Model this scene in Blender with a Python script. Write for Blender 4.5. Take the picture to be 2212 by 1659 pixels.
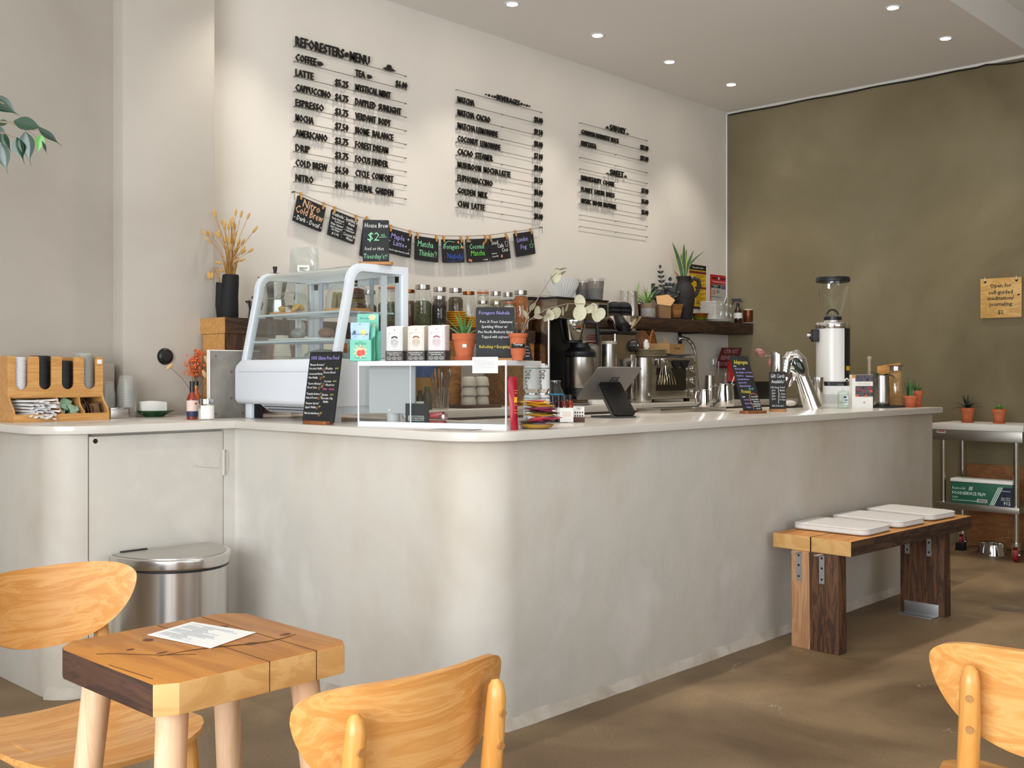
import bpy, bmesh, math, random
from mathutils import Vector, Matrix, Euler

R = math.radians
for _o in list(bpy.data.objects):
    bpy.data.objects.remove(_o, do_unlink=True)
SC = bpy.context.scene
COL = SC.collection

# ------------------------------------------------------------------ camera, world, daylight, exposure
F, CX, CY, H = 2301.0, 1106.0, 808.0, 1.25          # focal length and principal point in pixels of the 2212 x 1659 photograph
FW, RT = Vector((.7270, .6867, 0)), Vector((.6867, -.7270, 0))
cam_d = bpy.data.cameras.new('camera')
cam = bpy.data.objects.new('camera', cam_d)
COL.objects.link(cam)
cam.location = (0, 0, H)
cam.rotation_euler = (R(90), 0, R(-46.63))
cam_d.sensor_width = 36
cam_d.lens = 36 * F / 2212
cam_d.shift_y = -21.5 / 2212
cam_d.clip_start = .05
SC.camera = cam

world = bpy.data.worlds.new('sky')
SC.world = world
world.use_nodes = True
_b = world.node_tree.nodes['Background']
_b.inputs[0].default_value = (.80, .90, 1.0, 1)
_b.inputs[1].default_value = 1.0

def daylight(name, loc, rot, sx, sy, watts, col):
    l = bpy.data.lights.new(name, 'AREA')
    l.shape = 'RECTANGLE'; l.size = sx; l.size_y = sy; l.energy = watts; l.color = col
    o = bpy.data.objects.new(name, l); COL.objects.link(o)
    o.location = loc; o.rotation_euler = rot
    return o
# daylight entering the shop-front windows (left of and behind the camera)
daylight('daylight_shopfront', (-2.2, .3, 1.70), (0, R(-108), 0), 2.4, 4.0, 290, (.90, .96, 1.0))
daylight('daylight_street', (1.6, -3.0, 1.75), (R(90), 0, 0), 5.0, 2.3, 46, (.95, .98, 1.0))

SC.view_settings.view_transform = 'Standard'
SC.view_settings.look = 'None'
SC.view_settings.exposure = 0.28
SC.view_settings.gamma = 1.0
SC.view_settings.use_curve_mapping = False

# ------------------------------------------------------------------ pixel -> point on a real plane of the room
def ray(px, py):
    u = (px - CX) / F; v = (CY - py) / F
    return FW + RT * u + Vector((0, 0, v))
def PD(px, py, d):
    return Vector((0, 0, H)) + ray(px, py) * d
def PZ(px, py, z):
    return PD(px, py, (H - z) * F / (py - CY))
def PX(px, py, x):
    return PD(px, py, x / ray(px, py).x)
def PY(px, py, y):
    return PD(px, py, y / ray(px, py).y)

# ------------------------------------------------------------------ materials
MATS = {}
def _nt(name):
    m = bpy.data.materials.new(name); m.use_nodes = True
    nt = m.node_tree
    return m, nt, nt.nodes, nt.links, nt.nodes['Principled BSDF']
def srgb(h):
    if isinstance(h, str):
        c = [int(h[i:i + 2], 16) / 255 for i in (0, 2, 4)]
    else:
        c = [v / 255 for v in h]
    return tuple(v / 12.92 if v <= .04045 else ((v + .055) / 1.055) ** 2.4 for v in c) + (1,)
def mat(name, col='cccccc', rough=.5, metal=0, spec=.5, var=0, vs=20, bump=0, bs=60, coat=0, trans=0, emis=0):
    """plain principled material, optional procedural tone variation and bump"""
    if name in MATS: return MATS[name]
    m, nt, N, L, B = _nt(name)
    c = srgb(col)
    B.inputs['Base Color'].default_value = c
    B.inputs['Roughness'].default_value = rough
    B.inputs['Metallic'].default_value = metal
    B.inputs['Specular IOR Level'].default_value = spec
    if coat: B.inputs['Coat Weight'].default_value = coat
    if trans: B.inputs['Transmission Weight'].default_value = trans
    if emis:
        B.inputs['Emission Color'].default_value = c; B.inputs['Emission Strength'].default_value = emis
    if var or bump:
        tc = N.new('ShaderNodeTexCoord')
    if var:
        n = N.new('ShaderNodeTexNoise'); n.inputs['Scale'].default_value = vs; n.inputs['Detail'].default_value = 5
        L.new(tc.outputs['Object'], n.inputs['Vector'])
        r = N.new('ShaderNodeValToRGB')
        r.color_ramp.elements[0].position = .3; r.color_ramp.elements[1].position = .7
        r.color_ramp.elements[0].color = tuple(v * (1 - var) for v in c[:3]) + (1,)
        r.color_ramp.elements[1].color = tuple(min(1, v * (1 + var * .6)) for v in c[:3]) + (1,)
        L.new(n.outputs['Fac'], r.inputs[0]); L.new(r.outputs[0], B.inputs['Base Color'])
    if bump:
        n2 = N.new('ShaderNodeTexNoise'); n2.inputs['Scale'].default_value = bs; n2.inputs['Detail'].default_value = 4
        L.new(tc.outputs['Object'], n2.inputs['Vector'])
        b = N.new('ShaderNodeBump'); b.inputs['Strength'].default_value = bump; b.inputs['Distance'].default_value = .004
        L.new(n2.outputs['Fac'], b.inputs['Height']); L.new(b.outputs[0], B.inputs['Normal'])
    MATS[name] = m
    return m
def plaster(name, cols, rough=.7, scale=1.2, bump=.25, stretch=(1, 1, 1), spec=.3, dist=.6, detail=7):
    """trowelled plaster: cloudy tones at two scales, fine bump"""
    m, nt, N, L, B = _nt(name)
    tc = N.new('ShaderNodeTexCoord'); mp = N.new('ShaderNodeMapping'); mp.inputs['Scale'].default_value = stretch
    L.new(tc.outputs['Object'], mp.inputs['Vector'])
    n = N.new('ShaderNodeTexNoise'); n.inputs['Scale'].default_value = scale; n.inputs['Detail'].default_value = detail
    n.inputs['Roughness'].default_value = .55; n.inputs['Distortion'].default_value = dist
    L.new(mp.outputs[0], n.inputs['Vector'])
    r = N.new('ShaderNodeValToRGB')
    e = r.color_ramp.elements
    while len(e) < len(cols): e.new(.5)
    for i, c in enumerate(cols):
        e[i].position = .28 + .44 * i / (len(cols) - 1); e[i].color = srgb(c)
    L.new(n.outputs['Fac'], r.inputs[0]); L.new(r.outputs[0], B.inputs['Base Color'])
    n2 = N.new('ShaderNodeTexNoise'); n2.inputs['Scale'].default_value = 9; n2.inputs['Detail'].default_value = 8
    L.new(tc.outputs['Object'], n2.inputs['Vector'])
    b = N.new('ShaderNodeBump'); b.inputs['Strength'].default_value = bump; b.inputs['Distance'].default_value = .01
    L.new(n2.outputs['Fac'], b.inputs['Height']); L.new(b.outputs[0], B.inputs['Normal'])
    B.inputs['Roughness'].default_value = rough; B.inputs['Specular IOR Level'].default_value = spec
    MATS[name] = m
    return m
def wood(name, c0, c1, c2=None, grain=(1, 14, 14), scale=3, rough=.45, knots=0, seed=0, wave=.5, coat=0):
    """grain runs along the axis with the smallest stretch value"""
    if name in MATS: return MATS[name]
    m, nt, N, L, B = _nt(name)
    tc = N.new('ShaderNodeTexCoord'); mp = N.new('ShaderNodeMapping')
    mp.inputs['Scale'].default_value = grain; mp.inputs['Location'].default_value = (seed, seed * .7, seed * .3)
    L.new(tc.outputs['Object'], mp.inputs['Vector'])
    n = N.new('ShaderNodeTexNoise'); n.inputs['Scale'].default_value = scale; n.inputs['Detail'].default_value = 6
    n.inputs['Distortion'].default_value = 1.2; n.inputs['Roughness'].default_value = .6
    L.new(mp.outputs[0], n.inputs['Vector'])
    w = N.new('ShaderNodeMath'); w.operation = 'MULTIPLY'; w.inputs[1].default_value = 9
    L.new(n.outputs['Fac'], w.inputs[0])
    fr = N.new('ShaderNodeMath'); fr.operation = 'PINGPONG'; fr.inputs[1].default_value = 1
    L.new(w.outputs[0], fr.inputs[0])
    mx = N.new('ShaderNodeMix'); mx.data_type = 'FLOAT'; mx.inputs[0].default_value = wave
    L.new(n.outputs['Fac'], mx.inputs[2]); L.new(fr.outputs[0], mx.inputs[3])
    r = N.new('ShaderNodeValToRGB'); e = r.color_ramp.elements
    e[0].position = .15; e[0].color = srgb(c0); e[1].position = .8; e[1].color = srgb(c2 or c1)
    x = e.new(.5); x.color = srgb(c1)
    L.new(mx.outputs[0], r.inputs[0])
    out = r.outputs[0]
    if knots:
        v = N.new('ShaderNodeTexVoronoi'); v.inputs['Scale'].default_value = knots
        mp2 = N.new('ShaderNodeMapping'); mp2.inputs['Scale'].default_value = tuple(.6 if g == min(grain) else 1.0 for g in grain)
        L.new(tc.outputs['Object'], mp2.inputs['Vector']); L.new(mp2.outputs[0], v.inputs['Vector'])
        r2 = N.new('ShaderNodeValToRGB'); r2.color_ramp.elements[0].position = .06; r2.color_ramp.elements[0].color = (.13, .06, .02, 1)
        r2.color_ramp.elements[1].position = .13; r2.color_ramp.elements[1].color = (1, 1, 1, 1)
        L.new(v.outputs['Distance'], r2.inputs[0])
        mm = N.new('ShaderNodeMix'); mm.data_type = 'RGBA'; mm.blend_type = 'MULTIPLY'; mm.inputs[0].default_value = .75
        L.new(out, mm.inputs[6]); L.new(r2.outputs[0], mm.inputs[7]); out = mm.outputs[2]
    L.new(out, B.inputs['Base Color'])
    B.inputs['Roughness'].default_value = rough
    if coat: B.inputs['Coat Weight'].default_value = coat; B.inputs['Coat Roughness'].default_value = .15
    b = N.new('ShaderNodeBump'); b.inputs['Strength'].default_value = .12; b.inputs['Distance'].default_value = .002
    L.new(mx.outputs[0], b.inputs['Height']); L.new(b.outputs[0], B.inputs['Normal'])
    MATS[name] = m
    return m
def glass(name, tint=(.97, .985, .98), refl=.9, rough=.02, ior=1.45, haze=0):
    """clear thin-walled glass or plastic: Fresnel mix of a straight-through and a mirror lobe"""
    if name in MATS: return MATS[name]
    m = bpy.data.materials.new(name); m.use_nodes = True
    nt = m.node_tree; N = nt.nodes; L = nt.links
    N.remove(N['Principled BSDF'])
    t = N.new('ShaderNodeBsdfTransparent'); t.inputs[0].default_value = tuple(tint) + (1,)
    g = N.new('ShaderNodeBsdfGlossy'); g.inputs['Roughness'].default_value = rough; g.inputs[0].default_value = (.95, .97, .97, 1)
    f = N.new('ShaderNodeLayerWeight'); f.inputs[0].default_value = .5
    pw = N.new('ShaderNodeMath'); pw.operation = 'POWER'; pw.inputs[1].default_value = 3.0
    k = N.new('ShaderNodeMath'); k.operation = 'MULTIPLY_ADD'; k.inputs[1].default_value = .8 * refl; k.inputs[2].default_value = .055 * refl
    mx = N.new('ShaderNodeMixShader')
    L.new(f.outputs[1], pw.inputs[0]); L.new(pw.outputs[0], k.inputs[0]); L.new(k.outputs[0], mx.inputs[0])
    L.new(t.outputs[0], mx.inputs[1]); L.new(g.outputs[0], mx.inputs[2]); 
    if haze:
        df = N.new('ShaderNodeBsdfDiffuse'); df.inputs[0].default_value = (.85, .85, .82, 1)
        m2 = N.new('ShaderNodeMixShader'); m2.inputs[0].default_value = haze
        L.new(mx.outputs[0], m2.inputs[1]); L.new(df.outputs[0], m2.inputs[2]); mx = m2
    L.new(mx.outputs[0], N['Material Output'].inputs[0])
    MATS[name] = m
    return m
def steel(name, col=(.62, .60, .57), rough=.22, brush=(1, 1, 6), bs=.05, aniso=0):
    if name in MATS: return MATS[name]
    m, nt, N, L, B = _nt(name)
    B.inputs['Base Color'].default_value = tuple(col) + (1,); B.inputs['Metallic'].default_value = 1
    tc = N.new('ShaderNodeTexCoord'); mp = N.new('ShaderNodeMapping'); mp.inputs['Scale'].default_value = brush
    n = N.new('ShaderNodeTexNoise'); n.inputs['Scale'].default_value = 8; n.inputs['Detail'].default_value = 3
    L.new(tc.outputs['Object'], mp.inputs['Vector']); L.new(mp.outputs[0], n.inputs['Vector'])
    r = N.new('ShaderNodeMapRange'); r.inputs[3].default_value = rough * (1 - bs); r.inputs[4].default_value = rough * (1 + bs)
    L.new(n.outputs['Fac'], r.inputs[0]); L.new(r.outputs[0], B.inputs['Roughness'])
    MATS[name] = m
    return m

# ------------------------------------------------------------------ mesh builder
class MB:
    def __init__(s): s.bm = bmesh.new()
    def add(s, vs, fs, M=None, mi=0):
        bv = [s.bm.verts.new(M @ Vector(v) if M else Vector(v)) for v in vs]
        for f in fs:
            try:
                q = s.bm.faces.new([bv[i] for i in f]); q.material_index = mi
            except ValueError: pass
        return s
    def box(s, cx, cy, cz, sx, sy, sz, rot=None, mi=0):
        x, y, z = sx / 2, sy / 2, sz / 2
        M = Matrix.Translation((cx, cy, cz))
        if rot: M = M @ Euler(rot).to_matrix().to_4x4()
        return s.add([(-x, -y, -z), (x, -y, -z), (x, y, -z), (-x, y, -z), (-x, -y, z), (x, -y, z), (x, y, z), (-x, y, z)],
                     [(0, 3, 2, 1), (4, 5, 6, 7), (0, 1, 5, 4), (1, 2, 6, 5), (2, 3, 7, 6), (3, 0, 4, 7)], M, mi)
    def bx(s, x0, x1, y0, y1, z0, z1, mi=0):
        return s.box((x0 + x1) / 2, (y0 + y1) / 2, (z0 + z1) / 2, x1 - x0, y1 - y0, z1 - z0, None, mi)
    def tube(s, pts, r, n=8, caps=True, sq=1.0, mi=0, up=None):
        """swept tube; r number or list; sq flattens the second cross axis"""
        pts = [Vector(p) for p in pts]
        rs = r if isinstance(r, (list, tuple)) else [r] * len(pts)
        t0 = (pts[1] - pts[0]).normalized()
        a = Vector(up) if up else (Vector((0, 0, 1)) if abs(t0.z) < .9 else Vector((1, 0, 0)))
        vs = []; prev = None
        for i, p in enumerate(pts):
            if i == 0: t = t0
            elif i == len(pts) - 1: t = (pts[i] - pts[i - 1]).normalized()
            else: t = ((pts[i] - pts[i - 1]).normalized() + (pts[i + 1] - pts[i]).normalized()).normalized()
            if t.length < .1: t = t0
            if prev is None: u = (a - t * a.dot(t)).normalized()
            else:
                u = prev - t * prev.dot(t)
                u = u.normalized() if u.length > 1e-6 else prev
            prev = u; w = t.cross(u)
            for k in range(n):
                g = 2 * math.pi * k / n
                vs.append(p + u * (math.cos(g) * rs[i] * sq) + w * (math.sin(g) * rs[i]))
        fs = []
        for i in range(len(pts) - 1):
            for k in range(n):
                k2 = (k + 1) % n
                fs.append((i * n + k, i * n + k2, (i + 1) * n + k2, (i + 1) * n + k))
        if caps:
            fs.append(tuple(range(n - 1, -1, -1))); b = (len(pts) - 1) * n; fs.append(tuple(range(b, b + n)))
        return s.add(vs, fs, None, mi)
    def cyl(s, p0, p1, r0, r1=None, n=24, mi=0):
        return s.tube([p0, p1], [r0, r0 if r1 is None else r1], n, True, 1.0, mi)
    def lathe(s, prof, c=(0, 0, 0), n=28, M=None, mi=0, sx=1, sy=1, ribs=0, rib=0):
        """profile of (r, z) turned about Z at c"""
        vs = []; fs = []
        rings = []
        for (r, z) in prof:
            if r < 1e-6:
                rings.append([len(vs)]); vs.append((c[0], c[1], c[2] + z))
            else:
                rg = []
                for k in range(n):
                    g = 2 * math.pi * k / n
                    q = r * (1 + (rib * math.cos(ribs * g) if ribs else 0))
                    rg.append(len(vs)); vs.append((c[0] + q * math.cos(g) * sx, c[1] + q * math.sin(g) * sy, c[2] + z))
                rings.append(rg)
        for a, b in zip(rings, rings[1:]):
            if len(a) == 1 and len(b) == 1: continue
            for k in range(n):
                k2 = (k + 1) % n
                if len(a) == 1: fs.append((a[0], b[k2], b[k]))
                elif len(b) == 1: fs.append((a[k], a[k2], b[0]))
                else: fs.append((a[k], a[k2], b[k2], b[k]))
        return s.add(vs, fs, M, mi)
    def prism(s, poly, z0, z1, M=None, mi=0):
        n = len(poly)
        vs = [(p[0], p[1], z0) for p in poly] + [(p[0], p[1], z1) for p in poly]
        fs = [tuple(range(n - 1, -1, -1)), tuple(range(n, 2 * n))] + [(i, (i + 1) % n, n + (i + 1) % n, n + i) for i in range(n)]
        return s.add(vs, fs, M, mi)
    def sph(s, c, rx, ry=None, rz=None, n=16, m=10, M=None, mi=0):
        ry = rx if ry is None else ry; rz = rx if rz is None else rz
        prof = [(math.sin(math.pi * i / m), -math.cos(math.pi * i / m)) for i in range(m + 1)]
        T_ = Matrix.Translation(c) @ (M or Matrix.Identity(4)) @ Matrix.Diagonal((rx, ry, rz, 1))
        return s.lathe(prof, (0, 0, 0), n, T_, mi)
    def grid(s, fn, nu, nv, thick=0, M=None, mi=0):
        """surface fn(u,v) in 0..1, given thickness along its normal"""
        P_ = [[Vector(fn(i / nu, j / nv)) for j in range(nv + 1)] for i in range(nu + 1)]
        def nrm(i, j):
            a = P_[min(i + 1, nu)][j] - P_[max(i - 1, 0)][j]; b = P_[i][min(j + 1, nv)] - P_[i][max(j - 1, 0)]
            c = a.cross(b)
            return c.normalized() if c.length > 1e-12 else Vector((0, 0, 0))
        w = nv + 1
        vs = [P_[i][j] for i in range(nu + 1) for j in range(nv + 1)]
        fs = [(i * w + j, (i + 1) * w + j, (i + 1) * w + j + 1, i * w + j + 1) for i in range(nu) for j in range(nv)]
        if thick:
            o = len(vs)
            vs += [P_[i][j] - nrm(i, j) * thick for i in range(nu + 1) for j in range(nv + 1)]
            fs += [tuple(o + k for k in reversed(f)) for f in fs]
            bd = [i * w for i in range(nu + 1)] + [nu * w + j for j in range(1, w)] + [i * w + nv for i in range(nu - 1, -1, -1)] + [j for j in range(nv - 1, 0, -1)]
            for a, b in zip(bd, bd[1:] + bd[:1]): fs.append((a, o + a, o + b, b))
        return s.add(vs, fs, M, mi)
    def blade(s, base, az, el, L, w, bend=.6, thick=.3, n=7, fold=0, mi=0, tip=0.0):
        """tapering succulent or strap leaf from base; az heading, el start elevation, bend = total droop (rad)"""
        p = Vector(base); pts = []; rs = []
        for i in range(n + 1):
            t = i / n
            pts.append(p.copy())
            rs.append(max(w * (tip + (1 - tip) * (1 - t ** 1.7)) * (.75 + .5 * t if t < .5 else 1), w * .04))
            e = el - bend * t
            p = p + Vector((math.cos(az) * math.cos(e), math.sin(az) * math.cos(e), math.sin(e))) * (L / n)
        side = Vector((-math.sin(az), math.cos(az), 0))
        return s.tube(pts, rs, 6, True, 1.0, mi, up=None) if thick >= 1 else s._flat(pts, rs, side, thick, mi)
    def _flat(s, pts, rs, side, th, mi):
        vs = []; n = len(pts)
        for i, p in enumerate(pts):
            t = (pts[min(i + 1, n - 1)] - pts[max(i - 1, 0)]).normalized(); nn = side.cross(t).normalized()
            r = rs[i]
            vs += [p + side * r, p + nn * (-r * th), p - side * r, p + nn * (r * th * .35)]
        fs = [(3, 2, 1, 0), tuple((n - 1) * 4 + k for k in range(4))]
        for i in range(n - 1):
            for k in range(4):
                k2 = (k + 1) % 4
                fs.append((i * 4 + k, i * 4 + k2, (i + 1) * 4 + k2, (i + 1) * 4 + k))
        return s.add(vs, fs, None, mi)
    def leaf(s, base, d, L, w, nrm=(0, 0, 1), curl=.15, tip=.25, th=.0008, mi=0, rnd=False):
        """broad leaf with pointed (or round) tip, slight fold and curl"""
        d = Vector(d).normalized(); nn = Vector(nrm); side = d.cross(nn)
        if side.length < 1e-4: side = d.cross(Vector((1, 0, 0)))
        side.normalize(); nn = side.cross(d).normalized()
        n = 8
        def fn(u, v):
            t = u
            if rnd: ww = w * math.sqrt(max(0, 1 - (2 * t - 1) ** 2)) if 0 < t < 1 else 0
            else: ww = w * (math.sin(math.pi * min(1, t / (1 - tip * .5)) ** .8) if t < 1 - tip * .5 else 0) + w * .06 * (1 - t)
            x = (v - .5) * 2 * ww
            return Vector(base) + d * (L * t) + side * x + nn * (abs(x) * .25 - curl * L * t * t)
        return s.grid(fn, n, 4, th, None, mi)
    def text(s, txt, x, z, h, align='C', width=None, y=0, depth=.0006, off=0, shear=0, mi=0, M=None, space=1.0):
        """lettering standing in the local XZ plane and facing -Y; h = capital height"""
        c = bpy.data.curves.new('t', 'FONT'); c.body = txt; c.size = 1; c.resolution_u = 1
        c.extrude = .5; c.offset = off; c.shear = shear; c.space_character = space; c.fill_mode = 'BOTH'
        o = bpy.data.objects.new('t', c)
        me = bpy.data.meshes.new_from_object(o)
        bpy.data.objects.remove(o); bpy.data.curves.remove(c)
        if not me.vertices: return s
        xs = [v.co.x for v in me.vertices]
        k = h / .69; x0, x1 = min(xs), max(xs)
        kx = k if width is None or (x1 - x0) * k <= width else width / (x1 - x0)
        ox = {'L': x0, 'C': (x0 + x1) / 2, 'R': x1}[align]
        T_ = Matrix(((kx, 0, 0, x - ox * kx), (0, 0, -depth, y - depth / 2), (0, k, 0, z), (0, 0, 0, 1)))
        if M: T_ = M @ T_
        me.transform(T_)
        n0 = len(s.bm.faces)
        s.bm.from_mesh(me); bpy.data.meshes.remove(me)
        s.bm.faces.ensure_lookup_table()
        for i in range(n0, len(s.bm.faces)): s.bm.faces[i].material_index = mi
        return s
    def obj(s, name, mats, parent=None, loc=None, rz=0, bev=0, seg=2, smooth=38, sub=0, keepn=False):
        bm = s.bm
        bmesh.ops.remove_doubles(bm, verts=bm.verts, dist=1e-6)
        if bev:
            ed = [e for e in bm.edges if len(e.link_faces) == 2 and e.calc_face_angle(0) > R(40)]
            bmesh.ops.bevel(bm, geom=ed, offset=bev, segments=seg, affect='EDGES', profile=.6, clamp_overlap=True)
        if not keepn: bmesh.ops.recalc_face_normals(bm, faces=bm.faces)
        me = bpy.data.meshes.new(name); bm.to_mesh(me); bm.free()
        for m in (mats if isinstance(mats, (list, tuple)) else [mats]): me.materials.append(m)
        me.polygons.foreach_set('use_smooth', [True] * len(me.polygons))
        me.set_sharp_from_angle(angle=R(smooth))
        o = bpy.data.objects.new(name, me); COL.objects.link(o)
        if parent: o.parent = parent
        if loc is not None: o.location = loc
        o.rotation_euler = (0, 0, rz)
        if sub:
            q = o.modifiers.new('s', 'SUBSURF'); q.levels = q.render_levels = sub
        return o

    def objs(s, name, mats, parent=None, **k):
        """every loose piece becomes an object of its own"""
        bm = s.bm; bmesh.ops.remove_doubles(bm, verts=bm.verts, dist=1e-6)
        seen = set(); out = []
        for v0 in bm.verts:
            if v0 in seen: continue
            isl = [v0]; seen.add(v0); fs = set()
            for v in isl:
                for f in v.link_faces: fs.add(f)
                for e in v.link_edges:
                    w = e.other_vert(v)
                    if w not in seen: seen.add(w); isl.append(w)
            ix = {v: i for i, v in enumerate(isl)}
            out.append(MB().add([v.co.copy() for v in isl], [tuple(ix[v] for v in f.verts) for f in fs]).obj(name, mats, parent, **k))
        bm.free()
        return out

# ------------------------------------------------------------------ things, parts, structure
def tag(o, label, cat, group=None, kind=None):
    o['label'] = label; o['category'] = cat
    if group: o['group'] = group
    if kind: o['kind'] = kind
    return o
def thing(name, label, cat, loc=(0, 0, 0), rz=0, group=None):
    o = bpy.data.objects.new(name, None); COL.objects.link(o)
    o.empty_display_size = .05
    o.location = loc; o.rotation_euler = (0, 0, rz)
    return tag(o, label, cat, group)
def single(name, label, cat, mb, m, loc=(0, 0, 0), rz=0, group=None, **k):
    return tag(mb.obj(name, m, None, loc, rz, **k), label, cat, group)
def struct(name, mb, m, **k):
    o = mb.obj(name, m, **k); o['kind'] = 'structure'; return o
def kids(o): return [c for c in KIDS.get(o.name, [])]
def dup(root, loc, rz=None, label=None, group=None):
    r = root.copy(); COL.objects.link(r); r.location = loc
    if rz is not None:
        if isinstance(rz, (tuple, list)): r.rotation_euler = rz
        else: r.rotation_euler = (0, 0, rz)
    if label: r['label'] = label
    if group: r['group'] = group
    for ch in list(root.children):
        c = ch.copy(); COL.objects.link(c); c.parent = r
        for g in list(ch.children):
            d = g.copy(); COL.objects.link(d); d.parent = c
    return r
def kid(t, n): return next(c for c in t.children if c.name.split('.')[0] == n)
FACE = R(-46.63)        # turned to face the camera side of the room
LEFT = R(-90)           # facing the shop-front (minus X)
def arc(cx, cy, r, a0, a1, n=10):
    return [(cx + r * math.cos(R(a0 + (a1 - a0) * i / n)), cy + r * math.sin(R(a0 + (a1 - a0) * i / n))) for i in range(n + 1)]
def rrect(w, d, r, n=5):
    x, y = w / 2 - r, d / 2 - r
    return arc(x, y, r, 0, 90, n) + arc(-x, y, r, 90, 180, n) + arc(-x, -y, r, 180, 270, n) + arc(x, -y, r, 270, 360, n)
# ================================================================== MATERIALS USED IN MANY PLACES
WALLW = plaster('plaster_white_dimmed', ['a1988c', 'aba297', 'b3aa9f'], .75, .8, .18)  # white plaster darkened in colour to offset surplus window light on the left wall
WALLP = plaster('plaster_pier_dimmed', ['b6ada2', 'bfb7ac', 'c6beb4'], .75, .8, .18)  # same plaster, toned down less: the pier's dimmer light put into its colour
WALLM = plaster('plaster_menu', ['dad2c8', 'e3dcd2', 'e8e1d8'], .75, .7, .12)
OLIVE = plaster('plaster_olive', ['685c42', '7c7054', '8a7e63', 'a4977a'], .62, .6, .3, (1, 1, 1))
CONC = plaster('plaster_counter', ['b9ac9b', 'c2b8aa', 'c9c2b7', 'c4beb5', 'd3cdc5'], .6, 1.5, .35, (1, 1, .8), dist=.15, detail=9)
CEIL = mat('ceiling_paint', 'efebe6', .8, var=.04, vs=.6)
WHITE = mat('white_paint', 'e8e8ea', .35)
BLACK = mat('black_plastic', '17171a', .4)
MBLACK = mat('matte_black', '121213', .75)
CHALKB = mat('chalkboard', '1d1e20', .7, var=.25, vs=25)
CHROME = steel('chrome', (.82, .82, .82), .05)
STEEL = steel('brushed_steel', (.50, .47, .43), .27)
STEELP = steel('polished_steel', (.70, .69, .67), .10)
GALV = steel('galvanised', (.50, .51, .52), .42, (10, 10, 10))
GLASS = glass('clear_glass')
ACRYL = glass('clear_acrylic', (.97, .98, .98), 1.0, .02, 1.5)
CUPP = glass('clear_plastic', (.90, .90, .88), .9, .12, haze=.16)
TERRA = mat('terracotta', 'b5603a', .85, var=.12, vs=30, bump=.1, bs=80)
TERRAD = mat('terracotta_rim', 'a8522f', .85, var=.1, vs=30)
SOIL = mat('potting_soil', '2c211a', .95, bump=.8, bs=120)
PAPERW = mat('white_paper', 'e9e6e0', .8)
CARDB = mat('kraft_paper', 'b08a5c', .85, var=.08, vs=15)
GREEN = mat('leaf_green', '3d6b2a', .5, var=.3, vs=14)
DGREEN = mat('leaf_dark', '1c2b1e', .35, var=.3, vs=10)
PORC = mat('white_porcelain', 'e6e2da', .25)
BAMBOO = wood('bamboo', 'b07a3e', 'c8914f', 'd6a468', (1, 12, 12), 4, .4, wave=.25)
BIRCH = wood('birch_ply', 'bd7c3a', 'cb904e', 'd8a465', (1, 9, 9), 2.6, .38, wave=.35, coat=.15)
BIRCHV = wood('birch_post', 'bd7c36', 'cb8f47', 'd9a460', (9, 9, 1), 2.2, .4, wave=.3, coat=.1)
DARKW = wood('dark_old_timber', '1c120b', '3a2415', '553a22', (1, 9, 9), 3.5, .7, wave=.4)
DARKWV = wood('dark_old_timber_v', '21140c', '4a2d19', '6a4527', (9, 9, 1), 3.5, .7, wave=.4)
BRNW = wood('brown_timber', '6e4522', '99652f', 'b98043', (1, 8, 8), 3, .6, wave=.4)
HONEY = wood('honey_timber', '99591a', 'b67326', 'c78533', (8, 1, 8), 1.8, .42, wave=.22, coat=.12)
DARKWY = wood('dark_old_timber_y', '24140d', '3b2317', '55351f', (8, 1.2, 8), 3.5, .7, wave=.25)
ENDG = wood('end_grain', 'b08046', 'c4965a', 'd6ae74', (3, 3, 5), 2, .6, wave=.15)
OAKB = wood('sign_base_wood', '8a5a30', 'a9733f', 'bd8750', (1, 10, 10), 4, .5, wave=.4)
CH = {k: mat('chalk_' + k, v, .9) for k, v in dict(white='e8e6e2', orange='e8b48c', green='8fd6a4', lime='6bd04a', blue='3f5fc0', violet='a79be0',
      pink='e06a9a', yellow='d8c84a', teal='4cc0b0', peach='d88a5a').items()}

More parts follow.
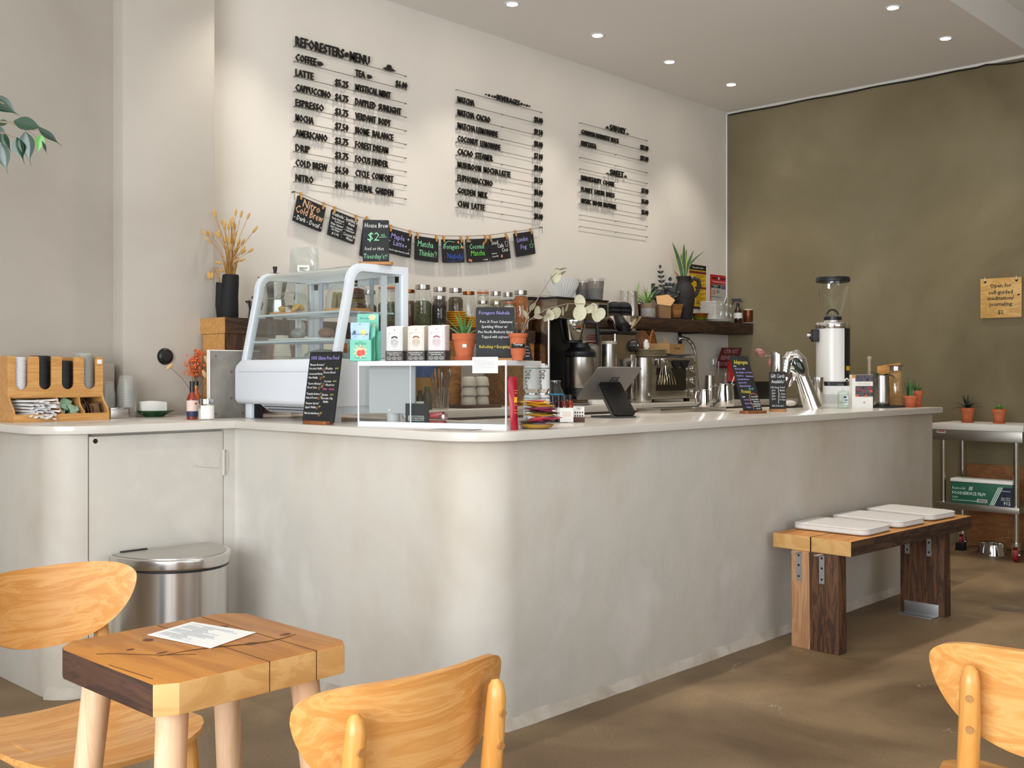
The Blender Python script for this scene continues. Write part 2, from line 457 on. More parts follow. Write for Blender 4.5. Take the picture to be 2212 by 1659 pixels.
# ================================================================== ROOM SHELL
def floor_mat():
    m, nt, N, L, B = _nt('polished_concrete_floor')
    tc = N.new('ShaderNodeTexCoord')
    n = N.new('ShaderNodeTexNoise'); n.inputs['Scale'].default_value = 1.3; n.inputs['Detail'].default_value = 9; n.inputs['Distortion'].default_value = .8
    L.new(tc.outputs['Object'], n.inputs['Vector'])
    r = N.new('ShaderNodeValToRGB'); e = r.color_ramp.elements
    e[0].position = .3; e[0].color = srgb('5f4a34'); e[1].position = .72; e[1].color = srgb('9c8262')
    x = e.new(.5); x.color = srgb('7d674c')
    L.new(n.outputs['Fac'], r.inputs[0])
    # fine speckle
    n2 = N.new('ShaderNodeTexNoise'); n2.inputs['Scale'].default_value = 90; n2.inputs['Detail'].default_value = 4
    L.new(tc.outputs['Object'], n2.inputs['Vector'])
    mx = N.new('ShaderNodeMix'); mx.data_type = 'RGBA'; mx.blend_type = 'OVERLAY'; mx.inputs[0].default_value = .35
    L.new(r.outputs[0], mx.inputs[6]); L.new(n2.outputs['Color'], mx.inputs[7])
    hs = N.new('ShaderNodeMix'); hs.data_type = 'RGBA'; hs.blend_type = 'COLOR'; hs.inputs[0].default_value = .75
    L.new(mx.outputs[2], hs.inputs[6]); L.new(r.outputs[0], hs.inputs[7])
    # hairline cracks, only in some patches
    v = N.new('ShaderNodeTexVoronoi'); v.feature = 'DISTANCE_TO_EDGE'; v.inputs['Scale'].default_value = 1.1
    nd = N.new('ShaderNodeTexNoise'); nd.inputs['Scale'].default_value = 4; nd.inputs['Detail'].default_value = 6
    L.new(tc.outputs['Object'], nd.inputs['Vector'])
    ad = N.new('ShaderNodeVectorMath'); ad.operation = 'MULTIPLY_ADD'; ad.inputs[1].default_value = (.35, .35, .35)
    L.new(nd.outputs['Color'], ad.inputs[0]); L.new(tc.outputs['Object'], ad.inputs[2]); L.new(ad.outputs[0], v.inputs['Vector'])
    cr = N.new('ShaderNodeMapRange'); cr.inputs[1].default_value = .0006; cr.inputs[2].default_value = .0024; cr.inputs[3].default_value = 1; cr.inputs[4].default_value = 0
    L.new(v.outputs['Distance'], cr.inputs[0])
    nm = N.new('ShaderNodeTexNoise'); nm.inputs['Scale'].default_value = 2.6; nm.inputs['Detail'].default_value = 5
    L.new(tc.outputs['Object'], nm.inputs['Vector'])
    mr = N.new('ShaderNodeMapRange'); mr.inputs[1].default_value = .54; mr.inputs[2].default_value = .62
    L.new(nm.outputs['Fac'], mr.inputs[0])
    mu = N.new('ShaderNodeMath'); mu.operation = 'MULTIPLY'; L.new(cr.outputs[0], mu.inputs[0]); L.new(mr.outputs[0], mu.inputs[1])
    mc = N.new('ShaderNodeMix'); mc.data_type = 'RGBA'; mc.inputs[7].default_value = srgb('a89a88')
    L.new(mu.outputs[0], mc.inputs[0]); L.new(hs.outputs[2], mc.inputs[6])
    L.new(mc.outputs[2], B.inputs['Base Color'])
    rr = N.new('ShaderNodeMapRange'); rr.inputs[3].default_value = .38; rr.inputs[4].default_value = .62
    L.new(n.outputs['Fac'], rr.inputs[0]); L.new(rr.outputs[0], B.inputs['Roughness'])
    b = N.new('ShaderNodeBump'); b.inputs['Strength'].default_value = .15; b.inputs['Distance'].default_value = .003
    L.new(n2.outputs['Fac'], b.inputs['Height']); L.new(b.outputs[0], B.inputs['Normal'])
    B.inputs['Specular IOR Level'].default_value = .35
    return m
struct('floor', MB().bx(-2.5, 8.2, -3.3, 5.2, -.1, 0), floor_mat())
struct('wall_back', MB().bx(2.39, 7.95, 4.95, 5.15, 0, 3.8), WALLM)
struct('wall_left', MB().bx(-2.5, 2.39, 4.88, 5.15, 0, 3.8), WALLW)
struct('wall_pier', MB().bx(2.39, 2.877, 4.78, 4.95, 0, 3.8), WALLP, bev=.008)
struct('wall_right', MB().bx(7.95, 8.15, -3.3, 5.15, 0, 3.8), OLIVE)
# shop front on the left and street side behind the camera, both with window openings
m = MB()
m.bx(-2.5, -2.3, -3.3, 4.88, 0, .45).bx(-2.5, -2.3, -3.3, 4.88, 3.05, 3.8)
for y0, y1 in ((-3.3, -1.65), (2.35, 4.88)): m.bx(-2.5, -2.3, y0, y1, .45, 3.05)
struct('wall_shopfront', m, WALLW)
m = MB()
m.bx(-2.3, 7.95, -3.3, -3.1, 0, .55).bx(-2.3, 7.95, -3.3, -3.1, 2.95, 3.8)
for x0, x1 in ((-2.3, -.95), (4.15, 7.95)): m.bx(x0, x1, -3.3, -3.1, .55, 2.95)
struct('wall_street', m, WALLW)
FRM = mat('window_frame', '2b2b2c', .5)
m = MB()
for y in (-1.65, -.3, 1.05, 2.35): m.box(-2.4, y, 1.75, .06, .06, 2.6)
m.bx(-2.43, -2.37, -1.65, 2.35, .45, .51).bx(-2.43, -2.37, -1.65, 2.35, 2.99, 3.05)
w1 = struct('window_1', m, FRM)
m = MB()
for x in (-.95, 1.6, 4.15): m.box(x, -3.2, 1.75, .06, .06, 2.4)
m.bx(-.95, 4.15, -3.23, -3.17, .55, .61).bx(-.95, 4.15, -3.23, -3.17, 2.89, 2.95)
w2 = struct('window_2', m, FRM)
m = MB(); m.bx(-2.5, 8.15, 2.487, 5.15, 3.5, 3.8)
struct('ceiling', m, CEIL)
struct('ceiling_upper', MB().bx(-2.5, 8.15, -3.3, 2.487, 3.74, 3.8), CEIL)
# low tiled dado seen behind the end of the side counter, and its small ledge
m = MB(); m.bx(-2.3, 1.66, 4.855, 4.88, 0, .76); struct('baseboard_left', m, plaster('dado_tile', ['a9a299', 'b9b2a8', 'c4bdb4'], .5, 2, .15))
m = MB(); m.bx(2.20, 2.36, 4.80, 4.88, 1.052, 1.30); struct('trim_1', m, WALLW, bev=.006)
m = MB(); m.bx(7.935, 7.95, -3.1, 4.95, 3.482, 3.5); struct('trim_2', m, mat('caulk', 'd9d4cb', .7))

# recessed downlights: the two rows over the counter
def downlight(x, y, label):
    t = thing('ceiling_downlight', label, 'ceiling light', (x, y, 3.5), 0, 'recessed downlights over the counter')
    MB().lathe([(.034, -.001), (.034, -.004), (.046, -.004), (.048, 0), (.034, 0)], n=28).obj('trim_ring', WHITE, t)
    MB().lathe([(0, -.003), (.033, -.003), (.033, -.001), (0, -.001)], n=28).obj('lamp_lens', mat('lamp_lens', 'fffaf0', .5, emis=60), t)
    l = bpy.data.lights.new('lamp', 'SPOT'); l.energy = 32 if y > 4 else 33; l.color = (1, .93, .83); l.spot_size = R(92); l.spot_blend = .7; l.shadow_soft_size = .035
    o = bpy.data.objects.new('lamp', l); COL.objects.link(o); o.parent = t; o.location = (0, 0, -.012)
    return t
_dl = ['nearest the left frame edge', 'second', 'third', 'fourth']
for k in range(6):
    x = 3.055 + .826 * k
    for y, row in ((4.445, 'back'), (2.79, 'front')):
        if row == 'back':
            lb = {2: 'first recessed downlight from the left along the back wall, cut by the frame top', 3: 'second recessed downlight from the left along the back wall',
                  4: 'third recessed downlight from the left along the back wall', 5: 'recessed downlight closest to the corner of the white and olive walls'}.get(k, 'recessed downlight above the menu wall, out of the frame')
        else:
            lb = {4: 'recessed downlight of the front row nearest the top edge', 5: 'recessed downlight of the front row nearest the olive wall'}.get(k, 'recessed downlight above the counter front, out of the frame')
        downlight(x, y, lb)
# black cable under the ceiling of the olive wall, white cable down the corner
pts = [Vector((7.925, 4.93, 3.474))]
for i in range(1, 14):
    y = 4.93 - i * .16; pts.append(Vector((7.925, y, 3.472 + .004 * math.sin(i * 1.7))))
pts += [PX(2130, 139.5, 7.925), PX(2165, 138, 7.925), PX(2190, 135.5, 7.925), PX(2212, 131, 7.925), Vector((7.925, 2.1, 3.45)), Vector((7.925, 1.6, 3.478))]
single('ceiling_cable', 'thin black cable running along the top of the olive wall', 'cable', MB().tube(pts, .006, 6), BLACK)
pts = [PY(1569, y, 4.935) for y in (249, 330, 450, 560, 640)] + [Vector((7.79, 4.935, 1.74))]
single('wall_cable', 'thin white cable hanging down the corner beside the red poster', 'cable', MB().tube(pts, .006, 6), WHITE)

# ================================================================== COUNTER
R1 = .20
body = [(1.745, 4.84)] + arc(1.745 + .13, 4.04 + .13, .13, 180, 270, 8) + [(1.879, 4.04), (1.879, 4.075), (2.474, 4.075), (2.474, 4.04), (2.53, 4.04)]
body += [(2.545, 4.02)] + arc(2.545 + R1, 2.575 + R1, R1, 180, 270, 14) + [(6.43, 2.575), (6.43, 3.30), (3.15, 3.30), (3.15, 4.93), (2.89, 4.93), (2.89, 4.765), (2.375, 4.765), (2.375, 4.84)]
ct = thing('service_counter', 'long pale plastered service counter with rounded corners', 'counter', (2.5, 3, 0))
def sh(poly): return [(p[0] - 2.5, p[1] - 3) for p in poly]
MB().prism(sh(body), 0, 1.018).obj('counter_body', CONC, ct, bev=.004)
d = MB().bx(-.617, -.030, 1.038, 1.060, .03, 1.006).obj('door', CONC, ct, bev=.002)
p = PY(206, 953, 4.037)
MB().cyl((p.x - 2.5, 1.0372, p.z), (p.x - 2.5, 1.0395, p.z), .0095).obj('finger_hole', mat('hole', '1b1714', .9), d)
hg = MB(); hz = PY(480, 999, 4.03).z
hg.prism([(-.175, -.006), (-.05, -.022), (-.05, .022), (-.175, .006)], 0, .003, Matrix.Translation((0, 1.038, hz)) @ Matrix.Rotation(R(90), 4, 'X'))
hg.cyl((-.030, 1.034, hz - .055), (-.030, 1.034, hz + .055), .007, None, 12)
hg.bx(-.025, -.005, 1.0365, 1.040, hz - .04, hz + .04)
for q in (-.16, -.12, -.07): hg.sph((q, 1.0345, hz), .004, .002, .004, 8, 5)
hg.obj('strap_hinge', CONC, d)
QUARTZ = mat('quartz_top', 'd6cfc5', .22, var=.05, vs=3, spec=.5)
rr_ = .21
top = [(2.505, 4.0)] + arc(2.505 + rr_, 2.53 + rr_, rr_, 180, 270, 14) + [(6.475, 2.53), (6.475, 3.33), (3.2, 3.33), (3.2, 4.945), (2.885, 4.945), (2.885, 4.0)]
single('worktop', 'pale stone worktop along the long counter and its rounded corner', 'worktop', MB().prism(top, 1.018, 1.05), QUARTZ, bev=.003)
wing = [(1.70, 4.845)] + arc(1.70 + .24, 4.0 + .22, .22, 180, 270, 10) + [(2.503, 4.0), (2.882, 4.0), (2.882, 4.775), (2.385, 4.775), (2.385, 4.845)]
wing[1:12] = [(1.70 + .24 + .24 * math.cos(R(180 + 9 * i)), 4.22 + .22 * math.sin(R(180 + 9 * i))) for i in range(11)]
single('worktop', 'short pale stone worktop on the left, below the pier', 'worktop', MB().prism(wing, 1.018, 1.05), QUARTZ, bev=.003)

# rough plaster foot where the counter meets the floor
path = arc(1.745 + .13, 4.04 + .13, .13, 200, 270, 8) + [(1.879 + .075 * i, 4.04) for i in range(1, 9)] + [(2.545, 4.02)] + [(2.545, 4.0 - .11 * i) for i in range(1, 11)] + arc(2.545 + R1, 2.575 + R1, R1, 180, 270, 14) + [(2.745 + .08 * i, 2.575) for i in range(1, 46)] + [(6.43, 2.575)]
q_ = random.Random(5); vs = []; fs = []
for i, p in enumerate(path):
    a = path[max(i - 1, 0)]; b = path[min(i + 1, len(path) - 1)]
    t_ = Vector((b[0] - a[0], b[1] - a[1])).normalized(); n_ = (t_.y, -t_.x)
    j = q_.uniform(-.004, .004); hh_ = .032 + q_.uniform(-.006, .006)
    for o_, z_ in ((-.004, hh_ + .02), (.003 + j * .3, hh_), (.009 + j, .022), (.017 + j * .6, .0)): vs.append((p[0] - 2.5 + n_[0] * o_, p[1] - 3 + n_[1] * o_, z_))
for i in range(len(path) - 1):
    for k in range(3): fs.append((i * 4 + k, i * 4 + k + 1, i * 4 + k + 5, i * 4 + k + 4))
MB().add(vs, fs).obj('plaster_foot', plaster('rough_foot', ['a39789', 'b7ac9e', 'c6beb2'], .85, 6, .9), ct)

# back counter along the menu wall
bc = thing('back_counter', 'low back counter standing along the menu wall behind the baristas', 'counter', (5.5, 4.6, 0))
MB().bx(-2.28, 2.4, -.30, .34, 0, 1.008).obj('cabinet', mat('grey_cabinet', '6f6a63', .6), bc)
MB().bx(-2.28, 2.42, -.33, .345, 1.008, 1.05).obj('back_worktop', QUARTZ, bc, bev=.003)
# ================================================================== SIDE COUNTER (left)
WT = 1.0502
rnd = random.Random(7)
RX = Matrix.Rotation(R(90), 4, 'X')                  # XY drawing -> XZ, extruded towards -Y
# ---- bamboo lid organizer
OX, OY, OW = 1.785, 4.50, .394
og = thing('lid_organizer', 'bamboo organizer with four lid slots and open bays below', 'organizer', (OX, OY, WT))
def slotpoly():
    p = [(0, .102), (OW, .102), (OW, .275)]
    for c in (.342, .245, .148, .049):
        p += [(c + .036, .275)] + [(c + .036 - .010 * math.sin(R(a)), .265 + .010 * math.cos(R(a))) for a in (30, 60, 90)]
        p += [(c + .026 * math.cos(R(a)), .160 + .026 * math.sin(R(a))) for a in range(0, -181, -15)]
        p += [(c - .036 + .010 * math.sin(R(a)), .265 + .010 * math.cos(R(a))) for a in (90, 60, 30)] + [(c - .036, .275)]
    p += [(0, .275)]
    return p
MB().prism(slotpoly(), 0, .008, Matrix.Translation((0, .068, 0)) @ RX).obj('slotted_front', BAMBOO, og)
m = MB()
side = [(.0, 0), (.24, 0), (.24, .275), (.06, .275), (.06, .115), (.045, .085), (.012, .055), (0, .035)]
SM = Matrix(((0, 0, 1, 0), (1, 0, 0, 0), (0, 1, 0, 0), (0, 0, 0, 1)))
for x in (-.008, OW): m.prism(side, x, x + .008, SM)
m.objs('side_panel', BAMBOO, og)
MB().bx(0, OW, .232, .24, 0, .275).bx(0, OW, .008, .232, 0, .008).bx(0, OW, .068, .232, .098, .106).obj('back_and_shelf', BAMBOO, og)
MB().bx(0, OW, 0, .008, 0, .031).obj('front_lip', BAMBOO, og)
dv = [(.008, .008), (.232, .008), (.232, .098), (.06, .098), (.05, .07), (.02, .045), (.008, .04)]
for x in (.197, .294): MB().prism(dv, x - .003, x + .003, SM).obj('divider', BAMBOO, og)
for x in (.098, .196, .293): MB().bx(x - .003, x + .003, .068, .232, .106, .262).obj('slot_divider', BAMBOO, og)
MB().bx(OW - .019, OW + .002, .0585, .0597, .245, .264).obj('price_sticker', PAPERW, og)
LID = dict(white=mat('lid_white', 'dcd9d6', .45), black=mat('lid_black', '1a1a1b', .35), clear=CUPP)
def lidmesh(col):
    return MB().lathe([(0, .0), (.034, 0), (.036, .006), (.040, .007), (.0425, 0), (.044, 0), (.0438, .003), (.041, .0085), (.035, .0075), (.033, .002), (0, .002)], n=24)
def lidstack(cx, col, n, z0, label, dz=.0068):
    first = None
    for i in range(n):
        l = (OX + cx + rnd.uniform(-.0012, .0012), OY + .068 + .048, z0 + i * dz)
        if first is None:
            first = single('cup_lid', label, 'lid', lidmesh(col), LID[col], l, 0, label.split(' in the')[0] + 's')
        else: dup(first, l)
lidstack(.049, 'white', 24, WT + .1065, 'white cup lid in the leftmost slot stack of the bamboo organizer')
lidstack(.148, 'black', 25, WT + .1065, 'black cup lid in the taller, second slot stack of the bamboo organizer')
lidstack(.245, 'black', 22, WT + .1065, 'black cup lid in the lower, third slot stack of the bamboo organizer')
lidstack(.342, 'clear', 25, WT + .1065, 'clear plastic lid in the rightmost slot stack of the bamboo organizer', .0074)
# heaps in the bays
def packet(w, l, t):
    return MB().grid(lambda u, v: ((u - .5) * w, (v - .5) * l, t * math.sin(math.pi * u) * (.35 + .65 * math.sin(math.pi * v))), 4, 6, .0006)
f = None
PW = mat('sachet_white', 'e4e2e0', .75)
for i in range(42):
    a = i % 7; b = i // 7
    l = (OX + .045 + a * .0160 + rnd.uniform(-.004, .004), OY + .055 + rnd.uniform(-.01, .018), WT + .018 + b * .0135 + rnd.uniform(-.002, .002))
    e = (R(rnd.uniform(-6, 6)), R(rnd.uniform(-40, 40)), R(rnd.uniform(-12, 12) + 24))
    if f is None:
        f = single('sugar_stick', 'slim white paper sugar stick in the heap at the left bay of the bamboo organizer', 'sugar packet',
                   MB().tube([(0, -.075, 0), (0, -.073, 0), (0, -.06, 0), (0, .06, 0), (0, .075, 0)], [.0085, .0085, .0065, .0065, .008], 8, True, .45), PW, l, 0, 'white sugar sticks')
        f.rotation_euler = e
    else: dup(f, l, e)
def heap(name, label, cat, group, m_, x0, x1, n, w, l, stand, zt, zb=.012):
    f = None
    for i in range(n):
        L_ = (OX + x0 + (x1 - x0) * ((i + .5) / n), OY + .06 + rnd.uniform(-.022, .05), WT + zb + l * .42 + rnd.uniform(-.004, .012))
        e = (R(rnd.uniform(65, 110)), R(rnd.uniform(-25, 25)), R(90 + rnd.uniform(-28, 28)))
        if not stand: e = (R(rnd.uniform(10, 60)), R(rnd.uniform(-30, 30)), R(rnd.uniform(-60, 60))); L_ = (OX + rnd.uniform(x0, x1), OY + .045 + rnd.uniform(-.015, .08), WT + zb + .012 + zt * i / n)
        if f is None:
            f = single(name, label, cat, packet(w, l, .006), m_, L_, 0, group); f.rotation_euler = e
        else: dup(f, L_, e)
heap('sugar_packet', 'brown sugar packet lying beside the white sticks in the bamboo organizer', 'sugar packet', 'brown sugar packets by the sticks', mat('sachet_brown', '8a5a36', .8, var=.2, vs=90), .150, .182, 8, .045, .06, False, .03)
heap('sweetener_packet', 'pale green sweetener packet in the middle bay of the bamboo organizer', 'sweetener packet', 'green sweetener packets', mat('sachet_green', '8fae93', .75, var=.2, vs=60), .205, .286, 14, .045, .06, False, .055)
heap('tea_packet', 'brown kraft packet standing in the right bay of the bamboo organizer', 'sugar packet', 'brown kraft packets', mat('sachet_kraft', '7d5c40', .8, var=.25, vs=60), .302, .386, 14, .05, .065, True, .0)

# ---- stack of clear lids and pan beside it
p = PY(256, 893, 4.66)
f = None
for k, (dx, n) in enumerate(((-.028, 9), (.026, 11))):
    for i in range(n):
        l = (p.x + dx * 1.6, 4.68 - dx * .6, WT + i * .0125)
        if f is None:
            f = single('clear_cup', 'clear plastic cup in the two upturned stacks behind the small steel pan', 'cup',
                       MB().lathe([(.046, 0), (.0445, 0), (.034, .062), (.030, .068), (0, .068), (0, .0672), (.0295, .0672), (.0335, .0615), (.046, 0)][:5], n=24), CUPP, l, 0, 'upturned clear cups')
        else: dup(f, l)
p = PZ(262, 904, WT)
pan = thing('steel_pan', 'small rectangular stainless steel pan beside the bamboo organizer', 'pan', (p.x - .0, p.y + .055, WT), R(-4))
MB().prism(rrect(.105, .10, .018), 0, .044).obj('pan_body', STEEL, pan, bev=.002)
m = MB(); o_ = rrect(.115, .11, .022); i_ = rrect(.100, .095, .016)
n_ = len(o_); m.add([(q[0], q[1], .044) for q in o_] + [(q[0], q[1], .044) for q in i_] + [(q[0], q[1], .0475) for q in o_] + [(q[0], q[1], .0475) for q in i_],
      [f_ for k in range(n_) for f_ in ((k, (k + 1) % n_, n_ + (k + 1) % n_, n_ + k), (2 * n_ + k, 3 * n_ + k, 3 * n_ + (k + 1) % n_, 2 * n_ + (k + 1) % n_), (k, 2 * n_ + k, 2 * n_ + (k + 1) % n_, (k + 1) % n_))])
m.obj('pan_rim', STEELP, pan)
# ---- green dish with paper napkins
p = PY(333, 898, 4.66)
GLAZE = mat('green_glaze', '2f5a30', .12, var=.35, vs=25)
single('green_dish', 'shallow green glazed dish holding white napkins', 'dish', MB().lathe([(0, 0), (.042, 0), (.045, .004), (.085, .024), (.093, .027), (.094, .030), (.085, .029), (.05, .012), (0, .009)], n=32), GLAZE, (p.x, p.y, WT))
nap = None
for i in range(9):
    l = (p.x - .012 + i * .001, p.y - .026 + i * .0065, WT + .016 + .0008 * (i % 3))
    if nap is None:
        nap = single('paper_napkin', 'folded white paper napkin standing in the green dish', 'napkin',
              MB().grid(lambda u, v: ((u - .5) * .12, .004 * math.sin(u * 7) * v, v * .052 + .004 * math.sin(u * 3.5)), 10, 3, .004), PAPERW, l, R(-6), 'napkins in the green dish')
    else: dup(nap, l, R(-6 + rnd.uniform(-3, 3)))
# ---- sauces, jar, orange flowers
def bottle(name, label, px, py, dy, h, r, liquid, cap, lab, capz=.72):
    p = PZ(px, py, WT); t = thing(name, label, 'bottle', (p.x, p.y + dy, WT))
    MB().lathe([(0, 0), (r * .95, 0), (r, .004), (r, h * .52), (r * .85, h * .60), (r * .42, h * .72), (r * .40, h * .9), (0, h * .9)], n=24).obj('glass_body', liquid, t)
    MB().lathe([(r * .46, h * capz), (r * .46, h), (0, h)], n=20).obj('cap', cap, t)
    MB().lathe([(r * 1.01, h * .07), (r * 1.01, h * .22)], n=24).obj('blue_band', mat('label_navy', '2c3350', .6), t, smooth=60)
    MB().lathe([(r * 1.01, h * .22), (r * 1.01, h * .50)], n=24).obj('paper_label', lab, t, smooth=60)
    return t
HOT = mat('hot_sauce', '8a2c10', .12, spec=.7); HOT2 = mat('hot_sauce_orange', 'b8551c', .12, spec=.7)
b = bottle('sauce_bottle', 'hot sauce bottle with black wrapped neck and pale label by the flowers', 415, 906, .0, .168, .0235, HOT, BLACK, mat('label_pink', 'e3c9bd', .7), .66)
MB().sph((.004, -.0236, .07), .006, .002, .004, 10, 6).obj('label_emblem', mat('label_red', 'a82f2a', .7), kid(b, 'paper_label'))
bottle('sauce_bottle', 'orange hot sauce bottle standing behind the steel lidded jar', 436, 904, .05, .168, .024, HOT2, BLACK, mat('label_pink', 'e3c9bd', .7), .88)
p = PZ(440, 907, WT); j = thing('shaker_jar', 'short glass jar with steel lid and white label', 'jar', (p.x + .005, p.y - .01, WT))
MB().lathe([(0, 0), (.033, 0), (.034, .003), (.034, .068), (.031, .073)], n=28).obj('glass', GLASS, j)
MB().lathe([(.0335, .070), (.0335, .090), (.031, .092), (0, .092)], n=28).obj('steel_lid', STEELP, j)
MB().lathe([(0, .003), (.032, .003), (.032, .05), (0, .05)], n=24).obj('contents', mat('salt_grey', 'cfc8bd', .9), j)
m = MB(); a0 = R(-160); m.grid(lambda u, v: (.0345 * math.cos(a0 + u * R(130)), .0345 * math.sin(a0 + u * R(130)), .006 + v * .058), 12, 1, .0004); m.obj('paper_label', PAPERW, j)
p = PZ(434, 898, WT); fl = thing('flower_vase', 'tiny dark vase of dried orange flowers and bunny tail grass', 'flowers', (p.x + .03, p.y + .10, WT))
MB().lathe([(0, 0), (.022, 0), (.030, .03), (.027, .07), (.020, .095), (.022, .10), (.018, .10), (.015, .09)], n=20).obj('vase', MBLACK, fl)
m = MB(); m2 = MB(); m3 = MB()
for i in range(9):
    a = rnd.uniform(0, 6.28); sx = rnd.uniform(-.05, .035); hh = rnd.uniform(.24, .33)
    tip = (sx, rnd.uniform(-.03, .02), hh); m.tube([(0, 0, .08), (sx * .4, 0, hh * .6), tip], .0015, 5)
    for k in range(22):
        q = (tip[0] + rnd.gauss(0, .013), tip[1] + rnd.gauss(0, .010), tip[2] - rnd.uniform(0, .06))
        m2.sph(q, .0055, .004, .005, 6, 4, Matrix.Rotation(rnd.uniform(0, 3), 4, 'X') @ Matrix.Rotation(rnd.uniform(0, 3), 4, 'Z'))
for (x, z) in ((.045, .27), (.06, .24), (.035, .20), (-.150, .235), (.07, .19)):
    m.tube([(0, 0, .08), (x * .5, -.01, z * .75), (x, -.02, z)], .0012, 5)
    m3.sph((x, -.02, z), .010, .010, .022, 10, 8, Matrix.Rotation(R(50 if x < 0 else -25), 4, 'Y'))
m.obj('stems', mat('dry_stem', '6b5a35', .8), fl); m2.obj('orange_blossom', mat('orange_petal', 'e8743f', .8, var=.3, vs=40), fl); m3.obj('bunny_tail', mat('dry_grass', 'd9b980', .95, var=.15, vs=80, bump=.6, bs=300), fl)
# ---- black round knob on the pier
p = PY(356, 770, 4.78)
k = thing('wall_outlet_cover', 'black round cap mounted on the pale pier', 'wall fitting', (p.x, 4.779, p.z))
MB().lathe([(0, .018), (.030, .018), (.036, .014), (.041, 0), (0, 0)], n=32, M=RX).obj('cap', mat('gloss_black', '141312', .3), k)
MB().lathe([(0, .0215), (.022, .021), (.024, .018), (0, .018)], n=28, M=RX).obj('centre_disc', mat('cap_centre', '232120', .5), k)
# ---- grey board leaning on the display case foot
p0 = PZ(455, 903, WT)
t = thing('upright_board', 'grey weathered board standing upright beside the white display case', 'board', (2.545, 4.27, WT))
bz = PY(455, 757, 4.24).z - WT
MB().bx(0, .26, 0, .018, 0, bz).obj('panel', plaster('weathered_grey', ['77726b', '8b867f', '9a958d'], .8, 6, .3), t)
MB().bx(-.002, .26, -.002, .02, bz, bz + .004).bx(-.004, 0, -.002, .02, 0, bz + .004).obj('pale_edge', PAPERW, t)
m = MB()
for x, z in ((.03, .02), (.03, .28), (.11, .21), (.11, .09), (.17, .02)): m.cyl((x, -.001, z), (x, .002, z), .006, None, 12)
m.obj('screw_dot', mat('dot_grey', '6a655f', .8), t)

# ================================================================== TIMBER SHELF ALONG THE MENU WALL
TZ = PY(490, 685, 4.56).z                            # top of the timber shelf
x0 = PY(486, 690, 4.56).x; x1 = 5.045
ts = thing('timber_shelf', 'long old timber shelf behind the display case carrying jars', 'shelf', (x0, 4.56, WT))
tb = PY(490, 720, 4.56).z - WT; tt = TZ - WT; L_ = x1 - x0
MB().bx(0, L_, 0, .36, tb, tt).obj('shelf_beam', [DARKW], ts, bev=.003)
MB().bx(.006, .12, .004, .34, 0, tb).obj('support_block', DARKWV, ts, bev=.003)
MB().bx(-.004, .0005, 0.002, .2, .0, tb - .002).bx(-.004, .0005, 0, .36, tb, tt).obj('sawn_end', BAMBOO, ts)
for xx in (.70, 1.55, L_ - .05): MB().bx(xx - .045, xx + .05, .01, .35, 0, tb).obj('support_block', BRNW, ts, bev=.003)
MB().bx(.30, .62, .05, .34, 0, tb - .05).obj('pink_box', mat('rose_card', '9a7468', .8), ts)
# ---- black double vase with bunny tails
p = PY(493, 684, 4.70); v = thing('black_vase', 'matte black double vase of dried bunny tail grass', 'vase', (p.x, 4.70, TZ), R(-44))
MB().tube([(.0, 0, 0), (.0, 0, .012), (.0, 0, .06), (.004, 0, .12), (.010, 0, .18), (.012, 0, .218), (.012, 0, .222)], [.045, .050, .050, .045, .042, .040, .036], 28).obj('tall_lobe', MBLACK, v)
MB().tube([(-.020, 0, 0), (-.020, 0, .04), (-.028, 0, .075), (-.036, 0, .12), (-.037, 0, .175), (-.036, 0, .18)], [.036, .040, .036, .026, .024, .021], 22).obj('short_lobe', MBLACK, v)
m = MB(); m3 = MB(); rn = random.Random(3)
for i in range(46):
    sp = rn.uniform(-1, 1); hh = rn.uniform(.10, .34)
    base = (.012, 0, .20); tip = Vector((.012 + sp * .125 * (hh / .30), rn.uniform(-.07, .05), .22 + hh - .10 * sp * sp))
    mid = Vector(base).lerp(tip, .55) + Vector((-sp * .012, 0, .025))
    m.tube([base, mid, tip], .0011, 4)
    d = (tip - mid).normalized(); q = d.to_track_quat('Z', 'Y').to_matrix().to_4x4()
    m3.sph(tip, .0065, .0065, .019, 8, 6, q)
for i in range(40):                                     # leaves and broken stalks low in the vase
    a = rn.uniform(-1, 1); hh = rn.uniform(.04, .14)
    m.tube([(.012 + a * .02, 0, .20), (.012 + a * .045, rn.uniform(-.03, .03), .22 + hh)], [.002, .0008], 4)
for i in range(5):
    a = rn.uniform(-.07, -.03); m.tube([(-.036, 0, .17), (a - .01, 0, .26), (a - .03, -.02, .22)], .0012, 4); m3.sph((a - .03, -.02, .215), .006, .006, .018, 8, 6)
m.obj('stems', mat('straw', 'b5843f', .8, var=.2, vs=40), v); m3.obj('bunny_tail', mat('dry_grass_gold', 'd3a862', .95, var=.2, vs=80, bump=.5, bs=300), v)
